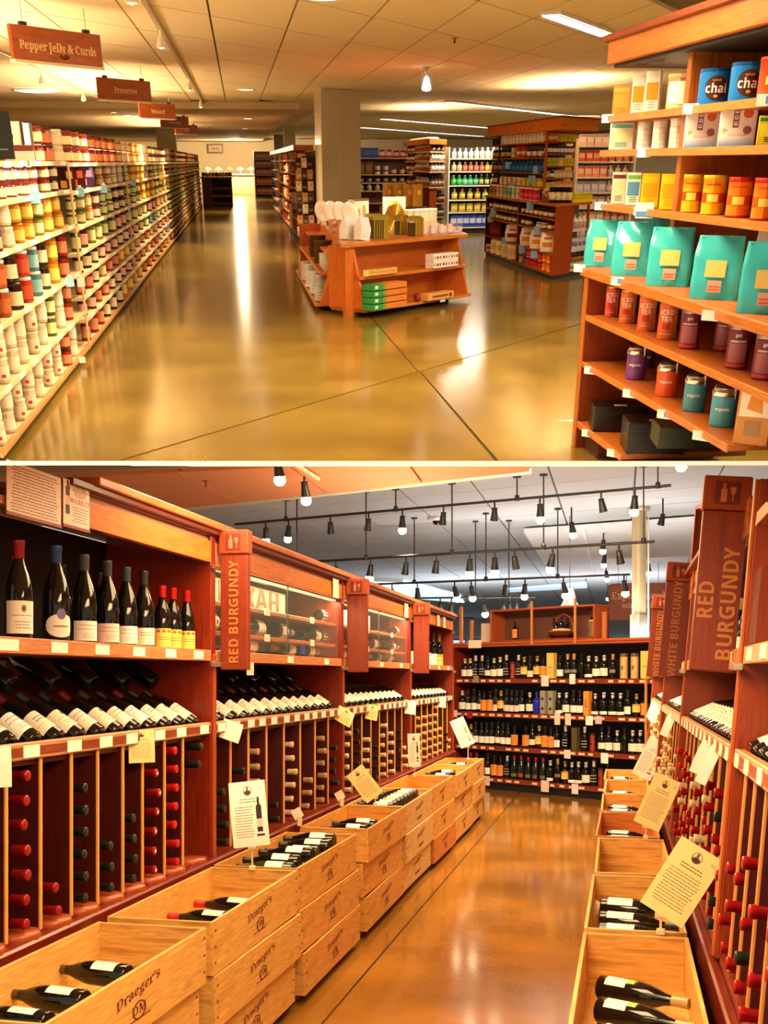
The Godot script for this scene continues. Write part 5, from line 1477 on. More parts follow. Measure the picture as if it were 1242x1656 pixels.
func arch_rim(w: float, d: float) -> ArrayMesh:
	var key := "arch%.3f%.3f" % [w, d]
	if not cache.has(key):
		var st := tool()
		for k in 10:
			var a0 := PI * k / 10.0
			var a1 := PI * (k + 1) / 10.0
			add_hexa(st, [Vector3(cos(a0) * w, sin(a0) * 0.055, -d), Vector3(cos(a1) * w, sin(a1) * 0.055, -d), Vector3(cos(a1) * w, sin(a1) * 0.055, d), Vector3(cos(a0) * w, sin(a0) * 0.055, d)], [Vector3(cos(a0) * w * 1.08, sin(a0) * 0.065, -d), Vector3(cos(a1) * w * 1.08, sin(a1) * 0.065, -d), Vector3(cos(a1) * w * 1.08, sin(a1) * 0.065, d), Vector3(cos(a0) * w * 1.08, sin(a0) * 0.065, d)])
		cache[key] = done(st)
	return cache[key]

func woven_ring(r: float, h: float) -> ArrayMesh:
	var key := "woven%.3f%.3f" % [r, h]
	if not cache.has(key):
		var p := [Vector2(0, 0), Vector2(r * 0.85, 0)]
		for k in 5:
			p.append(Vector2(r * (0.88 + 0.03 * k), h * (0.1 + 0.2 * k)))
			p.append(Vector2(r * (0.93 + 0.03 * k), h * (0.18 + 0.2 * k)))
		p.append(Vector2(r * 0.9, h * 0.9))
		p.append(Vector2(0, h * 0.3))
		cache[key] = lathe(p, 18)
	return cache[key]

# ---------------------------------------------------------------- dark-shelved kiosk with tins and bags
func tea_kiosk() -> void:
	var oak := rgb(200, 112, 40)
	var a := Vector2(0, 1)
	var t := TD
	var c := Vector2(4.3, 15.3)
	var red := wood(rgb(190, 90, 40), 1, 0.8)
	var dark := plain(rgb(34, 26, 22), 0.6)
	var shelfm := wood(rgb(190, 104, 40), 2, 0.8)
	var g := thing("shelf_kiosk", "square wooden shelf kiosk with cornice standing right of the gift table", "shelving", GROCERY, at(c.x, 0, c.y))
	var o := -at(c.x, 0, c.y)
	var P := func(u: float, v: float) -> Vector2: return c + t * u + a * v
	var quad := func(u0: float, v0: float, u1: float, v1: float) -> Array: return [P.call(u0, v0), P.call(u1, v0), P.call(u1, v1), P.call(u0, v1)]
	part(g, "kick_plate", prism(quad.call(0.05, 0.05, 1.2, 4.5), 0, 0.06), plain(rgb(20, 16, 14), 0.5), o)
	part(g, "core", prism(quad.call(0.46, 0.42, 1.1, 4.5), 0.06, 0.95), dark, o)
	part(g, "core", prism(quad.call(0.5, 1.36, 1.12, 4.5), 0.985, 1.89), dark, o)
	part(g, "end_panel", prism(quad.call(0.0, 0.0, 0.62, 0.05), 0.06, 0.95), red, o)
	part(g, "end_panel", prism(quad.call(1.13, 0.0, 1.2, 0.05), 0.06, 0.95), red, o)
	part(g, "far_panel", prism(quad.call(0.0, 4.5, 0.5, 4.55), 0.06, 0.95), red, o)
	part(g, "counter", prism(quad.call(-0.04, -0.04, 1.24, 4.6), 0.95, 0.985), wood(rgb(226, 130, 54), 2, 0.8), o)
	for y in [0.085, 0.34, 0.63, 0.79]:
		part(g, "shelf", prism(quad.call(0.005, 0.05, 0.45, 4.5), y - 0.025, y), shelfm, o)
	part(g, "divider", prism(quad.call(0.005, 2.15, 0.45, 2.2), 0.06, 0.95), red, o)
	for y in [0.1, 0.36, 0.63]:
		part(g, "shelf", prism(quad.call(0.62, 0.0, 1.13, 0.4), y - 0.025, y), plain(rgb(230, 224, 210), 0.4), o)
	for y in [1.17, 1.36, 1.56, 1.76]:
		part(g, "shelf", prism(quad.call(0.12, 0.95, 0.5, 4.5), y - 0.02, y), shelfm, o)
	for y in [1.12, 1.29, 1.45, 1.61, 1.77]:
		part(g, "shelf", prism(quad.call(0.14, 0.9, 1.15, 1.35), y - 0.02, y), shelfm, o)
	for u in [0.12, 1.12]:
		part(g, "corner_post", prism(quad.call(u, 0.9, u + 0.04, 0.98), 0.985, 1.9), wood(oak, 1, 0.8), o)
	part(g, "corner_post", prism(quad.call(0.12, 3.9, 0.15, 4.0), 0.985, 1.9), wood(rgb(90, 44, 24), 1, 0.8), o)
	part(g, "cornice", prism(quad.call(-0.02, -0.05, 1.24, 4.6), 1.89, 2.04), wood(rgb(234, 142, 56), 2, 0.8, 0.7), o)
	part(g, "cornice_cap", prism(quad.call(-0.05, -0.1, 1.28, 4.65), 2.03, 2.05), wood(rgb(160, 84, 36), 2, 0.8), o)
	# goods: along the aisle face (yaw faces the aisle and the lens), then round the end
	var A := func(u: float, v: float) -> Vector2: return P.call(u, v)
	var white := rgb(244, 240, 228)
	var yw := -35.0
	goods_row(GROCERY, A.call(0.1, 4.35), A.call(0.1, 2.3), 0.791, yw, "on kiosk's top cabinet shelf, far bay", [[7, "jar", 0.12, 0.1, rgb(110, 50, 24), rgb(240, 224, 190), rgb(60, 30, 20), "jar", "cream labelled jar"]])
	goods_row(GROCERY, A.call(0.1, 2.05), A.call(0.1, 0.2), 0.791, yw, "on kiosk's top cabinet shelf, near bay", [[7, "jar", 0.11, 0.1, rgb(110, 50, 24), rgb(240, 224, 190), rgb(60, 30, 20), "jar", "cream labelled jar"]])
	goods_row(GROCERY, A.call(0.1, 4.35), A.call(0.1, 2.3), 0.631, yw, "on kiosk's second cabinet shelf, far bay", [[7, "jar", 0.12, 0.1, rgb(90, 44, 24), rgb(236, 216, 176), rgb(60, 30, 20), "jar", "squat cream labelled jar"]])
	goods_row(GROCERY, A.call(0.1, 2.05), A.call(0.1, 0.2), 0.631, yw, "on kiosk's second cabinet shelf, near bay", [[2, "jar", 0.11, 0.1, rgb(90, 44, 24), rgb(236, 216, 176), rgb(60, 30, 20), "jar", "squat cream labelled jar"], [1, "", 0, 0, white, white, white, "", ""], [2, "jar", 0.12, 0.08, rgb(90, 44, 24), rgb(230, 206, 160), rgb(230, 210, 180), "jar", "tan jar"], [1, "jar", 0.11, 0.1, rgb(90, 44, 24), rgb(236, 216, 176), rgb(60, 30, 20), "jar", "squat jar"]])
	goods_row(GROCERY, A.call(0.14, 4.2), A.call(0.14, 2.35), 0.341, yw, "on the kiosk's bag shelf, far bay", [[1, "bag", 0.24, 0.23, rgb(96, 20, 16), rgb(150, 44, 30), rgb(120, 24, 20), "coffee_bag", "dark red bag"], [1, "", 0, 0, white, white, white, "", ""], [1, "bag", 0.24, 0.25, rgb(238, 226, 206), rgb(150, 24, 20), rgb(206, 50, 30), "coffee_bag", "white and crimson bag"]])
	goods_row(GROCERY, A.call(0.14, 2.0), A.call(0.14, 0.2), 0.341, yw, "on the kiosk's bag shelf, near bay", [[3, "bag", 0.22, 0.25, rgb(244, 232, 206), rgb(240, 150, 30), rgb(214, 60, 34), "coffee_bag", "white and orange bag"]])
	goods_row(GROCERY, A.call(0.1, 4.4), A.call(0.1, 2.3), 0.086, yw, "on the kiosk's lowest shelf, far bay", [[1, "box", 0.16, 0.12, rgb(236, 190, 150), rgb(200, 80, 50), white, "carton", "low pinkish carton"], [4, "box", 0.17, 0.22, rgb(240, 222, 180), rgb(226, 190, 120), rgb(244, 232, 206), "carton", "cream carton"]])
	goods_row(GROCERY, A.call(0.1, 2.05), A.call(0.1, 0.2), 0.086, yw, "on the kiosk's lowest shelf, near bay", [[1, "tin", 0.1, 0.11, rgb(240, 180, 30), rgb(230, 150, 20), rgb(60, 60, 60), "tin", "yellow tin"], [1, "tin", 0.1, 0.11, rgb(90, 80, 150), rgb(110, 90, 160), rgb(60, 80, 60), "tin", "violet tin"], [2, "tin", 0.11, 0.12, rgb(206, 24, 30), rgb(220, 60, 60), rgb(240, 120, 110), "tin", "red tin"], [2, "tin", 0.11, 0.12, rgb(190, 14, 24), rgb(214, 40, 50), rgb(240, 130, 120), "tin", "crimson tin"], [2, "tin", 0.1, 0.12, rgb(240, 150, 30), rgb(230, 120, 20), rgb(226, 90, 40), "tin", "orange tin"]], 2)
	var pastel := [[rgb(190, 130, 60), rgb(150, 96, 40), "tan"], [rgb(226, 180, 160), rgb(206, 150, 130), "pink"], [rgb(150, 196, 150), rgb(110, 160, 110), "green"], [rgb(206, 216, 180), rgb(170, 190, 150), "pale green"], [rgb(214, 30, 50), rgb(230, 80, 90), "red"]]
	var runs := []
	for k in 5: runs.append([[2, 2, 2, 2, 4][k], "tin", 0.1, 0.17, pastel[k][0], pastel[k][1], white, "tin", pastel[k][2] + " tin with white lid"])
	goods_row(GROCERY, A.call(0.03, 4.3), A.call(0.03, 1.0), 0.986, yw, "on the kiosk's counter ledge", runs)
	var fl := thing("gift_bow", "round reddish gift tin topped with a pale ribbon rosette on the kiosk ledge", "gift tin", GROCERY, at(4.36, 0.986, 16.0), turned(-30))
	part(fl, "tin", can(0.085, 0.15, 18, 0.004), plain(rgb(130, 40, 24), 0.35))
	for k in 8:
		var an := TAU * k / 8.0
		part(fl, "ribbon_loop", lathe([Vector2(0, -0.035), Vector2(0.012, 0), Vector2(0, 0.035)], 8), plain(rgb(236, 200, 150), 0.4), Vector3(cos(an) * 0.04, 0.13 + sin(an) * 0.04, 0.085), Basis(Vector3(0, 0, 1), an - PI / 2))
	goods_row(GROCERY, A.call(0.02, 0.45), A.call(0.5, -0.0), 0.986, yw + 20, "round the near corner of the kiosk ledge", [[4, "jar", 0.085, 0.2, rgb(30, 22, 18), rgb(236, 222, 170), rgb(24, 20, 18), "jar", "tall dark oval-labelled jar"]])
	goods_row(GROCERY, A.call(0.56, 0.05), A.call(1.2, 0.05), 0.986, 10, "on the end of the kiosk ledge", [[5, "tin", 0.125, 0.12, rgb(230, 206, 10), rgb(214, 190, 10), rgb(240, 226, 60), "tin", "yellow tin"]])
	var Lf := [[1.761, [[3, "jar", 0.1, 0.1, rgb(50, 34, 24), rgb(60, 40, 28), rgb(40, 30, 24), "jar", "brown jar"], [13, "tin", 0.1, 0.13, rgb(236, 226, 206), white, rgb(244, 240, 230), "tin", "white tin"]]], [1.561, [[4, "jar", 0.11, 0.12, rgb(60, 34, 20), rgb(206, 180, 140), rgb(60, 40, 24), "jar", "brown jar"], [1, "tin", 0.1, 0.16, rgb(230, 214, 170), rgb(206, 180, 130), rgb(170, 40, 30), "tin", "cream tin"], [2, "tin", 0.1, 0.16, rgb(206, 70, 40), rgb(240, 220, 190), rgb(190, 40, 30), "tin", "red tin"], [3, "jar", 0.1, 0.12, rgb(120, 60, 40), rgb(240, 234, 224), rgb(90, 50, 34), "jar", "brown jar"]]], [1.361, [[3, "jar", 0.11, 0.13, rgb(60, 34, 20), rgb(170, 130, 110), rgb(50, 34, 24), "jar", "dark jar"], [10, "bottle", 0.11, 0.17, rgb(16, 80, 150), rgb(40, 120, 180), rgb(14, 60, 130), "bottle", "blue bottle"]]], [1.171, [[2, "jar", 0.11, 0.12, rgb(110, 30, 24), rgb(240, 226, 206), rgb(70, 30, 24), "jar", "dark red jar"], [5, "tin", 0.1, 0.11, rgb(236, 214, 170), rgb(226, 190, 140), white, "tin", "cream tin"], [4, "tin", 0.1, 0.11, rgb(214, 196, 20), rgb(226, 206, 30), rgb(236, 220, 70), "tin", "yellow tin"]]]]
	for k in 4: goods_row(GROCERY, A.call(0.17, 4.45), A.call(0.17, 1.05), Lf[k][0], yw, "on the kiosk's %s upper shelf facing aisle" % ["top", "second", "third", "lowest"][k], Lf[k][1])
	var Rt := [[1.771, [[2, "tin", 0.11, 0.11, rgb(230, 130, 60), rgb(240, 220, 180), rgb(200, 60, 40), "tin", "orange tin"], [4, "tin", 0.12, 0.1, rgb(226, 204, 16), rgb(206, 190, 20), rgb(236, 220, 60), "tin", "yellow tin"]]], [1.611, [[3, "jar", 0.11, 0.1, rgb(70, 40, 24), white, rgb(40, 30, 24), "jar", "white labelled jar"], [4, "jar", 0.1, 0.1, rgb(110, 90, 110), white, rgb(60, 44, 40), "jar", "plum jar"]]], [1.451, [[3, "tin", 0.11, 0.1, rgb(180, 170, 24), rgb(150, 150, 30), rgb(206, 196, 60), "tin", "olive tin"], [1, "tin", 0.11, 0.1, rgb(240, 180, 80), rgb(240, 200, 120), white, "tin", "peach tin"], [3, "tin", 0.11, 0.1, rgb(206, 190, 20), rgb(176, 166, 24), rgb(226, 206, 60), "tin", "yellow tin"]]], [1.291, [[1, "jar", 0.1, 0.09, rgb(120, 90, 40), rgb(226, 200, 140), rgb(206, 180, 120), "jar", "tan jar"], [1, "jar", 0.11, 0.09, rgb(60, 60, 70), white, rgb(30, 40, 50), "jar", "white jar with dark lid"], [5, "tin", 0.1, 0.1, rgb(230, 190, 120), rgb(236, 206, 150), rgb(226, 180, 100), "tin", "beige tin"]]], [1.121, [[2, "tin", 0.11, 0.11, rgb(206, 200, 16), rgb(190, 180, 20), rgb(226, 220, 60), "tin", "lime tin"], [5, "tin", 0.11, 0.12, rgb(236, 176, 90), rgb(240, 196, 130), rgb(230, 160, 80), "tin", "peach tin"]]]]
	for k in 5: goods_row(GROCERY, A.call(0.16, 0.98), A.call(1.12, 0.98), Rt[k][0], 8, "on the kiosk's %s shelf at the end" % ["top", "second", "third", "fourth", "lowest upper"][k], Rt[k][1])
	var er := [[0.631, "upper", [[3, "bottle", 0.1, 0.2, white, rgb(200, 170, 170), rgb(170, 150, 150), "bottle", "white bottle"]]], [0.361, "middle", [[3, "box", 0.12, 0.15, rgb(210, 206, 220), rgb(120, 110, 150), rgb(180, 180, 196), "carton", "lavender carton"]]], [0.101, "lower", [[3, "tin", 0.12, 0.15, rgb(110, 150, 80), rgb(226, 214, 190), rgb(230, 110, 50), "tin", "green and orange tin"]]]]
	for q in er: goods_row(GROCERY, A.call(0.64, 0.06), A.call(1.1, 0.06), q[0], 5, "on the %s cubby of the kiosk's end" % q[1], q[2])
	var k := 0
	for q in [[0.02, 3.9, 0.70], [0.02, 4.1, 0.56], [0.0, 2.9, 0.30], [0.0, 1.75, 0.25], [0.0, 1.0, 0.22], [0.0, 0.9, 0.56], [0.0, 1.4, 0.87], [0.1, 3.1, 1.4], [0.1, 1.3, 1.35], [0.1, 1.55, 1.22], [0.06, 2.8, 1.1]]:
		k += 1
		var p: Vector2 = A.call(q[0] - 0.03, q[1])
		single("price_card", sheet(0.11, 0.1), plain(rgb(130, 176, 216), 0.5), "light blue shelf card, %s in the list of cards hung on the kiosk" % nth(k), "price card", GROCERY, at(p.x, q[2], p.y), turned(-30), "blue cards on the kiosk")

# ---------------------------------------------------------------- shelves farther away
func wall_unit(label: String, p: Vector2, u: Vector2, len: float, depth: float, high: float, ys: Array, body: Color, shelf_col: Color) -> Node3D:
	var n := Vector2(-u.y, u.x)            # away from the viewer
	var g := thing("shelf_unit", label, "shelving", GROCERY, at(p.x, 0, p.y))
	var o := -at(p.x, 0, p.y)
	part(g, "kick_plate", prism([p + n * 0.04, p + u * len + n * 0.04, p + u * len + n * depth, p + n * depth], 0, 0.08), plain(rgb(24, 20, 18), 0.5), o)
	part(g, "back_panel", prism([p + n * depth, p + u * len + n * depth, p + u * len + n * (depth + 0.04), p + n * (depth + 0.04)], 0.0, high), plain(body, 0.6), o)
	for s in [0.0, len - 0.03]:
		part(g, "side_panel", prism([p + u * s, p + u * (s + 0.03), p + u * (s + 0.03) + n * depth, p + u * s + n * depth], 0.0, high), plain(shelf_col, 0.5), o)
	for y in ys:
		part(g, "shelf", prism([p + n * 0.005, p + u * len + n * 0.005, p + u * len + n * depth, p + n * depth], y - 0.025, y), plain(shelf_col, 0.5), o)
	return g

func far_shelves() -> void:
	var white := rgb(244, 240, 228)
	# white drinks shelving beyond the gift table
	var u := Vector2(0.97, 0.24)
	var p := Vector2(4.74, 26.0)
	wall_unit("white drinks shelving with coloured bottles between the far cabinet and the kiosk", p, u, 2.1, 0.5, 1.8, [0.14, 0.46, 0.72, 1.02, 1.31, 1.575], rgb(40, 36, 34), rgb(226, 218, 200))
	var dr := [[1.58, "top", [[4, "bottle", 0.1, 0.2, rgb(226, 230, 236), rgb(206, 214, 226), white, "bottle", "pale bottle"], [5, "bottle", 0.11, 0.22, rgb(240, 236, 222), rgb(236, 226, 190), white, "bottle", "cream bottle"], [5, "bottle", 0.13, 0.28, rgb(246, 248, 250), rgb(236, 240, 246), rgb(214, 226, 240), "bottle", "white bottle"]]], [1.32, "second", [[2, "bottle", 0.11, 0.18, rgb(206, 190, 150), rgb(226, 200, 150), white, "bottle", "beige bottle"], [4, "bottle", 0.11, 0.18, rgb(206, 90, 90), rgb(230, 140, 110), white, "bottle", "pink bottle"], [4, "bottle", 0.11, 0.18, rgb(226, 170, 80), rgb(240, 200, 120), white, "bottle", "amber bottle"], [4, "bottle", 0.11, 0.2, rgb(170, 120, 200), rgb(214, 180, 226), white, "bottle", "lilac bottle"]]], [1.03, "third", [[2, "bottle", 0.12, 0.2, rgb(20, 170, 70), rgb(90, 206, 110), white, "bottle", "bright green bottle"], [3, "bottle", 0.12, 0.2, rgb(40, 170, 120), rgb(120, 206, 160), white, "bottle", "sea green bottle"], [9, "bottle", 0.1, 0.22, rgb(70, 90, 30), rgb(206, 200, 140), white, "bottle", "olive bottle"]]], [0.73, "fourth", [[4, "bottle", 0.13, 0.22, rgb(170, 150, 40), rgb(226, 206, 90), white, "bottle", "mustard bottle"], [6, "bottle", 0.13, 0.22, rgb(150, 160, 70), rgb(214, 210, 150), rgb(230, 160, 80), "bottle", "yellow green bottle"]]], [0.47, "fifth", [[6, "box", 0.15, 0.17, rgb(190, 170, 60), rgb(226, 206, 120), rgb(150, 130, 40), "carton", "yellow carton"], [4, "box", 0.15, 0.19, rgb(190, 100, 40), rgb(226, 170, 90), rgb(170, 60, 30), "carton", "rust carton"]]], [0.15, "lowest", [[6, "box", 0.16, 0.25, rgb(40, 70, 170), rgb(206, 210, 236), rgb(60, 90, 190), "carton", "blue carton"], [6, "box", 0.16, 0.25, rgb(150, 150, 190), rgb(236, 232, 236), rgb(90, 100, 170), "carton", "silver blue carton"]]]]
	for q in dr: goods_row(GROCERY, p + Vector2(0.08, 0.12), p + u * 2.05 + Vector2(0, 0.12), q[0], -5, "on %s shelf of white drinks shelving" % q[1], q[2])
	# second wooden cabinet
	var c := Vector2(3.98, 24.0)
	var t := TD
	var a := Vector2(0, 1)
	var g := thing("shelf_kiosk", "smaller wooden cabinet with cornice and white bottles seen behind the gift table", "shelving", GROCERY, at(c.x, 0, c.y))
	var o := -at(c.x, 0, c.y)
	var Q := func(u0: float, v0: float, u1: float, v1: float) -> Array: return [c + t * u0 + a * v0, c + t * u1 + a * v0, c + t * u1 + a * v1, c + t * u0 + a * v1]
	part(g, "base_cabinet", prism(Q.call(0.0, 0.0, 0.3, 3.6), 0.0, 1.0), wood(rgb(176, 84, 38), 1, 0.8), o)
	part(g, "core", prism(Q.call(0.35, 0.25, 0.62, 3.6), 0.0, 1.85), plain(rgb(40, 28, 22), 0.6), o)
	for y in [0.1, 0.45, 0.72, 1.0]: part(g, "shelf", prism(Q.call(0.3, 0.0, 0.62, 0.3), y - 0.03, y), plain(rgb(226, 206, 170), 0.5), o)
	for y in [1.03, 1.32, 1.52, 1.7]: part(g, "shelf", prism(Q.call(-0.03, -0.03, 0.64, 3.6), y - 0.025, y), plain(rgb(220, 170, 110), 0.5), o)
	part(g, "cornice", prism(Q.call(-0.06, -0.08, 0.66, 3.7), 1.83, 1.93), wood(rgb(226, 140, 54), 2, 0.8), o)
	part(g, "corner_post", prism(Q.call(0.61, 0.0, 0.65, 0.08), 0.0, 1.85), wood(rgb(220, 150, 80), 1, 0.8), o)
	var rows := [[1.701, "top", [[3, "bottle", 0.1, 0.12, rgb(70, 30, 24), rgb(150, 120, 110), rgb(60, 24, 20), "bottle", "dark bottle"]]], [1.521, "second", [[4, "bottle", 0.1, 0.17, rgb(240, 234, 226), rgb(226, 214, 200), white, "bottle", "white bottle"]]], [1.321, "third", [[4, "bottle", 0.1, 0.17, rgb(170, 176, 206), rgb(236, 230, 230), rgb(200, 90, 70), "bottle", "lavender bottle"]]], [1.031, "ledge", [[4, "bottle", 0.1, 0.2, rgb(60, 40, 30), rgb(150, 130, 100), rgb(70, 50, 40), "bottle", "brown bottle"]]], [0.721, "upper cubby", [[3, "jar", 0.1, 0.16, rgb(40, 30, 28), rgb(150, 90, 60), rgb(30, 24, 22), "jar", "dark jar"]]], [0.451, "lower cubby", [[3, "jar", 0.1, 0.16, rgb(50, 50, 40), rgb(130, 120, 80), rgb(30, 24, 22), "jar", "green dark jar"]]]]
	for q in rows: goods_row(GROCERY, c + t * (0.03 if q[0] > 1.0 else 0.34) + a * 0.04, c + t * 0.6 + a * 0.04, q[0], 5, "on %s of smaller cabinet's end" % q[1], q[2])
	for q in [[1.701, "top"], [1.521, "second"], [1.321, "third"], [1.031, "ledge"]]:
		goods_row(GROCERY, c + a * 3.4 + t * 0.06, c + a * 0.3 + t * 0.06, q[0], -35, "on %s row of smaller cabinet's side" % q[1], [[4, "bottle", 0.12, 0.16, rgb(110, 50, 30), rgb(226, 206, 190), rgb(150, 60, 40), "bottle", "brown bottle"], [5, "bottle", 0.13, 0.17, rgb(236, 226, 214), rgb(206, 120, 90), white, "bottle", "white bottle"]])
	# mixed shelving beyond the steel column
	p = Vector2(3.1, 31.0)
	wall_unit("red and white mixed shelving showing right of the steel column", p, Vector2(1, 0.1).normalized(), 1.7, 0.5, 1.65, [0.5, 0.8, 1.0, 1.2, 1.6], rgb(110, 60, 40), rgb(206, 170, 120))
	var mx := [[1.6, "top", [[3, "box", 0.2, 0.24, rgb(60, 90, 170), rgb(90, 120, 190), rgb(70, 100, 180), "carton", "blue carton"], [2, "box", 0.14, 0.2, rgb(206, 60, 50), rgb(240, 230, 220), rgb(190, 40, 40), "carton", "red carton"], [3, "box", 0.16, 0.18, rgb(190, 30, 40), rgb(236, 200, 190), rgb(170, 20, 30), "carton", "crimson carton"]]], [1.2, "second", [[2, "box", 0.18, 0.3, rgb(150, 106, 60), rgb(170, 120, 70), rgb(120, 80, 44), "carton", "tan tall carton"], [2, "tin", 0.14, 0.2, rgb(240, 230, 220), rgb(190, 30, 40), white, "tin", "red-dotted white tin"], [3, "jar", 0.14, 0.16, rgb(170, 90, 40), rgb(226, 190, 130), rgb(120, 60, 30), "jar", "amber jar"]]], [1.0, "third", [[7, "jar", 0.13, 0.14, rgb(60, 60, 50), rgb(190, 170, 130), rgb(60, 40, 30), "jar", "dim jar"]]], [0.8, "fourth", [[3, "bottle", 0.13, 0.18, rgb(226, 226, 220), rgb(206, 180, 110), white, "bottle", "clear bottle"], [4, "jar", 0.13, 0.15, rgb(120, 60, 30), rgb(206, 130, 80), rgb(90, 40, 30), "jar", "rust jar"]]]]
	for q in mx: goods_row(GROCERY, p + Vector2(0.08, 0.12), p + Vector2(1.65, 0.28), q[0] + 0.001, -5, "on the %s shelf right of the steel column" % q[1], q[2])
	# pale shelving behind the kiosk
	p = Vector2(5.72, 19.3)
	wall_unit("pale shelving of pink and violet boxes behind the kiosk", p, Vector2(1, 0.12).normalized(), 1.1, 0.45, 1.85, [0.3, 0.55, 0.79, 1.03, 1.27, 1.51, 1.75], rgb(206, 180, 160), rgb(238, 222, 206))
	var pk := [rgb(236, 200, 206), rgb(206, 90, 60), rgb(236, 150, 130), rgb(190, 190, 226), rgb(226, 206, 210), rgb(230, 196, 160), rgb(206, 190, 200)]
	var names := ["pink", "rust", "coral", "violet", "pale pink", "beige", "mauve"]
	var kk := 0
	for y in [1.751, 1.511, 1.271, 1.031, 0.791, 0.551, 0.301]:
		goods_row(GROCERY, p + Vector2(0.04, 0.1), p + Vector2(1.0, 0.2), y, -5, "on the %s shelf behind the kiosk" % ["top", "second", "third", "fourth", "fifth", "sixth", "lowest"][kk], [[4, "box", 0.12, 0.17, pk[kk], pk[kk].lightened(0.5), pk[kk].darkened(0.3), "carton", names[kk] + " carton"], [3, "bottle", 0.11, 0.18, pk[(kk + 3) % 7], pk[(kk + 1) % 7], white, "bottle", names[(kk + 3) % 7] + " bottle"]])
		kk += 1
	# shelving behind the steel column with hanging packets
	var gs := thing("gondola_shelving", "brown shelving running away behind the steel column with packets hung at its end", "shelving", GROCERY, at(1.2, 0, 22.4))
	o = -at(1.2, 0, 22.4)
	part(gs, "core", slab(1.5, 0, 22.6, 1.75, 1.7, 42, 0.0), plain(rgb(110, 66, 40), 0.6), o)
	part(gs, "kick_plate", slab(1.22, 0, 22.5, 1.5, 0.06, 42, 0.0), plain(rgb(26, 18, 14), 0.5), o)
	for y in [0.1, 0.4, 0.7, 1.0, 1.28, 1.54]: part(gs, "shelf", slab(1.2, y - 0.03, 22.5, 1.55, y, 42, 0.0), plain(rgb(196, 140, 90), 0.5), o)
	part(gs, "cornice", slab(1.18, 1.72, 24.5, 1.6, 1.82, 42, 0.0), wood(rgb(226, 140, 60), 2), o)
	part(gs, "end_board", slab(1.24, 0.02, 22.42, 1.5, 1.6, 22.48, 0.0), plain(rgb(60, 36, 24), 0.6), o)
	var cols := [[rgb(240, 226, 200), rgb(206, 150, 110), white], [rgb(150, 60, 40), rgb(230, 200, 160), rgb(90, 40, 30)], [rgb(206, 110, 60), rgb(240, 220, 190), rgb(190, 60, 40)], [rgb(236, 214, 190), rgb(180, 60, 50), rgb(226, 190, 150)]]
	var nm := ["cream", "brown", "orange", "pale"]
	kk = 0
	for y in [0.101, 0.401, 0.701, 1.001, 1.281, 1.541]:
		var runs := []
		for j in 9: runs.append([1, ["box", "jar", "bag"][(j + kk) % 3], 0.17, 0.2 if y < 1.5 else 0.16, cols[(j * 3 + kk) % 4][0], cols[(j * 3 + kk) % 4][1], cols[(j * 3 + kk) % 4][2], ["carton", "jar", "packet"][(j + kk) % 3], nm[(j * 3 + kk) % 4] + " " + ["carton", "jar", "packet"][(j + kk) % 3]])
		goods_row(GROCERY, Vector2(1.3, 36.0), Vector2(1.3, 22.8), y, 30, "on the %s shelf behind the steel column" % ["lowest", "second", "third", "fourth", "fifth", "top"][kk], runs)
		kk += 1
	for r in 7:
		for j in 3:
			var q: Color = [rgb(60, 34, 24), rgb(206, 150, 110), rgb(236, 214, 190), rgb(90, 60, 44)][(r + j * 2) % 4]
			single("hanging_packet", good("bag", 0.11, 0.17, q, q.lightened(0.4), q.darkened(0.2)), toned(), "%s packet hung on a peg, row %s from the top, %s" % [["dark", "tan", "pale", "brown"][(r + j * 2) % 4], nth(r + 1), ["left", "middle", "right"][j]], "packet", GROCERY, at(1.16 + 0.11 * j, 1.4 - 0.2 * r, 22.34), turned(rng.randf_range(-8, 12)), "packets on the end pegs")
	# fixtures at the far end
	p = Vector2(0.80, 55.5)
	wall_unit("small distant shelf of books and red boxes at the far end of the aisle", p, Vector2(1, 0.03).normalized(), 1.25, 0.5, 1.95, [0.14, 0.55, 0.95, 1.3, 1.62], rgb(120, 80, 60), rgb(214, 196, 176))
	kk = 0
	for y in [0.141, 0.551, 0.951, 1.301, 1.621]:
		goods_row(GROCERY, p + Vector2(0.08, 0.12), p + Vector2(1.18, 0.15), y, 0, "on the %s of the distant shelf" % ["lowest board", "second board", "third board", "fourth board", "top board"][kk], [[4, "box", 0.2, 0.26, [rgb(206, 90, 50), rgb(214, 80, 50), rgb(190, 90, 90), rgb(130, 110, 130), rgb(170, 150, 140)][kk], rgb(230, 170, 130), rgb(150, 60, 40), "carton", ["orange", "red", "rose", "mauve", "grey"][kk] + " carton"], [2, "box", 0.2, 0.24, rgb(110, 90, 120), rgb(190, 160, 170), rgb(90, 60, 70), "carton", "plum carton"]])
		kk += 1
	g = thing("produce_stand", "dark red wooden stand with open shelves at the end of the jar shelves", "stand", GROCERY, at(-1.2, 0, 44.34))
	o = -at(-1.2, 0, 44.2)
	part(g, "side_panel", prism([Vector2(-1.36, 44.4), Vector2(-1.02, 44.0), Vector2(-0.98, 44.05), Vector2(-1.3, 44.5)], 0.0, 1.0), wood(rgb(160, 66, 36), 1), o)
	part(g, "core", slab(-1.0, 0, 44.3, -0.25, 0.95, 44.9, 0.0), plain(rgb(50, 24, 18), 0.6), o)
	for y in [0.08, 0.34, 0.6]: part(g, "shelf", slab(-1.02, y - 0.04, 44.0, -0.24, y + 0.04, 44.4, 0.0), wood(rgb(150, 60, 34), 0), o)
	part(g, "side_panel", slab(-0.28, 0, 44.0, -0.23, 0.95, 44.9, 0.0), wood(rgb(120, 44, 28), 1), o)
	part(g, "counter", slab(-1.38, 0.95, 43.95, -0.2, 1.0, 44.95, 0.0), wood(rgb(214, 130, 80), 0), o)
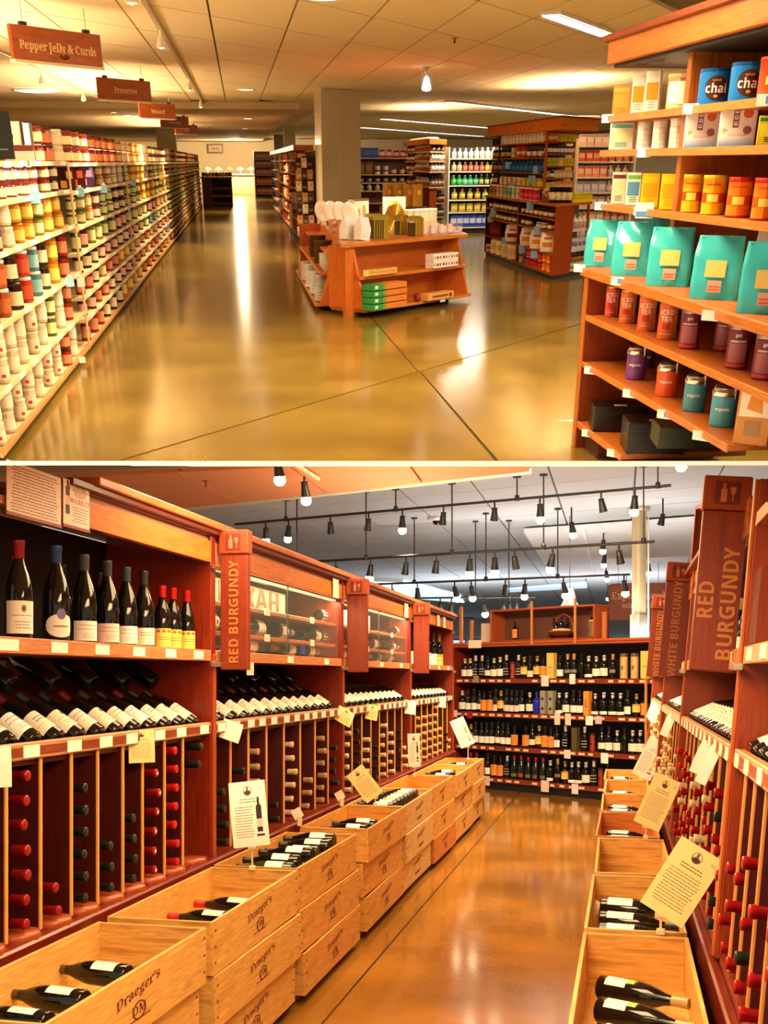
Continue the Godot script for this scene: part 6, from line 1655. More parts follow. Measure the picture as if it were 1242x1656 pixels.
	for k in 9:
		single("fruit", lathe([Vector2(0, 0), Vector2(0.06, 0.02), Vector2(0.08, 0.08), Vector2(0.05, 0.14), Vector2(0, 0.15)], 10), plain([rgb(40, 90, 40), rgb(226, 150, 80), rgb(230, 190, 110), rgb(200, 110, 60)][k % 4], 0.5), "%s fruit heap, %s from the left on the far produce stand" % [["green", "orange", "yellow", "rust"][k % 4], nth(k + 1)], "fruit", GROCERY, at(-1.28 + 0.125 * k, 1.002, 44.5), Basis(), "fruit on the far stand")
	var pf := thing("wall_picture", "small framed picture on the bright wall at the far end of the aisle", "picture", GROCERY, at(-1.13, 1.93, 64.9))
	part(pf, "frame", box(0.86, 0.46, 0.05, 0.01), wood(rgb(150, 100, 50), 0))
	part(pf, "picture", box(0.72, 0.32, 0.01, 0.0), plain(rgb(226, 200, 160), 0.5), Vector3(0, 0.07, 0.026))
	part(pf, "print_line", box(0.4, 0.05, 0.004, 0.0), plain(rgb(150, 110, 80), 0.5), Vector3(0, 0.2, 0.032))
	var ct := thing("service_counter", "long pale service counter in front of the far wall", "counter", GROCERY, at(0.0, 0, 60.0))
	part(ct, "front", box(3.6, 0.9, 0.6, 0.01), plain(rgb(236, 214, 170), 0.5))
	part(ct, "worktop", box(3.7, 0.05, 0.7, 0.01), plain(rgb(246, 236, 214), 0.3), Vector3(0, 0.9, 0))
	for k in 6:
		single("cake_stand", lathe([Vector2(0, 0), Vector2(0.12, 0), Vector2(0.03, 0.04), Vector2(0.03, 0.16), Vector2(0.2, 0.2), Vector2(0.2, 0.22), Vector2(0, 0.34)], 12), plain([rgb(250, 240, 224), rgb(230, 206, 170), rgb(170, 110, 70)][k % 3], 0.5), "small pale stand with goods on the far counter, %s from the left" % nth(k + 1), "cake stand", GROCERY, at(-1.5 + 0.55 * k, 0.952, 60.0), Basis(), "stands on the far counter")
	lamp_omni("unseen_counter_light", GROCERY, at(0.0, 2.2, 59.0), Color(1.0, 0.88, 0.68), 24.0, 0.1)  # unseen lamp without a fitting, lights the far counter and wall

# ================================================================ the wine room: racks, bottles, crates
const LIE_LEFT := Basis(Vector3(0, -1, 0), Vector3(1, 0, 0), Vector3(0, 0, 1))    # bottle lying, neck towards +x
const LIE_RIGHT := Basis(Vector3(0, 1, 0), Vector3(-1, 0, 0), Vector3(0, 0, 1))   # bottle lying, neck towards -x

func bottle_glass(kind: String) -> ArrayMesh:
	match kind:
		"sloped":
			return lathe([Vector2(0, 0.01), Vector2(0.03, 0), Vector2(0.036, 0), Vector2(0.0405, 0.006), Vector2(0.0405, 0.145), Vector2(0.037, 0.172), Vector2(0.029, 0.2), Vector2(0.02, 0.224), Vector2(0.0155, 0.25), Vector2(0.0142, 0.285), Vector2(0.016, 0.288), Vector2(0.016, 0.3), Vector2(0, 0.3)], 18)
		"squat":
			return lathe([Vector2(0, 0.01), Vector2(0.034, 0), Vector2(0.04, 0), Vector2(0.044, 0.006), Vector2(0.044, 0.15), Vector2(0.04, 0.165), Vector2(0.02, 0.18), Vector2(0.015, 0.19), Vector2(0.0145, 0.23), Vector2(0.017, 0.233), Vector2(0.017, 0.255), Vector2(0, 0.255)], 18)
	return lathe([Vector2(0, 0.01), Vector2(0.03, 0), Vector2(0.034, 0), Vector2(0.0375, 0.006), Vector2(0.0375, 0.185), Vector2(0.035, 0.198), Vector2(0.022, 0.214), Vector2(0.0155, 0.226), Vector2(0.0142, 0.24), Vector2(0.0142, 0.285), Vector2(0.016, 0.288), Vector2(0.016, 0.3), Vector2(0, 0.3)], 18)

func dark_glass() -> StandardMaterial3D:
	return plain(rgb(17, 15, 13), 0.07)

func foil(c: Color) -> StandardMaterial3D:
	return plain(c, 0.3, 0.1)

func label_paper(style: String) -> StandardMaterial3D:
	if mats.has("paper_" + style): return mats["paper_" + style]
	var base := rgb(244, 236, 214)
	var im: Image
	match style:
		"yellow": base = rgb(240, 206, 96)
		"white": base = rgb(248, 244, 234)
		"orange": base = rgb(230, 140, 46)
		"pinkish": base = rgb(240, 214, 200)
	im = picture(128, 96, base)
	var ink := base.darkened(0.65)
	match style:
		"crest":
			ink_disc(im, 64, 22, 9, 11, rgb(150, 120, 60))
			ink_disc(im, 64, 22, 5, 6, rgb(90, 40, 40))
			ink_lines(im, 22, 42, 84, 1, 8, ink, 0.0)
			ink_lines(im, 30, 60, 68, 3, 9, ink.lightened(0.3))
		"script":
			ink_lines(im, 24, 26, 80, 2, 14, ink, 0.1)
			ink_rect(im, 10, 62, 108, 2, rgb(190, 150, 80))
			ink_lines(im, 36, 74, 56, 1, 8, ink.lightened(0.4))
		"yellow":
			ink_rect(im, 0, 0, 128, 20, rgb(236, 190, 70))
			for i in 4: ink_disc(im, 20 + 30 * i, 14, 11, 8, rgb(190, 90, 40))
			ink_lines(im, 20, 44, 88, 2, 12, rgb(150, 60, 30), 0.1)
			ink_lines(im, 30, 74, 66, 1, 8, ink)
		_:
			ink_lines(im, 26, 20, 76, 1, 10, ink, 0.0)
			ink_lines(im, 18, 38, 92, 1, 10, ink.lightened(0.15), 0.1)
			ink_lines(im, 34, 60, 60, 3, 9, ink.lightened(0.35))
	return printed("paper_" + style, im, 0.55)

# a bottle of glass, capsule and label; y0 and y1 bound the label on a 0.3 m bottle
func wine_bottle(called: String, label: String, room: Transform3D, p: Vector3, b: Basis, kind: String, cap: Color, paper: Material, group := "", y0 := 0.045, y1 := 0.125, half := 80.0, glass: Material = null) -> Node3D:
	var o := thing(called, label, "bottle", room, p, b, group)
	part(o, "glass", bottle_glass(kind), glass if glass else dark_glass())
	var top := 0.3 if kind != "squat" else 0.255
	var low := 0.232 if kind != "squat" else 0.2
	part(o, "capsule", lathe([Vector2(0.0158, 0), Vector2(0.0162, 0.001), Vector2(0.0162, top - low - 0.016), Vector2(0.0175, top - low - 0.014), Vector2(0.0175, top - low + 0.001), Vector2(0.0175, top - low + 0.001), Vector2(0, top - low + 0.003)], 14), foil(cap), Vector3(0, low, 0))
	if paper:
		var r := {"sloped": 0.041, "squat": 0.0446, "straight": 0.038}[kind] as float
		part(o, "label", band(r, y0, y1, half, 10), paper)
	return o

func rack_neck(called: String, label: String, room: Transform3D, p: Vector3, b: Basis, code: String, group: String) -> void:
	var o := thing(called, label, "bottle", room, p, b, group)
	part(o, "glass", bottle_glass("sloped"), dark_glass())
	var c: Color = {"r": rgb(150, 20, 22), "R": rgb(196, 28, 20), "k": rgb(34, 38, 32), "t": rgb(190, 150, 110), "c": rgb(226, 200, 160), "g": rgb(214, 170, 90), "o": rgb(140, 24, 20), "w": rgb(150, 22, 20)}[code]
	part(o, "capsule", lathe([Vector2(0.016, 0), Vector2(0.0166, 0.001), Vector2(0.0166, 0.056), Vector2(0.0185, 0.058), Vector2(0.0185, 0.073), Vector2(0.0185, 0.073), Vector2(0.016, 0.076), Vector2(0, 0.076)], 14), foil(c), Vector3(0, 0.228, 0))
	if code == "o" or code == "w":
		part(o, "cap_ring" if code == "o" else "cap_seal", lathe([Vector2(0.007 if code == "o" else 0.0, 0.0), Vector2(0.013 if code == "o" else 0.008, 0.0)], 14), plain(rgb(220, 160, 90) if code == "o" else rgb(246, 236, 224), 0.4), Vector3(0, 0.3052, 0))

func wine_fixtures() -> void:
	wine_wall()
	end_shelf()
	leaning_rack()
	crates()
	show_cards()

const COLOURS := {"r": "red", "R": "bright red", "k": "black", "t": "tan", "c": "cream", "g": "gold", "o": "ringed red", "w": "white-tipped red"}

func stamp_lettering(o: Node3D, words: Array, high: float, m: Material, p: Vector3, b: Basis, gap: float) -> void:
	for i in words.size():
		part(o, "lettering", lettering(words[i], high, 0.003, false, true), m, p + b * Vector3(0, -gap * i, 0), b)

func flag_sign(label: String, room: Transform3D, p: Vector3, w: float, h: float, b: Basis, words: Array, red_plaque: bool) -> void:
	var o := thing("shelf_sign", label, "sign", room, p, b)
	part(o, "board", box(w, h - 0.12, 0.05, 0.004), wood(rgb(146, 56, 26), 1, 0.4, 0.8))  # board colour darkened for the shade on its face
	part(o, "head_block", box(w + 0.012, 0.118, 0.07, 0.005), wood(rgb(176, 78, 34), 1, 0.4), Vector3(0, h - 0.118, 0))
	var pl := part(o, "plaque", box(w * 0.56, 0.08, 0.004, 0.001), plain(rgb(104, 22, 18), 0.5), Vector3(0.0, h - 0.1, 0.035))
	var gm := plain(rgb(190, 110, 70), 0.5)
	part(pl, "bottle_emblem", box(0.02, 0.045, 0.002, 0.0), gm, Vector3(-0.012, 0.008, 0.003))
	part(pl, "bottle_emblem", box(0.008, 0.02, 0.002, 0.0), gm, Vector3(-0.012, 0.053, 0.003))
	part(pl, "glass_emblem", hexa([Vector3(0.012, 0.035, 0), Vector3(0.024, 0.035, 0), Vector3(0.024, 0.035, 0.003), Vector3(0.012, 0.035, 0.003)], [Vector3(0.008, 0.06, 0), Vector3(0.028, 0.06, 0), Vector3(0.028, 0.06, 0.003), Vector3(0.008, 0.06, 0.003)]), gm)
	part(pl, "glass_emblem", box(0.003, 0.025, 0.002, 0.0), gm, Vector3(0.018, 0.01, 0.002))
	if words.size():
		var turn := Basis(Vector3(0, 0, 1), PI / 2)
		var tm := plain(rgb(178, 112, 54), 0.45)
		for i in words.size():
			part(o, "lettering", lettering(words[i], [0.048, 0.052][words.size() - 1], 0.002, false, true), tm, Vector3((0.0 if words.size() == 1 else -0.04 + 0.075 * i), (h - 0.12) * (0.5 if words.size() == 1 else 0.44 - 0.02 * i), 0.0265), turn)

# ---------------------------------------------------------------- the wine wall on the left
func wine_wall() -> void:
	var X := -1.95
	var red := wood(rgb(146, 46, 20), 1, 0.35)
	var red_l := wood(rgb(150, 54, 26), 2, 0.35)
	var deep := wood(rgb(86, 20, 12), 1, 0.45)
	var orange := wood(rgb(226, 140, 62), 2, 0.32, 0.7)
	var edge := plain(rgb(226, 160, 84), 0.45)
	var tagm := plain(rgb(246, 240, 228), 0.5)
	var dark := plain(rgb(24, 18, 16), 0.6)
	var g := thing("wine_rack", "long red wood wine rack with fascia, shelves and bottle bins along the left", "wine rack", WINE, at(X, 0, 2.6))
	var o := -at(X, 0, 2.6)
	var posts := [2.55, 4.85, 7.33, 9.86, 12.5]
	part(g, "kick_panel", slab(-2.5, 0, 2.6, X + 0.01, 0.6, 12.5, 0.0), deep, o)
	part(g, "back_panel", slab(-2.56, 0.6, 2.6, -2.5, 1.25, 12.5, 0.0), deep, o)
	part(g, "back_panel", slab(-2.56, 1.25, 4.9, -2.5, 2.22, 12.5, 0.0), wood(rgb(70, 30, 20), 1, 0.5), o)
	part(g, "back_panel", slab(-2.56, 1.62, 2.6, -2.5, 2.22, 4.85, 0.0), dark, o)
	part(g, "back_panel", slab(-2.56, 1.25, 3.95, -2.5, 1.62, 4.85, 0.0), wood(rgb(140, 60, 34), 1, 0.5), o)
	part(g, "bottom_board", slab(-2.5, 0.6, 2.6, X, 0.675, 12.5, 0.0), red_l, o)
	var beam := part(g, "ledge_beam", slab(X, 0.58, 2.6, X + 0.05, 0.67, 12.5, 0.008), wood(rgb(132, 40, 20), 2, 0.3), o)
	part(g, "top_board", slab(-2.56, 2.24, 3.45, X + 0.015, 2.265, 12.55, 0.0), wood(rgb(150, 70, 36), 2), o)
	part(g, "cap_moulding", slab(X - 0.06, 2.27, 3.62, X + 0.05, 2.305, 12.56, 0.005), wood(rgb(214, 120, 56), 2), o)
	part(g, "painted_shadow_strip", slab(X - 0.05, 2.245, 3.45, X + 0.035, 2.271, 12.55, 0.003), wood(rgb(110, 30, 18), 2), o)  # shadow under the cap, put in as a dark red strip
	part(g, "recess_strip", hexa([at(X - 0.01, 2.2, 3.4), at(X + 0.008, 2.2, 3.4), at(X + 0.008, 2.2, 12.5), at(X - 0.01, 2.2, 12.5)], [at(X - 0.05, 2.25, 3.45), at(X - 0.02, 2.25, 3.45), at(X - 0.02, 2.25, 12.5), at(X - 0.05, 2.25, 12.5)]), plain(rgb(190, 140, 120), 0.5), o)
	# fascia boards between the posts; the nearest one is cut along the sloping soffit
	for k in 4:
		var d0: float = posts[k] + 0.03
		var d1: float = posts[k + 1] - 0.03
		if k == 0:
			part(g, "fascia_board", hexa([at(X - 0.02, 2.11, 2.7), at(X + 0.012, 2.11, 2.7), at(X + 0.012, 2.11, d1), at(X - 0.02, 2.11, d1)], [at(X - 0.02, 2.12, 2.7), at(X + 0.012, 2.12, 2.7), at(X + 0.012, 2.21, d1), at(X - 0.02, 2.21, d1)]), orange, o)
			part(g, "fascia_board", hexa([at(X - 0.02, 2.12, 3.0), at(X + 0.012, 2.12, 3.0), at(X + 0.012, 2.12, d1), at(X - 0.02, 2.12, d1)], [at(X - 0.02, 2.135, 3.0), at(X + 0.012, 2.135, 3.0), at(X + 0.012, 2.212, d1), at(X - 0.02, 2.212, d1)]), orange, o)
			part(g, "fascia_board", slab(X - 0.02, 2.11, 3.4, X + 0.0125, 2.213, d1, 0.003), orange, o)
		else:
			part(g, "fascia_board", slab(X - 0.02, 2.11, d0, X + 0.012, 2.213, d1, 0.003), orange, o)
	for k in 5:
		var d: float = posts[k]
		if k == 0: continue
		var p := part(g, "post", slab(-2.5, 0, d - 0.03, X + 0.012, 2.24, d + 0.03, 0.004), red, o)
		part(p, "post_edge", slab(X + 0.012, 0.02, d - 0.02, X + 0.02, 1.66, d + 0.02, 0.003), wood(rgb(182, 84, 38), 1, 0.35))
	# rails, shelves, bins
	for k in 4:
		var d0: float = maxf(posts[k] + 0.03, 2.6)
		var d1: float = posts[k + 1] - 0.03
		var rl := part(g, "price_rail", slab(X - 0.02, 1.272, d0, X + 0.012, 1.33, d1, 0.004), wood(rgb(226, 176, 130), 2, 0.4), o)
		part(rl, "rail_groove", slab(X + 0.012, 1.285, d0, X + 0.015, 1.315, d1, 0.0), wood(rgb(150, 74, 44), 2, 0.4))
		var n := 9 if k == 0 else 12
		for i in n:
			var d := lerpf(d0, d1, (i + 0.5) / n) + rng.randf_range(-0.03, 0.03)
			part(rl, "price_tag", slab(X + 0.015, 1.279, d - 0.05, X + 0.018, 1.321, d + 0.05, 0.0), tagm)
		part(g, "display_board", hexa([at(-2.5, 1.25, d0), at(X - 0.02, 1.25, d0), at(X - 0.02, 1.25, d1), at(-2.5, 1.25, d1)], [at(-2.5, 1.56, d0), at(X - 0.02, 1.28, d0), at(X - 0.02, 1.28, d1), at(-2.5, 1.56, d1)]), deep, o)
		# upper shelf
		var us := part(g, "upper_shelf", slab(-2.5, 1.632, d0, X, 1.676, d1, 0.003), wood(rgb(206, 120, 60), 2, 0.35), o)
		part(us, "shelf_lip", slab(X, 1.628, d0, X + 0.012, 1.682, d1, 0.004), wood(rgb(226, 160, 110), 2, 0.4))
		for i in ([7, 3, 3, 4][k]):
			var d := lerpf(d0, d1, (i + 0.5) / [7, 3, 3, 4][k])
			part(us, "price_tag", slab(X + 0.012, 1.636, d - 0.055, X + 0.015, 1.674, d + 0.055, 0.0), tagm)
		part(g, "bracket", slab(X + 0.02, 1.60, d1 - 0.03, X + 0.035, 1.625, d1 + 0.12, 0.002), plain(rgb(190, 180, 170), 0.25, 0.8), o)
		part(g, "bracket", slab(X + 0.02, 2.075, d1 - 0.03, X + 0.035, 2.095, d1 + 0.09, 0.002), plain(rgb(150, 120, 100), 0.25, 0.8), o)
	# bins: dividers and the bottles whose necks look out
	var bins := [
		[[2.67, 2.88, 3.09, 3.3, 3.51, 3.71, 3.92, 4.1, 4.32, 4.52, 4.82], ["rrrr...", "ooooo..", "rrrrrrr", "rr.....", "kkkkkk.", "kkk....", "kkkk...", "wwwwww.", "RRRRRRR", ".....kk"]],
		[[4.88, 5.13, 5.4, 5.7, 6.02, 6.35, 6.68, 7.0, 7.3], ["kkkk...", "kkkkk..", "tttttt.", "kk.....", "cccccc.", "ttt....", "tttttt.", "kkkkk.."]],
		[[7.36, 7.67, 7.98, 8.29, 8.6, 8.91, 9.22, 9.53, 9.83], ["cccccc.", "kkkkkk.", "ccccc..", "kkkk...", "cccccc.", "ccccc..", "kkkkk..", "ccc...."]],
		[[9.89, 10.2, 10.53, 10.86, 11.19, 11.52, 11.85, 12.17, 12.47], ["cccc...", "gggggg.", "gggggg.", "tttttt.", "ggggggg", "gggg...", "kkk....", "cc....."]]]
	var bay_name := ["nearest", "second", "third", "farthest"]
	for k in 4:
		var bd: Array = bins[k][0]
		for i in bd.size():
			if i > 0 and i < bd.size() - 1:
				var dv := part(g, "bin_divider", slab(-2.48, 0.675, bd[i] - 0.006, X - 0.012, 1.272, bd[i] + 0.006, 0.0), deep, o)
				part(dv, "divider_edge", slab(X - 0.012, 0.675, bd[i] - 0.007, X - 0.002, 1.272, bd[i] + 0.007, 0.002), edge)
			if i < bd.size() - 1:
				if k == 0: part(beam, "scallop", lathe([Vector2(0, 0), Vector2(0.075, 0), Vector2(0.08, 0.01), Vector2(0.08, 0.03), Vector2(0.075, 0.04), Vector2(0, 0.04)], 16), wood(rgb(182, 84, 36), 2, 0.35), at(X - 0.035, 0.652, (bd[i] + bd[i + 1]) / 2.0))
				var col: String = bins[k][1][i]
				for s in 7:
					var code := col[s]
					if code == ".": continue
					rack_neck("racked_bottle", "%s capped bottle, %s up in bin %s of the %s left bay" % [COLOURS[code], nth(s + 1), ["one", "two", "three", "four", "five", "six", "seven", "eight", "nine", "ten"][i], bay_name[k]], WINE, at(X - 0.285 + rng.randf_range(-0.012, 0.014), 0.722 + 0.083 * s, (bd[i] + bd[i + 1]) / 2.0 - 0.02 + rng.randf_range(-0.01, 0.01)), LIE_LEFT * Basis(Vector3.UP, rng.randf_range(0, 6)), code, "%s capped bottles in the left bins" % COLOURS[code])
	# bottles lying on the sloping display, labels up
	var rows := [[2.75, 4.78, 13], [4.95, 7.25, 12], [7.42, 9.78, 13], [9.95, 12.42, 12]]
	for k in 4:
		for i in rows[k][2]:
			var d := lerpf(rows[k][0], rows[k][1], (i + 0.5) / rows[k][2])
			var axis := Vector3(-cos(0.56), sin(0.56), 0)
			var side := Vector3(0, 0, 1)
			var b := Basis(axis.cross(side), axis, side)      # label (+z of the bottle) must look up
			b = Basis(axis, deg_to_rad(90 + rng.randf_range(-18, 8))) * b
			var st: String = ["cream", "crest", "script", "white", "cream", "crest"][(i * 5 + k) % 6]
			wine_bottle("display_bottle", "bottle lying label up on the display slope, %s in the %s bay" % [nth(i + 1), bay_name[k]], WINE, at(X - 0.03, 1.322, d), b, "sloped", [rgb(30, 26, 24), rgb(90, 20, 20), rgb(40, 40, 36)][i % 3], label_paper(st), "bottles on the left display slope", 0.035, 0.135, 95.0)
			if k < 2 and i % 2 == 0:
				wine_bottle("display_bottle", "upper bottle lying behind on the display slope, %s in the %s bay" % [nth(i / 2 + 1), bay_name[k]], WINE, at(X - 0.27, 1.52, d + 0.09), b, "sloped", rgb(28, 24, 22), null, "rear bottles on the left display slope")
	# standing bottles on the nearest upper shelf
	var big := [[2.98, 1.16, rgb(120, 90, 40), "cream", "straight"], [3.3, 1.16, rgb(150, 24, 28), "crest", "sloped"], [3.55, 1.2, rgb(44, 70, 130), "", "sloped"], [3.76, 1.17, rgb(74, 76, 78), "white", "sloped"], [3.95, 1.16, rgb(60, 66, 70), "pinkish", "sloped"], [4.12, 1.13, rgb(56, 74, 84), "white", "sloped"], [4.29, 1.13, rgb(50, 54, 60), "script", "sloped"]]
	for k in big.size():
		var q: Array = big[k]
		var w := wine_bottle("wine_bottle", ["large bottle cut by the left edge of the upper shelf", "large red-capped bottle with square crest label on the upper shelf", "large blue-capped bottle with oval animal crest label on the upper shelf", "large grey-capped bottle, right of the oval label", "large grey-capped pinkish-labelled bottle", "large slate-capped bottle, second left of the small red caps", "large slate-capped bottle just left of the small red caps"][k], WINE, at(X - 0.09, 1.677, q[0]), turned(52).scaled(Vector3.ONE * q[1]), q[4], q[2], label_paper(q[3]) if q[3] != "" else null, "", 0.012 if k > 2 else 0.02, 0.078 if k > 2 else 0.118, 78.0)
		if k == 2:
			part(w, "oval_label", oval_band(0.0412, 0.052, 1.25, 0.036), plain(rgb(244, 236, 220), 0.5))
			part(w, "crest", oval_band(0.0416, 0.088, 0.35, 0.017), plain(rgb(110, 104, 150), 0.5))
			part(w, "oval_line", oval_band(0.0415, 0.05, 0.7, 0.003), plain(rgb(150, 130, 110), 0.5))
	for k in 3:
		wine_bottle("half_bottle", "half bottle with bright red cap and yellow label, %s of three" % ["left", "middle", "right"][k], WINE, at(X - 0.08, 1.677, [4.46, 4.58, 4.74][k]), turned(52).scaled(Vector3.ONE * 0.96), "sloped", rgb(206, 24, 30), label_paper("yellow"), "red-capped half bottles", 0.01, 0.098, 80.0)
	for k in 4:
		wine_bottle("wine_bottle", "dim bottle in the back row of the upper shelf, %s" % nth(k + 1), WINE, at(X - 0.3, 1.677, 3.3 + 0.33 * k), turned(50).scaled(Vector3.ONE * 1.12), "sloped", [rgb(40, 60, 110), rgb(200, 150, 70), rgb(30, 30, 34), rgb(60, 40, 30)][k], null, "back row of the upper shelf")
	# glass-fronted cases in the second and third bays
	for k in [1, 2]:
		var d0: float = posts[k] + 0.04
		var d1: float = posts[k + 1] - 0.04
		for y in [1.785, 1.935]:
			var s := part(g, "case_shelf", slab(-2.45, y - 0.022, d0, X - 0.03, y, d1, 0.002), wood(rgb(206, 124, 60), 2, 0.35), o)
			for i in 2: part(s, "price_tag", slab(X - 0.03, y - 0.03, lerpf(d0, d1, 0.35 + 0.38 * i), X - 0.026, y + 0.012, lerpf(d0, d1, 0.35 + 0.38 * i) + 0.09, 0.0), tagm)
		for i in 2:
			var e0 := lerpf(d0, d1, 0.5 * i)
			var e1 := lerpf(d0, d1, 0.5 * i + 0.51)
			var pn := part(g, "sliding_pane", slab(X - 0.012 - 0.006 * i, 1.69, e0, X - 0.009 - 0.006 * i, 2.11, e1, 0.0), pane(), o)
			part(pn, "pane_edge", slab(X - 0.012 - 0.006 * i, 1.69, e1 - 0.012, X - 0.008 - 0.006 * i, 2.11, e1, 0.0), plain(rgb(60, 84, 80), 0.15))
		part(g, "added_case_light", slab(X - 0.06, 2.095, d0, X - 0.03, 2.105, d1, 0.0), glowing(Color(1.0, 0.86, 0.64), 1.5), o)  # added glow strip and lamp, brighten the bottles in the case
		lamp_area("added_case_light_light", WINE, at(X - 0.05, 2.09, (d0 + d1) / 2.0), DOWN, 0.04, d1 - d0, Color(1.0, 0.86, 0.64), 1.4)
		for r in 2:
			for i in 4:
				var d := lerpf(d0 + 0.1, d1 - 0.35, i / 3.3)
				var axis := Vector3(0, 0, -1 if (i + r) % 2 else 1)
				var b := Basis(Vector3(1, 0, 0).cross(axis), axis, Vector3(1, 0, 0)).orthonormalized()
				b = Basis(axis.cross(Vector3(1, 0, 0)), axis, Vector3(1, 0, 0)).scaled(Vector3.ONE * 1.2)
				wine_bottle("wine_bottle", "bottle lying lengthwise in the %s glass case, %s along its %s shelf" % [bay_name[k], nth(i + 1), ["lowest", "middle"][r]], WINE, at(X - 0.12, [1.728, 1.838][r] , d + (0.0 if (i + r) % 2 else 0.34)), b, "sloped", [rgb(206, 196, 180), rgb(40, 36, 34), rgb(190, 150, 60)][(i + r) % 3], label_paper(["white", "cream", "crest"][(i + 2 * r) % 3]), "bottles in the glass cases", 0.03, 0.13, 120.0)
		if k == 1:
			var sign := thing("lettered_panel", "pale panel with large dark block letters on the top shelf of the nearer case", "panel", WINE, at(X - 0.16, 1.936, 5.75), turned(90))
			part(sign, "panel", box(1.5, 0.15, 0.012, 0.002), plain(rgb(206, 196, 150), 0.5))
			part(sign, "lettering", lettering("ERXXAH", 0.12, 0.004, false, true), plain(rgb(110, 70, 40), 0.5), Vector3(0.0, 0.075, 0.007), Basis().scaled(Vector3(2.0, 1, 1)))
			var vb := thing("blue_seal", "bright blue wax seal tag on a bottle in the nearer glass case", "tag", WINE, at(X - 0.05, 1.70, 6.55), turned(70))
			part(vb, "tag", box(0.05, 0.09, 0.01, 0.003), plain(rgb(40, 40, 200), 0.3))
			part(vb, "loop", tube(Vector3(0, 0.09, 0), Vector3(0, 0.12, 0), 0.004, 6), plain(rgb(40, 40, 160), 0.3))
		else:
			single("white_box", box(0.9, 0.13, 0.1, 0.003), plain(rgb(226, 220, 196), 0.5), "long pale box on the top shelf of the farther glass case", "box", WINE, at(X - 0.15, 1.936, 8.2), turned(90))
		for i in 2:
			wine_bottle("wine_bottle", "bottle at the right end of the %s glass case, %s shelf" % [bay_name[k], ["middle", "top"][i]], WINE, at(X - 0.13, [1.838, 1.99][i], d1 - 0.1), Basis(Vector3(0, 0, -1).cross(Vector3(1, 0, 0)), Vector3(0, 0, -1), Vector3(1, 0, 0)).scaled(Vector3.ONE * 1.1), "straight", rgb(200, 160, 80), label_paper("white"), "", 0.0, 0.12, 150.0)
	for i in 6:
		wine_bottle("wine_bottle", "standing bottle on the upper shelf of the farthest bay, %s from the left" % nth(i + 1), WINE, at(X - 0.1, 1.677, 10.15 + 0.4 * i), turned(50).scaled(Vector3.ONE * 1.25), "straight", [rgb(40, 36, 34), rgb(60, 50, 44), rgb(150, 120, 60)][i % 3], label_paper(["white", "cream", "yellow"][i % 3]), "standing bottles in the farthest bay", 0.01, 0.11, 85.0)
	# fascia cards, flag signs
	for q in [[7.1, 2.105, 0.07, 0.13], [9.6, 2.105, 0.08, 0.13], [11.4, 2.11, 0.07, 0.12], [11.8, 2.11, 0.07, 0.12], [5.35, 1.56, 0.05, 0.07]]:
		single("fascia_card", sheet(q[2] * 2.2, q[3]), plain(rgb(240, 214, 186), 0.5), "small white card on the left wine rack, %s" % {7.1: "on the fascia left of the second sign", 9.6: "on the fascia left of the third sign", 11.4: "left of the fascia pair", 11.8: "right of the fascia pair", 5.35: "low one beside the first sign"}[q[0]], "card", WINE, at(X + 0.022, q[1], q[0]), turned(90))
	flag_sign("wooden flag sign reading RED BURGUNDY on the left wine wall", WINE, at(X + 0.1, 1.585, 4.92), 0.14, 0.69, Basis(), ["RED BURGUNDY"], true)
	flag_sign("plain wooden flag sign with carved plaque on the left wine wall, second post", WINE, at(X + 0.1, 1.585, 7.42), 0.15, 0.68, Basis(), [], true)
	flag_sign("plain wooden flag sign with carved plaque on the left wine wall, third post", WINE, at(X + 0.1, 1.585, 9.95), 0.15, 0.68, Basis(), [], true)
	# notices pinned on the near fascia
	var im := picture(200, 200, rgb(250, 232, 220))
	ink_lines(im, 14, 14, 170, 15, 12, rgb(110, 80, 76), 0.15)
	var nt := thing("notice", "white notice of printed text pinned on the fascia at the left edge", "notice", WINE, at(X + 0.02, 2.085, 3.22), turned(90))
	part(nt, "paper", sheet(0.34, 0.17), printed("notice_text", im))
	part(nt, "holder", box(0.345, 0.012, 0.006, 0.001), plain(rgb(150, 50, 36), 0.4), Vector3(0, -0.008, 0))
	im = picture(160, 200, rgb(250, 230, 216))
	ink_rect(im, 14, 30, 24, 120, rgb(30, 20, 20))
	ink_rect(im, 21, 4, 10, 30, rgb(30, 20, 20))
	ink_rect(im, 14, 70, 24, 40, rgb(226, 200, 180))
	ink_disc(im, 100, 40, 40, 30, rgb(206, 180, 160))
	print_text(im, "VILLAGE", 100, 30, 22, rgb(150, 110, 90))
	print_text(im, "MARKET", 98, 86, 20, rgb(170, 40, 44))
	ink_lines(im, 50, 112, 100, 6, 12, rgb(120, 90, 84))
	nt = thing("notice", "white card with a bottle picture and red heading pinned beside the text notice", "notice", WINE, at(X + 0.02, 2.095, 3.5), turned(90))
	part(nt, "paper", sheet(0.19, 0.165), printed("notice_bottle", im))
	part(nt, "holder", box(0.195, 0.012, 0.006, 0.001), plain(rgb(150, 50, 36), 0.4), Vector3(0, -0.008, 0))

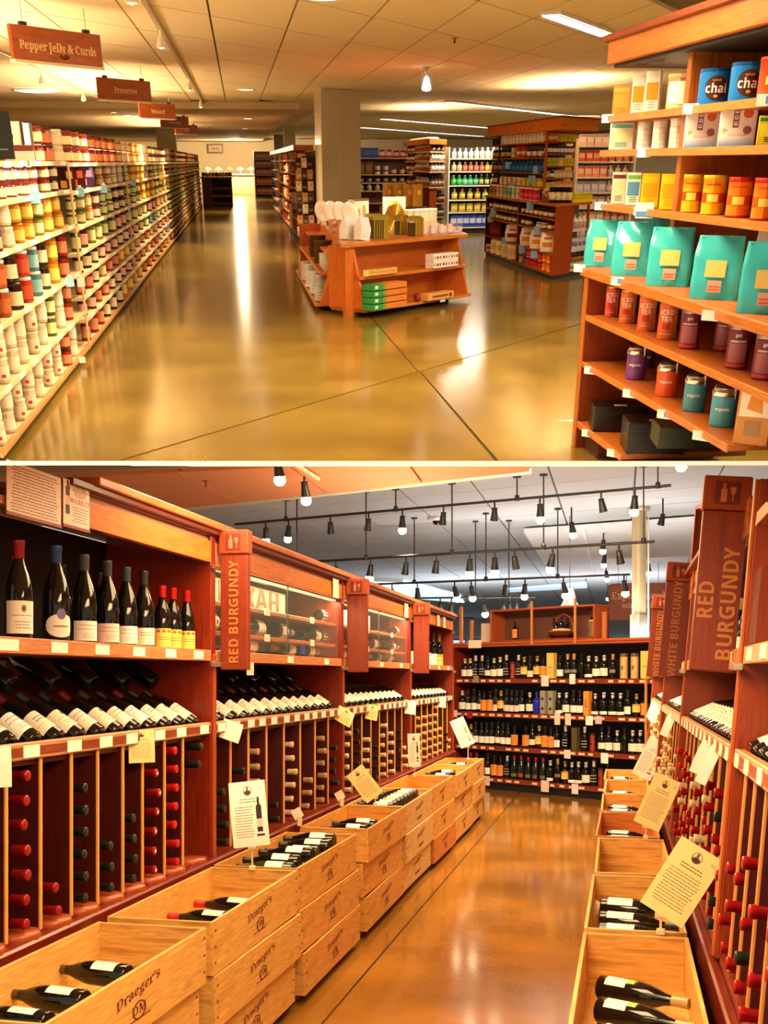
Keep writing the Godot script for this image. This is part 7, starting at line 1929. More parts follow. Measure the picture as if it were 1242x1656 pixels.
# ---------------------------------------------------------------- the shelf across the end of the aisle
func end_shelf() -> void:
	var R := WINE * Transform3D(turned(-33.7), at(-2.284, 0, 14.869))
	var red := wood(rgb(150, 58, 28), 0, 0.35)
	var red_up := wood(rgb(140, 50, 26), 1, 0.35)
	var dark := plain(rgb(14, 14, 16), 0.5)
	var L := 3.4
	var g := thing("end_shelving", "wide shelf of spirits and dessert wines across the end of the aisle", "shelving", R, Vector3.ZERO)
	part(g, "kick_plate", slab(0, 0, 0.03, L, 0.1, 0.5, 0.0), dark)
	part(g, "back_panel", slab(0, 0.1, 0.46, L, 2.0, 0.5, 0.0), dark)
	part(g, "side_panel", slab(-0.03, 0, 0.0, 0.0, 2.02, 0.5, 0.0), red_up)
	part(g, "side_panel", slab(L, 0, 0.0, L + 0.03, 2.02, 0.5, 0.0), red_up)
	var tagm := plain(rgb(250, 214, 170), 0.5)
	for y in [0.165, 0.60, 1.06, 1.53]:
		var s := part(g, "shelf", slab(0, y - 0.055, 0.0, L, y, 0.46, 0.003), red)
		part(s, "lower_lip", slab(0, y - 0.06, -0.006, L, y - 0.05, 0.0, 0.001), wood(rgb(182, 84, 40), 0, 0.35))
		for i in 22:
			if rng.randf() < 0.85: part(s, "price_tag", slab(0.05 + 0.15 * i, y - 0.045, -0.004, 0.05 + 0.15 * i + rng.randf_range(0.06, 0.1), y - 0.018, 0.0, 0.0), tagm)
	var tb := part(g, "top_board", slab(-0.05, 1.97, -0.03, L + 0.03, 2.035, 0.5, 0.004), wood(rgb(206, 110, 52), 0, 0.35))
	part(tb, "groove", slab(-0.05, 1.995, -0.034, L + 0.03, 2.005, -0.03, 0.0), wood(rgb(120, 44, 24), 0, 0.4))
	part(g, "edge_strip", slab(3.13, 0.2, -0.02, 3.16, 1.55, 0.0, 0.002), wood(rgb(230, 170, 100), 1, 0.4))
	# open display boxes on top
	var bx := thing("display_case", "open reddish display box in three compartments standing on the end shelf", "display case", R, at(0.68, 2.037, -0.02))
	part(bx, "back_panel", slab(0, 0, 0.3, 1.72, 0.42, 0.33, 0.0), plain(rgb(96, 56, 44), 0.6))
	part(bx, "bottom_board", slab(0, 0, 0, 1.72, 0.02, 0.3, 0.002), wood(rgb(160, 74, 40), 0))
	part(bx, "top_board", slab(-0.01, 0.41, -0.01, 1.73, 0.435, 0.3, 0.002), wood(rgb(190, 96, 50), 0))
	for x in [0.0, 1.70]: part(bx, "side_board", slab(x, 0, 0, x + 0.025, 0.42, 0.3, 0.002), wood(rgb(190, 96, 50), 1))
	for x in [0.73, 1.43]: part(bx, "divider_post", slab(x, -0.06, -0.034, x + 0.03, 0.52, -0.012, 0.002), wood(rgb(236, 160, 84), 1))
	for x in [0.04, 0.24]: single("wooden_slat", box(0.05, 0.52 if x < 0.1 else 0.32, 0.03, 0.002), wood(rgb(226, 150, 84), 1), "pale upright wooden slat, %s of the two left of the display box" % ["left", "right"][int(x > 0.1)], "slat", R, at(x, 2.036, 0.1))
	single("cardboard_sheet", box(0.42, 0.28, 0.02, 0.002), plain(rgb(206, 196, 180), 0.5), "pale folded sheet behind the slats on the end shelf", "sheet", R, at(0.46, 2.036, 0.3))
	single("wooden_slat", box(0.06, 0.34, 0.03, 0.002), wood(rgb(226, 140, 74), 1), "short upright slat right of the display box", "slat", R, at(2.46, 2.036, 0.12))
	wine_bottle("port_bottle", "dark bottle with picture label in the left compartment on top", R, at(0.96, 2.057, 0.18), Basis(), "squat", rgb(30, 24, 22), label_paper("orange"), "", 0.03, 0.15)
	wine_bottle("tall_bottle", "tall tan bottle in the narrow right compartment on top", R, at(2.23, 2.057, 0.18), Basis().scaled(Vector3(1.2, 1.15, 1.2)), "straight", rgb(80, 50, 30), plain(rgb(226, 170, 96), 0.5), "", 0.01, 0.2, 170.0)
	var bk := thing("gift_basket", "wicker basket with cream cloth and bottles in the middle compartment", "basket", R, at(1.76, 2.057, 0.16))
	part(bk, "bowl", lathe([Vector2(0, 0), Vector2(0.13, 0), Vector2(0.15, 0.03), Vector2(0.155, 0.03), Vector2(0.17, 0.07), Vector2(0.165, 0.08), Vector2(0, 0.07)], 18), wood(rgb(110, 50, 28), 0, 0.7, 2.0))
	part(bk, "cloth", lathe([Vector2(0.2, 0.1), Vector2(0.16, 0.075), Vector2(0.17, 0.085), Vector2(0.1, 0.13), Vector2(0, 0.14)], 9), plain(rgb(226, 190, 140), 0.8))
	var hd := tool()
	for k in 12: add_tube(hd, Vector3(cos(PI * k / 12.0) * 0.16 + 0.03, 0.1 + sin(PI * k / 12.0) * 0.22, 0), Vector3(cos(PI * (k + 1) / 12.0) * 0.16 + 0.03, 0.1 + sin(PI * (k + 1) / 12.0) * 0.22, 0), 0.009, 6)
	part(bk, "handle", done(hd), wood(rgb(170, 90, 44), 0, 0.6))
	for k in 3: part(bk, "bottle", bottle_glass("squat"), dark_glass(), Vector3(-0.07 + 0.06 * k, 0.09, 0), Basis(Vector3(0, 0, 1), 0.3 - 0.3 * k).scaled(Vector3.ONE * 0.75))
	# the bottles: [place in hundredths, style]
	var styles := {
		"c": ["squat", rgb(226, 220, 206), "cream", 0.03, 0.115, "broad cream-labelled bottle"],
		"l": ["straight", rgb(206, 206, 206), "", 0, 0, "white-lined dark bottle"],
		"w": ["straight", rgb(40, 38, 38), "white", 0.03, 0.115, "dark-capped white-labelled bottle"],
		"p": ["straight", rgb(50, 40, 40), "pinkish", 0.02, 0.1, "pinkish-labelled bottle"],
		"y": ["squat", rgb(190, 160, 60), "yellow", 0.05, 0.14, "yellow-labelled bottle"],
		"o": ["squat", rgb(40, 30, 26), "orange", 0.02, 0.15, "tall orange-labelled bottle"],
		"g": ["straight", rgb(206, 150, 70), "", 0, 0, "gold-necked dark bottle"],
		"r": ["sloped", rgb(170, 30, 50), "", 0, 0, "crimson-capped green bottle"],
		"b": ["squat", rgb(40, 50, 190), "", 0, 0, "cobalt blue bottle"],
		"m": ["squat", rgb(230, 230, 230), "white", 0.015, 0.05, "bottle with low white label"],
		"k": ["sloped", rgb(30, 28, 28), "cream", 0.04, 0.11, "black-capped cream-labelled bottle"],
		"n": ["straight", rgb(24, 24, 26), "", 0, 0, "plain black bottle"],
		"G": ["box", rgb(232, 190, 96), "", 0.085, 0.285, "tall gold presentation box"],
		"T": ["tube", rgb(206, 166, 100), "", 0.075, 0.27, "dark-lidded gold tube"],
		"O": ["box", rgb(238, 150, 60), "", 0.065, 0.26, "orange presentation box"],
		"S": ["box", rgb(150, 146, 130), "", 0.062, 0.26, "grey disc-printed box"],
		"D": ["box", rgb(86, 76, 44), "", 0.065, 0.25, "dark olive presentation box"],
		"x": ["tube", rgb(150, 50, 30), "", 0.055, 0.2, "reddish brown tube"]}
	var lines := [
		[1.532, "top row", "c1 c2 l3 l4 k5 c6 c7 l8 x9 l10 y11 p12 y13 o14 G15 w17 g18 g19 n20 m21 c22 c23 g24 T26 T27 G28", 735.0, 1046.0, [88, 120, 153, 193, 228, 265, 302, 340, 377, 413, 448, 483, 525, 560, 610, 660, 705, 742, 787, 828, 872, 918, 968, 1032, 1093, 1158]],
		[1.062, "second row", "c w w k o o p y p p p w c b S S m c w w O m m m m w y o", 735.0, 1043.0, [72, 108, 145, 178, 205, 242, 277, 307, 342, 373, 403, 433, 480, 522, 565, 612, 655, 697, 740, 777, 822, 866, 916, 967, 1012, 1055, 1104, 1152]],
		[0.602, "third row", "r y w w w w k w w o o k y o o w l D l x k w c n c c", 735.0, 1040.0, [95, 125, 155, 190, 222, 253, 290, 320, 350, 390, 458, 497, 537, 572, 607, 643, 693, 752, 805, 850, 905, 945, 993, 1037, 1082, 1125]],
		[0.167, "bottom row", "r r w o o l r r r r r m g y m m c l x w", 735.0, 1040.0, [125, 160, 228, 268, 305, 345, 388, 430, 472, 516, 560, 603, 647, 690, 730, 768, 812, 858, 898, 940]]]
	for ln in lines:
		var i := 0
		for w in (ln[2] as String).split(" "):
			var s: Array = styles[w[0]]
			var u: float = ln[5][i]
			i += 1
			# positions along the shelf read off the shelf's own length, which recedes to the left
			var px := 720.0 + u * 0.27375
			var f := (px - 735.0) / 311.0
			var x := L * 0.925 * (f * 1.13 / (1.0 + 0.13 * f)) + 0.02
			var lb := "%s, %s from left, %s of the end shelf" % [s[5], nth(i), ln[1]]
			if s[0] == "box" or s[0] == "tube":
				var b := thing("presentation_%s" % s[0], lb, s[0], R, at(x, ln[0], 0.09), Basis(), "presentation boxes on the end shelf")
				if s[0] == "box":
					part(b, "carton", box(s[3] * 1.3, s[4] * 1.18, 0.08, 0.002), plain(s[1], 0.4))
					if w[0] == "O": part(b, "lettering", lettering("RPIT", 0.036, 0.001, false, true), plain(rgb(110, 40, 20), 0.5), Vector3(0, 0.15, 0.0405), Basis(Vector3(0, 0, 1), PI / 2))
					elif w[0] == "S":
						for k in 2: part(b, "disc_print", lathe([Vector2(0, 0.001), Vector2(0.022, 0.001), Vector2(0.022, 0)], 14), plain(rgb(50, 44, 40), 0.5), Vector3(0, 0.07 + 0.13 * k, 0.04), Basis(Vector3(1, 0, 0), PI / 2))
					else: part(b, "print_line", box(s[3] * 0.7, 0.012, 0.001, 0.0), plain(s[1].darkened(0.4), 0.5), Vector3(0, s[4] * 0.5, 0.0405))
				else:
					part(b, "tube", can(s[3] * 0.65, s[4], 18, 0.002), plain(s[1], 0.4))
					part(b, "lid", can(s[3] * 0.66, s[4] * 0.16, 18, 0.003), plain(s[1].darkened(0.55), 0.4), Vector3(0, s[4], 0))
					part(b, "emblem", band(s[3] * 0.655, s[4] * 0.4, s[4] * 0.6, 22.0, 6), plain(s[1].darkened(0.4), 0.5))
				continue
			var glassm: Material = null
			if w[0] == "b": glassm = plain(rgb(30, 40, 180), 0.1)
			elif w[0] == "r": glassm = plain(rgb(24, 30, 18), 0.07)
			var scale := Vector3(1.25, 1.05 if s[0] != "squat" else 1.12, 1.25) * rng.randf_range(0.96, 1.04)
			var o := wine_bottle("spirit_bottle" if s[0] == "squat" else "wine_bottle", lb, R, at(x, ln[0], 0.09), turned(rng.randf_range(-14, 14)).scaled_local(scale), s[0], s[1], label_paper(s[2]) if s[2] != "" else null, "bottles on the end shelf", s[3], s[4], 85.0, glassm)
			if w[0] == "l":
				for k in 3: part(o, "label_line", band(0.0381, 0.05 + 0.035 * k, 0.058 + 0.035 * k, 70.0, 8), plain(rgb(190, 190, 186), 0.5))
			elif w[0] == "r":
				part(o, "label", band(0.0411, 0.03, 0.075, 60.0, 8), plain([rgb(150, 60, 40), rgb(90, 100, 70)][i % 2], 0.5))
			elif w[0] == "g":
				part(o, "label_line", band(0.0381, 0.07, 0.11, 70.0, 8), plain(rgb(120, 116, 110), 0.5))
	var hung := {}
	for q in [[0.42, 1.47, 0.1, 0.1, rgb(150, 130, 120)], [1.62, 1.43, 0.12, 0.14, rgb(236, 216, 206)], [2.06, 1.46, 0.09, 0.13, rgb(240, 226, 220)], [0.02, 0.98, 0.09, 0.1, rgb(236, 216, 196)], [0.3, 0.97, 0.1, 0.1, rgb(150, 20, 30)], [1.82, 0.93, 0.09, 0.15, rgb(236, 206, 190)], [1.99, 0.93, 0.09, 0.15, rgb(236, 206, 190)], [2.32, 0.94, 0.11, 0.12, rgb(244, 236, 228)], [2.46, 0.96, 0.1, 0.1, rgb(206, 180, 190)], [1.98, 0.50, 0.1, 0.11, rgb(230, 214, 206)], [2.55, 0.47, 0.11, 0.13, rgb(244, 240, 236)], [0.62, 0.05, 0.1, 0.13, rgb(230, 200, 190)], [1.62, 0.04, 0.13, 0.15, rgb(236, 206, 190)], [2.1, 0.05, 0.1, 0.13, rgb(240, 220, 210)]]:
		var edge: String = "top" if q[1] > 1.3 else ("second" if q[1] > 0.9 else ("third" if q[1] > 0.3 else "bottom"))
		hung[edge] = hung.get(edge, 0) + 1
		single("hanging_card", sheet(q[2], q[3]), plain(q[4], 0.5), "%s card hanging on the end shelf's %s edge, %s from the left" % ["dark red" if q[4].r < 0.65 and q[4].g < 0.2 else "pale", edge, nth(hung[edge])], "card", R, at(q[0], q[1], -0.012), Basis())
	single("card", sheet(0.24, 0.11), plain(rgb(240, 226, 206), 0.5), "white card on the top board of the end shelf, left of the display box", "card", R, at(0.42, 1.955, -0.04))

# ---------------------------------------------------------------- the leaning wine rack on the right
func soffit_cut(d: float) -> float:
	return 1.5 + 0.2 * d

func leaning_rack() -> void:
	var red := wood(rgb(160, 66, 32), 1, 0.35)
	var deep := wood(rgb(90, 22, 13), 1, 0.45)
	var orange := wood(rgb(222, 134, 60), 2, 0.32, 0.7)
	var edge := plain(rgb(214, 140, 76), 0.45)
	var tagm := plain(rgb(244, 226, 200), 0.5)
	var g := thing("wine_rack", "leaning red wood wine rack of bins and sloping displays along the right", "wine rack", RACK, at(0, 0, 2.3))
	var o := -at(0, 0, 2.3)
	var posts := [1.6, 3.5, 6.3, 9.0, 11.9]
	part(g, "kick_panel", slab(0.0, 0.03, 2.2, 0.5, 0.62, 11.9, 0.0), deep, o)
	part(g, "back_panel", slab(0.5, 0.05, 2.2, 0.55, 1.62, 11.9, 0.0), deep, o)
	part(g, "bottom_board", slab(-0.0, 0.62, 2.2, 0.5, 0.675, 11.9, 0.0), wood(rgb(150, 56, 28), 2), o)
	part(g, "ledge_beam", slab(-0.036, 0.56, 2.2, 0.0, 0.655, 11.9, 0.01), wood(rgb(120, 34, 18), 2, 0.3), o)
	for k in range(1, 5):
		var d: float = posts[k]
		var y1: float = minf(2.2, soffit_cut(d) - 0.02)
		var p := part(g, "post", slab(-0.012, 0.66, d - 0.03, 0.5, y1, d + 0.03, 0.004), red, o)
		part(p, "post_edge", slab(-0.022, 0.665, d - 0.02, -0.012, y1, d + 0.02, 0.003), wood(rgb(206, 108, 50), 1, 0.35))
	for k in 4:
		var d0: float = maxf(posts[k] + 0.03, 2.2)
		var d1: float = posts[k + 1] - 0.03
		var rl := part(g, "price_rail", slab(-0.012, 1.272, d0, 0.02, 1.33, d1, 0.004), wood(rgb(232, 180, 124), 2, 0.4), o)
		part(rl, "rail_groove", slab(-0.015, 1.285, d0, -0.012, 1.315, d1, 0.0), wood(rgb(170, 92, 54), 2, 0.4))
		var n: int = [5, 12, 14, 14][k]
		for i in n:
			var d := lerpf(d0, d1, (i + 0.5) / n) + rng.randf_range(-0.02, 0.02)
			part(rl, "price_tag", slab(-0.018, 1.279, d - 0.045, -0.015, 1.321, d + 0.045, 0.0), tagm)
		part(g, "display_board", hexa([at(0.02, 1.25, d0), at(0.5, 1.25, d0), at(0.5, 1.25, d1), at(0.02, 1.25, d1)], [at(0.02, 1.28, d0), at(0.5, 1.52, d0), at(0.5, 1.52, d1), at(0.02, 1.28, d1)]), deep, o)
		var us := part(g, "upper_shelf", slab(0.0, 1.60, d0, 0.5, 1.645, d1, 0.003), wood(rgb(206, 120, 60), 2, 0.35), o)
		part(us, "shelf_lip", slab(-0.012, 1.596, d0, 0.0, 1.652, d1, 0.004), wood(rgb(230, 170, 116), 2, 0.4))
		for i in 4:
			var d := lerpf(d0, d1, (i + 0.5) / 4.0)
			part(us, "price_tag", slab(-0.016, 1.604, d - 0.05, -0.012, 1.644, d + 0.05, 0.0), tagm)
		part(g, "bracket", slab(-0.05, 1.575, d1 - 0.1, -0.02, 1.597, d1 + 0.03, 0.002), plain(rgb(206, 190, 170), 0.25, 0.8), o)
		part(g, "glass_panel", slab(0.0, 1.66, d1 - 0.12, 0.004, minf(2.05, soffit_cut(d0) - 0.05), d1, 0.0), pane(), o)
	# fascia, hutch with stemware; everything stops under the sloping soffit
	part(g, "fascia_board", hexa([at(-0.012, 2.03, 3.1), at(0.02, 2.03, 3.1), at(0.02, 2.03, 11.87), at(-0.012, 2.03, 11.87)], [at(-0.012, 2.05, 3.1), at(0.02, 2.05, 3.1), at(0.02, 2.05, 11.87), at(-0.012, 2.05, 11.87)]), orange, o)
	part(g, "fascia_board", hexa([at(-0.012, 2.05, 3.15), at(0.02, 2.05, 3.15), at(0.02, 2.05, 11.87), at(-0.012, 2.05, 11.87)], [at(-0.012, 2.07, 3.25), at(0.02, 2.07, 3.25), at(0.02, 2.17, 11.87), at(-0.012, 2.17, 11.87)]), orange, o)
	part(g, "fascia_board", slab(-0.012, 2.04, 3.75, 0.02, 2.17, 11.87, 0.003), orange, o)
	part(g, "cap_moulding", slab(-0.05, 2.17, 3.9, 0.1, 2.2, 11.92, 0.004), wood(rgb(150, 54, 28), 2), o)
	part(g, "top_board", slab(0.05, 2.15, 3.8, 0.5, 2.17, 11.9, 0.0), wood(rgb(150, 70, 36), 2), o)
	var hut := part(g, "hutch_back", hexa([at(0.32, 2.2, 4.4), at(0.35, 2.2, 4.4), at(0.35, 2.2, 6.9), at(0.32, 2.2, 6.9)], [at(0.32, 2.35, 4.4), at(0.35, 2.35, 4.4), at(0.35, 2.62, 6.9), at(0.32, 2.62, 6.9)]), deep, o)
	part(hut, "hutch_side", hexa([at(0.0, 2.2, 6.87), at(0.35, 2.2, 6.87), at(0.35, 2.2, 6.92), at(0.0, 2.2, 6.92)], [at(0.0, 2.62, 6.87), at(0.35, 2.62, 6.87), at(0.35, 2.62, 6.92), at(0.0, 2.62, 6.92)]), wood(rgb(176, 76, 38), 1))
	part(hut, "hutch_edge", hexa([at(-0.008, 2.2, 6.86), at(0.0, 2.2, 6.86), at(0.0, 2.2, 6.93), at(-0.008, 2.2, 6.93)], [at(-0.008, 2.63, 6.86), at(0.0, 2.63, 6.86), at(0.0, 2.63, 6.93), at(-0.008, 2.63, 6.93)]), wood(rgb(206, 110, 56), 1))
	part(hut, "hutch_top", hexa([at(-0.01, 2.38, 5.2), at(0.35, 2.38, 5.2), at(0.35, 2.62, 6.93), at(-0.01, 2.62, 6.93)], [at(-0.01, 2.405, 5.2), at(0.35, 2.405, 5.2), at(0.35, 2.645, 6.93), at(-0.01, 2.645, 6.93)]), wood(rgb(176, 76, 38), 2))
	# stemware on the hutch
	var wg := thing("wine_glass", "large clear wine glass standing on top of the right-hand rack", "glass", RACK, at(0.1, 2.2, 5.9))
	part(wg, "foot", lathe([Vector2(0, 0), Vector2(0.042, 0), Vector2(0.008, 0.008), Vector2(0.004, 0.015), Vector2(0.004, 0.1)], 18), pane())
	part(wg, "bowl", lathe([Vector2(0.004, 0.1), Vector2(0.03, 0.11), Vector2(0.055, 0.15), Vector2(0.056, 0.18), Vector2(0.04, 0.25)], 20), pane())
	var cn := thing("canister", "grey green canister with white wine glass emblem on top of the right-hand rack", "canister", RACK, at(0.1, 2.2, 5.25))
	part(cn, "body", can(0.06, 0.2, 22, 0.003), plain(rgb(96, 96, 80), 0.4))
	part(cn, "emblem_bowl", oval_band(0.0606, 0.14, 0.28, 0.03), plain(rgb(226, 222, 206), 0.4), Vector3.ZERO, turned(-20))
	part(cn, "emblem_stem", band(0.0606, 0.06, 0.115, 2.5, 2), plain(rgb(226, 222, 206), 0.4), Vector3.ZERO, turned(-20))
	part(cn, "emblem_foot", band(0.0606, 0.05, 0.058, 14.0, 4), plain(rgb(226, 222, 206), 0.4), Vector3.ZERO, turned(-20))
	# bins
	var bins := [
		[[2.35, 2.6, 2.83, 3.06, 3.28, 3.47], ["r.rr...", "rr.r...", "rkr.r..", "r.rr...", "rr.r..."]],
		[[3.53, 3.8, 4.07, 4.34, 4.61, 4.88, 5.15, 5.42, 5.69, 5.96, 6.27], ["kkrr...", "rrkrkr.", "rrrrrr.", "rccrcc.", "kkrrrc.", "ccrccc.", "rrr.r..", "rrrrrr.", "rrccrr.", "rrrrRR."]],
		[[6.33, 6.66, 6.99, 7.32, 7.65, 7.98, 8.31, 8.64, 8.97], ["kcc.k..", "cckcc..", "cccc...", "gccgcc.", "cccccc.", "ccgccc.", "cccc...", "ccc...."]],
		[[9.03, 9.4, 9.77, 10.14, 10.51, 10.88, 11.25, 11.86], ["cccccc.", "ccccccc", "gccccc.", "cccccc.", "cccc...", "cccccc.", "ccccc.."]]]
	var bay_name := ["nearest", "second", "third", "farthest"]
	var number := ["one", "two", "three", "four", "five", "six", "seven", "eight", "nine", "ten"]
	for k in 4:
		var bd: Array = bins[k][0]
		for i in bd.size():
			if i > 0 and i < bd.size() - 1:
				var dv := part(g, "bin_divider", slab(0.012, 0.675, bd[i] - 0.006, 0.48, 1.272, bd[i] + 0.006, 0.0), deep, o)
				part(dv, "divider_edge", slab(0.002, 0.675, bd[i] - 0.007, 0.012, 1.272, bd[i] + 0.007, 0.002), edge)
			if i < bd.size() - 1:
				var col: String = bins[k][1][i]
				for s in 7:
					var code := col[s]
					if code == ".": continue
					rack_neck("racked_bottle", "%s capped bottle, %s up in bin %s of the %s right bay" % [COLOURS[code], nth(s + 1), number[i], bay_name[k]], RACK, at(0.285 + rng.randf_range(-0.014, 0.012), 0.722 + 0.083 * s, (bd[i] + bd[i + 1]) / 2.0 + rng.randf_range(-0.03, 0.03)), LIE_RIGHT * Basis(Vector3.UP, rng.randf_range(0, 6)), code, "%s capped bottles in the right bins" % COLOURS[code])
	# display slope
	var rows := [[2.3, 3.42, 8], [3.6, 6.2, 18], [6.4, 8.9, 16], [9.1, 11.8, 14]]
	for k in 4:
		for i in rows[k][2]:
			var d := lerpf(rows[k][0], rows[k][1], (i + 0.5) / rows[k][2])
			var axis := Vector3(cos(0.5), sin(0.5), 0)
			var side := Vector3(0, 0, 1)
			var b := Basis(axis, deg_to_rad(-90 + rng.randf_range(-8, 22))) * Basis(axis.cross(side), axis, side)
			wine_bottle("display_bottle", "bottle lying label up on the right display slope, %s in the %s bay" % [nth(i + 1), bay_name[k]], RACK, at(0.03, 1.322, d), b, "sloped", [rgb(30, 26, 24), rgb(206, 190, 150), rgb(40, 40, 36)][i % 3], label_paper(["cream", "white", "cream", "script"][(i + k) % 4]), "bottles on the right display slope", 0.03, 0.145, 95.0)
	for i in 4:
		wine_bottle("wine_bottle", "standing gold-capped bottle on the right rack's upper shelf, %s from the left" % nth(i + 1), RACK, at(0.12, 1.646, 3.3 - 0.16 * i), turned(-50), "straight", [rgb(190, 150, 60), rgb(40, 36, 34)][i % 2], label_paper(["yellow", "cream"][i % 2]), "standing bottles on the right rack", 0.02, 0.13)
	for i in 6:
		wine_bottle("wine_bottle", "dim standing bottle in the right rack's second bay, %s" % nth(i + 1), RACK, at(0.15, 1.646, 6.0 - 0.36 * i), turned(-50), "sloped", [rgb(206, 180, 120), rgb(60, 40, 30)][i % 2], label_paper(["cream", "white"][i % 2]), "standing bottles in the second bay", 0.02, 0.1)
	# flag signs
	flag_sign("large wooden flag sign reading RED BURGUNDY in two lines on the right rack", RACK, at(-0.075, 1.57, 3.85), 0.15, 0.68, Basis(), ["RED", "BURGUNDY"], true)
	flag_sign("wooden flag sign reading WHITE BURGUNDY, nearer of the two on the right rack", RACK, at(-0.075, 1.56, 6.75), 0.15, 0.70, Basis(), ["WHITE BURGUNDY"], true)
	flag_sign("wooden flag sign reading WHITE BURGUNDY, farther of the two on the right rack", RACK, at(-0.075, 1.55, 9.6), 0.15, 0.72, Basis(), ["WHITE BURGUNDY"], true)
	# cards hanging from the rail
	for q in [[4.45, 0.045, 0.14, 16, "left of the near pair"], [4.12, 0.045, 0.15, 18, "right of the near pair"], [7.4, 0.06, 0.15, 16, "middle one"], [9.8, 0.06, 0.16, 16, "third from the far end"], [10.3, 0.06, 0.16, 14, "second from the far end"], [10.9, 0.06, 0.16, 14, "last at the far end"]]:
		single("rail_card", sheet(q[1], q[2], 0.02), plain(rgb(244, 230, 222), 0.5), "white card slip hanging from the right rail, %s" % q[4], "card", RACK, at(-0.055, 1.30 - q[2], q[0]), turned(-25) * Basis(Vector3(0, 0, 1), deg_to_rad(-q[3])))
	var tg := thing("clip_tag", "small white square tag clipped to the ledge in the bottom right corner", "tag", RACK, at(-0.06, 0.62, 2.62), turned(-20) * Basis(Vector3(0, 0, 1), deg_to_rad(35)))
	part(tg, "card", sheet(0.05, 0.05), plain(rgb(236, 226, 210), 0.5))
	part(tg, "clip", box(0.014, 0.03, 0.012, 0.003), plain(rgb(200, 180, 160), 0.3), Vector3(0.0, -0.02, 0.006))

# ---------------------------------------------------------------- pine crates
func crate(label: String, x0: float, x1: float, y: float, h: float, d0: float, d1: float, tone: int, branded: bool, faces_left: bool, group: String) -> void:
	var tones := [rgb(252, 206, 116), rgb(250, 194, 100), rgb(253, 222, 156), rgb(236, 156, 74)]
	var along := wood(tones[tone], 2, 0.5, 0.8)
	var across := wood(tones[tone].darkened(0.04), 0, 0.5, 0.8)
	var mx := (x0 + x1) / 2.0
	var md := (d0 + d1) / 2.0
	var g := thing("wine_crate", label, "crate", WINE, at(mx, y, md), turned(rng.randf_range(-0.5, 0.5)), group)
	var w := x1 - x0
	var l := d1 - d0
	var t := 0.013
	part(g, "base_board", box(w - 2 * t, 0.01, l - 2 * t, 0.0), along, Vector3(0, 0.004, 0))
	var fx := (w / 2 - t / 2) * (-1.0 if faces_left else 1.0)
	var f := part(g, "front_board", box(t, h, l, 0.0015), along, Vector3(fx, 0, 0))
	part(g, "back_board", box(t, h, l, 0.0015), along, Vector3(-fx, 0, 0))
	for s in [-1, 1]:
		var e := part(g, "end_board", box(w - 2 * t, h - 0.001, t, 0.0015), across, Vector3(0, 0, s * (l / 2 - t / 2)))
	var ny := plain(rgb(110, 60, 24), 0.6)
	for s in [-1, 1]:
		for k in 3:
			part(f, "nail", box(0.003, 0.008, 0.012, 0.0), ny, Vector3(t / 2 * (-1.0 if faces_left else 1.0), h * (0.2 + 0.3 * k), s * (l / 2 - 0.02)))
	if branded:
		var ink := plain(rgb(96, 34, 16), 0.7)
		var turn := turned(90)
		var sc := Basis(Vector3(0, 0, -1) * 1.6, Vector3(0, 1, 0), Vector3(1, 0, 0))
		var lean := Basis(Vector3(1, 0.16, 0), Vector3(0.0, 1, 0), Vector3(0, 0, 1))
		part(f, "lettering", lettering("Draeger's", 0.028, 0.001, true, true, true), ink, Vector3(t / 2 + 0.0004, h * 0.66, 0), sc * lean)
		if tone == 2:
			part(f, "lettering", lettering("MARKET", 0.02, 0.001, true, true), ink, Vector3(t / 2 + 0.0004, h * 0.25, 0.0), sc)
		else:
			part(f, "emblem", lathe([Vector2(0.024, 0), Vector2(0.029, 0), Vector2(0.029, 0.001), Vector2(0.024, 0.001)], 18), ink, Vector3(t / 2, h * 0.36, 0.0), Basis(Vector3(0, -1, 0), Vector3(1, 0, 0), Vector3(0, 0, 1.6)))
			part(f, "lettering", lettering("DM", 0.026, 0.001, true, true), ink, Vector3(t / 2 + 0.0004, h * 0.37, 0), sc)
			part(f, "emblem_line", box(0.001, 0.004, 0.16, 0.0), ink, Vector3(t / 2, h * 0.22, 0.0))

func lying(label: String, p: Vector3, neck_left: bool, yaw: float, cap: Color, style: String, roll: float, kind := "sloped", y0 := 0.04, y1 := 0.13, glass: Material = null) -> Node3D:
	var b := turned(yaw) * (LIE_RIGHT if neck_left else LIE_LEFT)
	var axis := b.y.normalized()
	var zz := Vector3.UP - axis * axis.dot(Vector3.UP)
	zz = zz.normalized().rotated(axis, deg_to_rad(roll))
	return wine_bottle("wine_bottle", label, WINE, p, Basis(axis.cross(zz), axis, zz), kind, cap, label_paper(style) if style != "" else null, "", y0, y1, 85.0, glass)

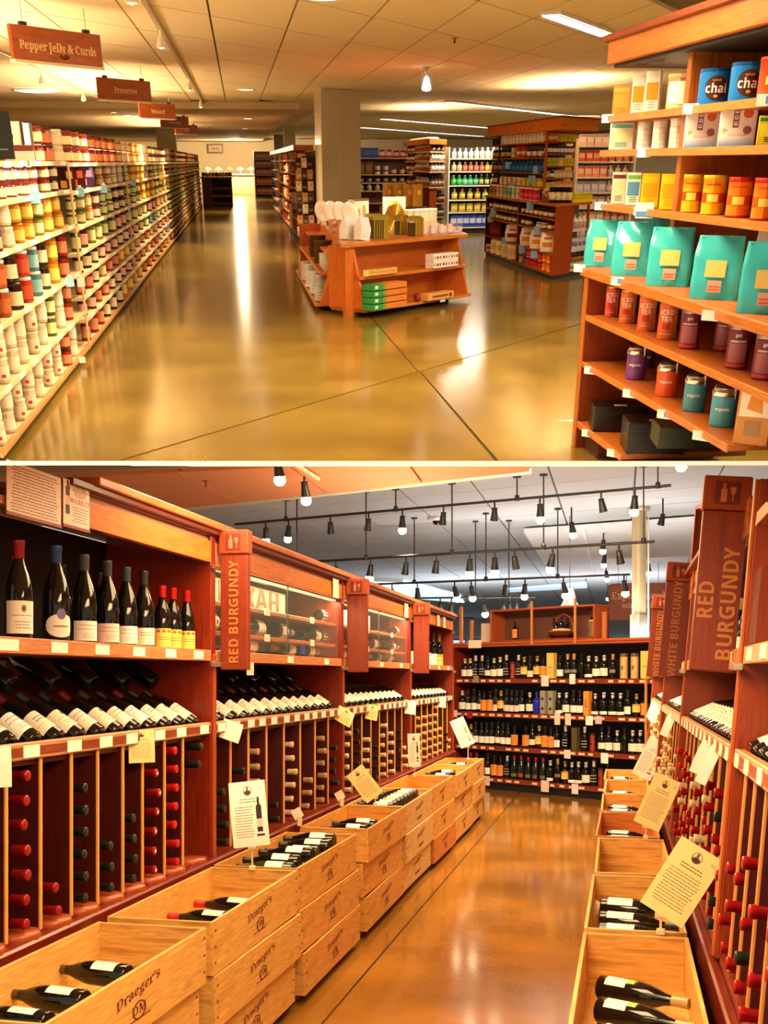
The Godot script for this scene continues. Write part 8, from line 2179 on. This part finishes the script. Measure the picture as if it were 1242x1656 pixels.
func crates() -> void:
	# left row, eight stacks of three
	var ends := [[2.45, 3.53], [3.62, 4.68], [4.74, 5.84], [6.03, 7.15], [7.17, 8.3], [8.33, 9.44], [9.5, 10.68], [10.72, 11.6]]
	var tone := [0, 0, 1, 1, 2, 1, 0, 0]
	var word := ["nearest", "second", "third", "fourth", "fifth", "sixth", "seventh", "farthest"]
	single("plinth", slab(-1.9, 0.0, 2.4, -1.5, 0.045, 11.65, 0.003), plain(rgb(60, 22, 14), 0.5), "low dark red plinth under the left row of crates", "plinth", WINE)
	for k in 8:
		for s in 3:
			var jit: float = [0.0, -0.012, 0.01][(s + k) % 3]
			var t: int = 3 if k == 5 and s == 0 else tone[k]
			crate("pine wine crate, %s in the %s stack of the left row" % [["bottom", "middle", "top"][s], word[k]], -1.875 + jit, -1.452 + jit, 0.047 + 0.203 * s, 0.2, ends[k][0] + jit, ends[k][1] + jit, t, true, false, "pine crates in the left row")
	# right row, seven stacks
	var rends := [[2.72, 3.77], [3.83, 4.88], [4.93, 6.0], [6.08, 7.15], [7.22, 8.26], [8.33, 9.4], [9.46, 10.5]]
	var rword := ["nearest", "second", "third", "fourth", "fifth", "sixth", "farthest"]
	single("plinth", slab(-0.08, 0.0, 2.6, 0.24, 0.045, 10.5, 0.003), plain(rgb(60, 22, 14), 0.5), "low dark red plinth under the right row of crates", "plinth", WINE)
	for k in 7:
		for s in 3:
			var jit: float = [0.0, 0.008, -0.006][(s + k) % 3]
			crate("pine wine crate, %s in the %s stack of the right row" % [["bottom", "middle", "top"][s], rword[k]], -0.118 + jit, 0.238 + jit, 0.047 + 0.203 * s, 0.2, rends[k][0] + jit, rends[k][1] + jit, [1, 0, 0, 3, 1, 0, 1][k], false, true, "pine crates in the right row")
	# bottles in the left crates
	var brown := rgb(84, 52, 28)
	var cap_red := rgb(176, 34, 24)
	for k in 3:
		lying("bottle with brown cap in the nearest left crate, %s" % ["closest to the lens", "middle one", "farthest one"][k], at(-1.585, 0.555, [2.72, 2.93, 3.22][k]), true, -8.0, brown, "white", [50, 40, 30][k] as float)
	for k in 3:
		lying("bottle with red cap in the second left crate, %s" % ["closest to the lens", "middle one", "farthest one"][k], at([-1.55, -1.56, -1.55][k], 0.535, [3.86, 4.12, 4.38][k]), true, -6.0, cap_red, "crest", 35.0)
	var green := plain(rgb(44, 62, 20), 0.08)
	for k in 6:
		lying("bottle heaped in the third left crate, %s from the near end" % nth(k + 1), at(-1.53 - 0.02 * (k % 2), 0.615 + 0.01 * (k % 3), 4.86 + 0.165 * k), true, -5.0 + 3.0 * (k % 2), rgb(30, 30, 26), "white", 20.0, "sloped", 0.05, 0.14, null if k % 3 else green)
	for k in 4:
		lying("lower bottle in the third left crate, %s from the near end" % nth(k + 1), at(-1.55, 0.53, 5.0 + 0.2 * k), true, 0.0, rgb(30, 30, 26), "white", 10.0)
	for k in 2:
		lying("bottle in the fourth left crate, %s of two" % ["nearer", "farther"][k], at(-1.54, 0.585, 6.42 + 0.26 * k), true, -4.0, rgb(36, 30, 26), "white", 25.0)
	lying("dark red capped bottle crossing the fourth left crate", at(-1.6, 0.56, 6.75), true, 10.0, cap_red, "cream", 25.0)
	for k in 8:
		lying("bottle heaped in the fifth left crate, %s from the near end" % nth(k + 1), at(-1.55, 0.625, 7.28 + 0.125 * k), true, -4.0, rgb(28, 28, 26), ["cream", "white", "yellow"][k % 3], 25.0)
	for k in 2:
		lying("bottle in the seventh left crate, %s of two" % ["nearer", "farther"][k], at(-1.56, 0.6, 9.85 + 0.35 * k), true, 0.0, rgb(28, 28, 26), "white", 25.0)
	lying("single bottle in the farthest left crate", at(-1.55, 0.6, 11.1), true, 0.0, rgb(60, 30, 24), "white", 30.0)
	# bottles in the right crates: bases to the left
	for k in 3:
		var w := lying("green and white labelled bottle in the nearest right crate, %s" % ["closest to the lens", "middle one", "farthest one"][k], at(-0.06, 0.53, [3.05, 3.29, 3.53][k]), false, -24.0, rgb(170, 140, 90), "cream", -30.0, "sloped", 0.03, 0.1)
		part(w, "green_label", band(0.0411, 0.1, 0.128, 60.0, 8), plain(rgb(150, 170, 40), 0.5))
		part(w, "white_tag", band(0.0413, 0.085, 0.122, 22.0, 6), plain(rgb(246, 240, 228), 0.5), Vector3.ZERO, turned(-30))
	for k in 4:
		lying("white labelled bottle in the second right crate, %s from the near end" % nth(k + 1), at(-0.07, 0.60 if k < 3 else 0.56, [3.98, 4.18, 4.42, 4.64][k]), false, -8.0, rgb(34, 30, 28), "white", -30.0, "sloped", 0.03, 0.13)
	for q in [[4.99, 0.5, "third"], [6.25, 0.55, "fourth"], [6.45, 0.55, "fourth, second bottle of the"], [7.4, 0.57, "fifth"], [7.62, 0.57, "fifth, second bottle of the"], [8.5, 0.58, "sixth"], [9.65, 0.59, "farthest"]]:
		lying("white labelled bottle lying in the %s right crate" % q[2], at(-0.07, q[1], q[0] + 0.3), false, -8.0, rgb(34, 28, 26), "white", -35.0, "sloped", 0.03, 0.13)

# ---------------------------------------------------------------- printed cards
func card_print(key: String, paper: Color, emblem: bool, bottle_col: Color, heading: bool) -> StandardMaterial3D:
	if mats.has(key): return mats[key]
	var im := picture(160, 240, paper)
	var ink := rgb(96, 76, 60)
	if emblem:
		ink_disc(im, 80, 34, 18, 18, ink)
		ink_disc(im, 80, 32, 15, 14, paper)
		ink_disc(im, 80, 40, 13, 8, rgb(70, 40, 34))
		ink_rect(im, 76, 20, 8, 16, ink)
	print_text(im, "4.5", 138, 30, 9, ink, false, false)
	if heading:
		ink_lines(im, 40, 64, 80, 2, 10, rgb(80, 50, 40), 0.2)
	var w := 120 if bottle_col.a < 0.5 else 78
	ink_lines(im, 16, 92, w, 12, 10, rgb(120, 100, 80), 0.15)
	if bottle_col.a > 0.5:
		ink_rect(im, 112, 96, 24, 92, bottle_col)
		ink_rect(im, 119, 60, 10, 44, bottle_col)
		ink_disc(im, 124, 100, 12, 16, bottle_col)
		ink_rect(im, 112, 140, 24, 30, rgb(226, 200, 180))
		ink_rect(im, 108, 196, 34, 8, rgb(50, 30, 26))
	return printed(key, im)

func clip_card(label: String, room: Transform3D, p: Vector3, w: float, h: float, bow: float, m: Material, yaw: float, roll: float, stand: float) -> void:
	var o := thing("show_card", label, "card", room, p, turned(yaw))
	if stand > 0.0:
		var clear := plain(rgb(214, 196, 160), 0.15)
		part(o, "clip_base", box(0.03, 0.022, 0.024, 0.003), clear, Vector3(0, -0.012, 0))
		part(o, "stem", tube(Vector3(0, 0.01, 0), Vector3(0, stand, 0), 0.005, 8), clear)
		part(o, "jaw", box(0.04, 0.03, 0.012, 0.003), clear, Vector3(0, stand - 0.012, 0.002))
	part(o, "card", sheet(w, h, bow), m, Vector3(0, stand, 0.008), Basis(Vector3(0, 0, 1), deg_to_rad(roll)))

func show_cards() -> void:
	var none := Color(0, 0, 0, 0)
	var white_b := card_print("card_white_bottle", rgb(246, 240, 230), true, rgb(30, 24, 22), true)
	var yellow := card_print("card_yellow", rgb(246, 222, 150), true, none, true)
	var white_y := card_print("card_white_gold", rgb(244, 232, 222), false, rgb(206, 160, 60), true)
	clip_card("large white bowed card with a bottle picture on a clip over the left crates", WINE, at(-1.67, 0.66, 4.66), 0.17, 0.3, 0.05, white_b, 14, 6, 0.1)
	clip_card("yellow tilted card on a clip over the left crates", WINE, at(-1.66, 0.66, 7.16), 0.14, 0.24, 0.02, yellow, 10, 38, 0.05)
	clip_card("white upright card with dark heading in front of the third left bay", WINE, at(-1.8, 0.66, 9.35), 0.11, 0.3, 0.0, white_b, 6, 2, 0.08)
	clip_card("pale lilac tilted card with a bottle picture near the end shelf", WINE, at(-1.6, 0.66, 11.4), 0.16, 0.32, 0.02, white_y, 4, 24, 0.14)
	clip_card("largest yellow tilted card with emblem on a clip over the nearest right crates", WINE, at(0.145, 0.66, 3.8), 0.165, 0.275, 0.01, yellow, -4, -31, 0.06)
	clip_card("yellow tilted card over the third right crate, behind the largest one", WINE, at(0.15, 0.66, 6.03), 0.15, 0.3, 0.02, yellow, -4, -24, 0.06)
	clip_card("white tilted card with golden bottle picture over the sixth right crate", WINE, at(0.19, 0.66, 9.43), 0.17, 0.36, 0.02, white_y, -4, -26, 0.02)
	clip_card("small curled white card edge sticking out left of the second right crate", WINE, at(-0.12, 0.44, 4.5), 0.05, 0.17, 0.04, plain(rgb(236, 206, 170), 0.5), -60, -8, 0.0)
	for q in [[6.02, "left"], [7.0, "right"]]:
		var o := thing("clip_tag", "little white tag on a clear clip above the left crates, %s of two" % q[1], "tag", WINE, at(-1.86, 0.66, q[0]), turned(30))
		part(o, "clip", box(0.03, 0.06, 0.02, 0.003), plain(rgb(220, 200, 170), 0.2))
		part(o, "card", sheet(0.06, 0.06), plain(rgb(244, 226, 206), 0.5), Vector3(0, 0.05, 0.006), Basis(Vector3(0, 0, 1), 0.5))
	# cards hanging from the left rail
	for q in [[4.03, 0.11, 0.135, 0, true, "below the nearest display slope"], [2.98, 0.1, 0.13, 0, false, "at the very left edge"], [5.02, 0.11, 0.1, -20, false, "beside the first post"], [7.25, 0.14, 0.11, -28, true, "beside the second post"], [8.15, 0.11, 0.12, -12, true, "in the third bay"], [9.75, 0.12, 0.13, -8, false, "beside the third post"], [11.6, 0.1, 0.12, -6, false, "in the farthest bay"]]:
		single("rail_card", sheet(q[1], q[2], 0.015), card_print("card_yellow", rgb(246, 222, 150), true, none, true) if q[4] else plain(rgb(244, 230, 214), 0.5), "%s card hanging from the left rail %s" % ["yellow" if q[4] else "white", q[5]], "card", WINE, at(-1.925, 1.33 - q[2], q[0]), turned(42) * Basis(Vector3(0, 0, 1), deg_to_rad(q[3])))
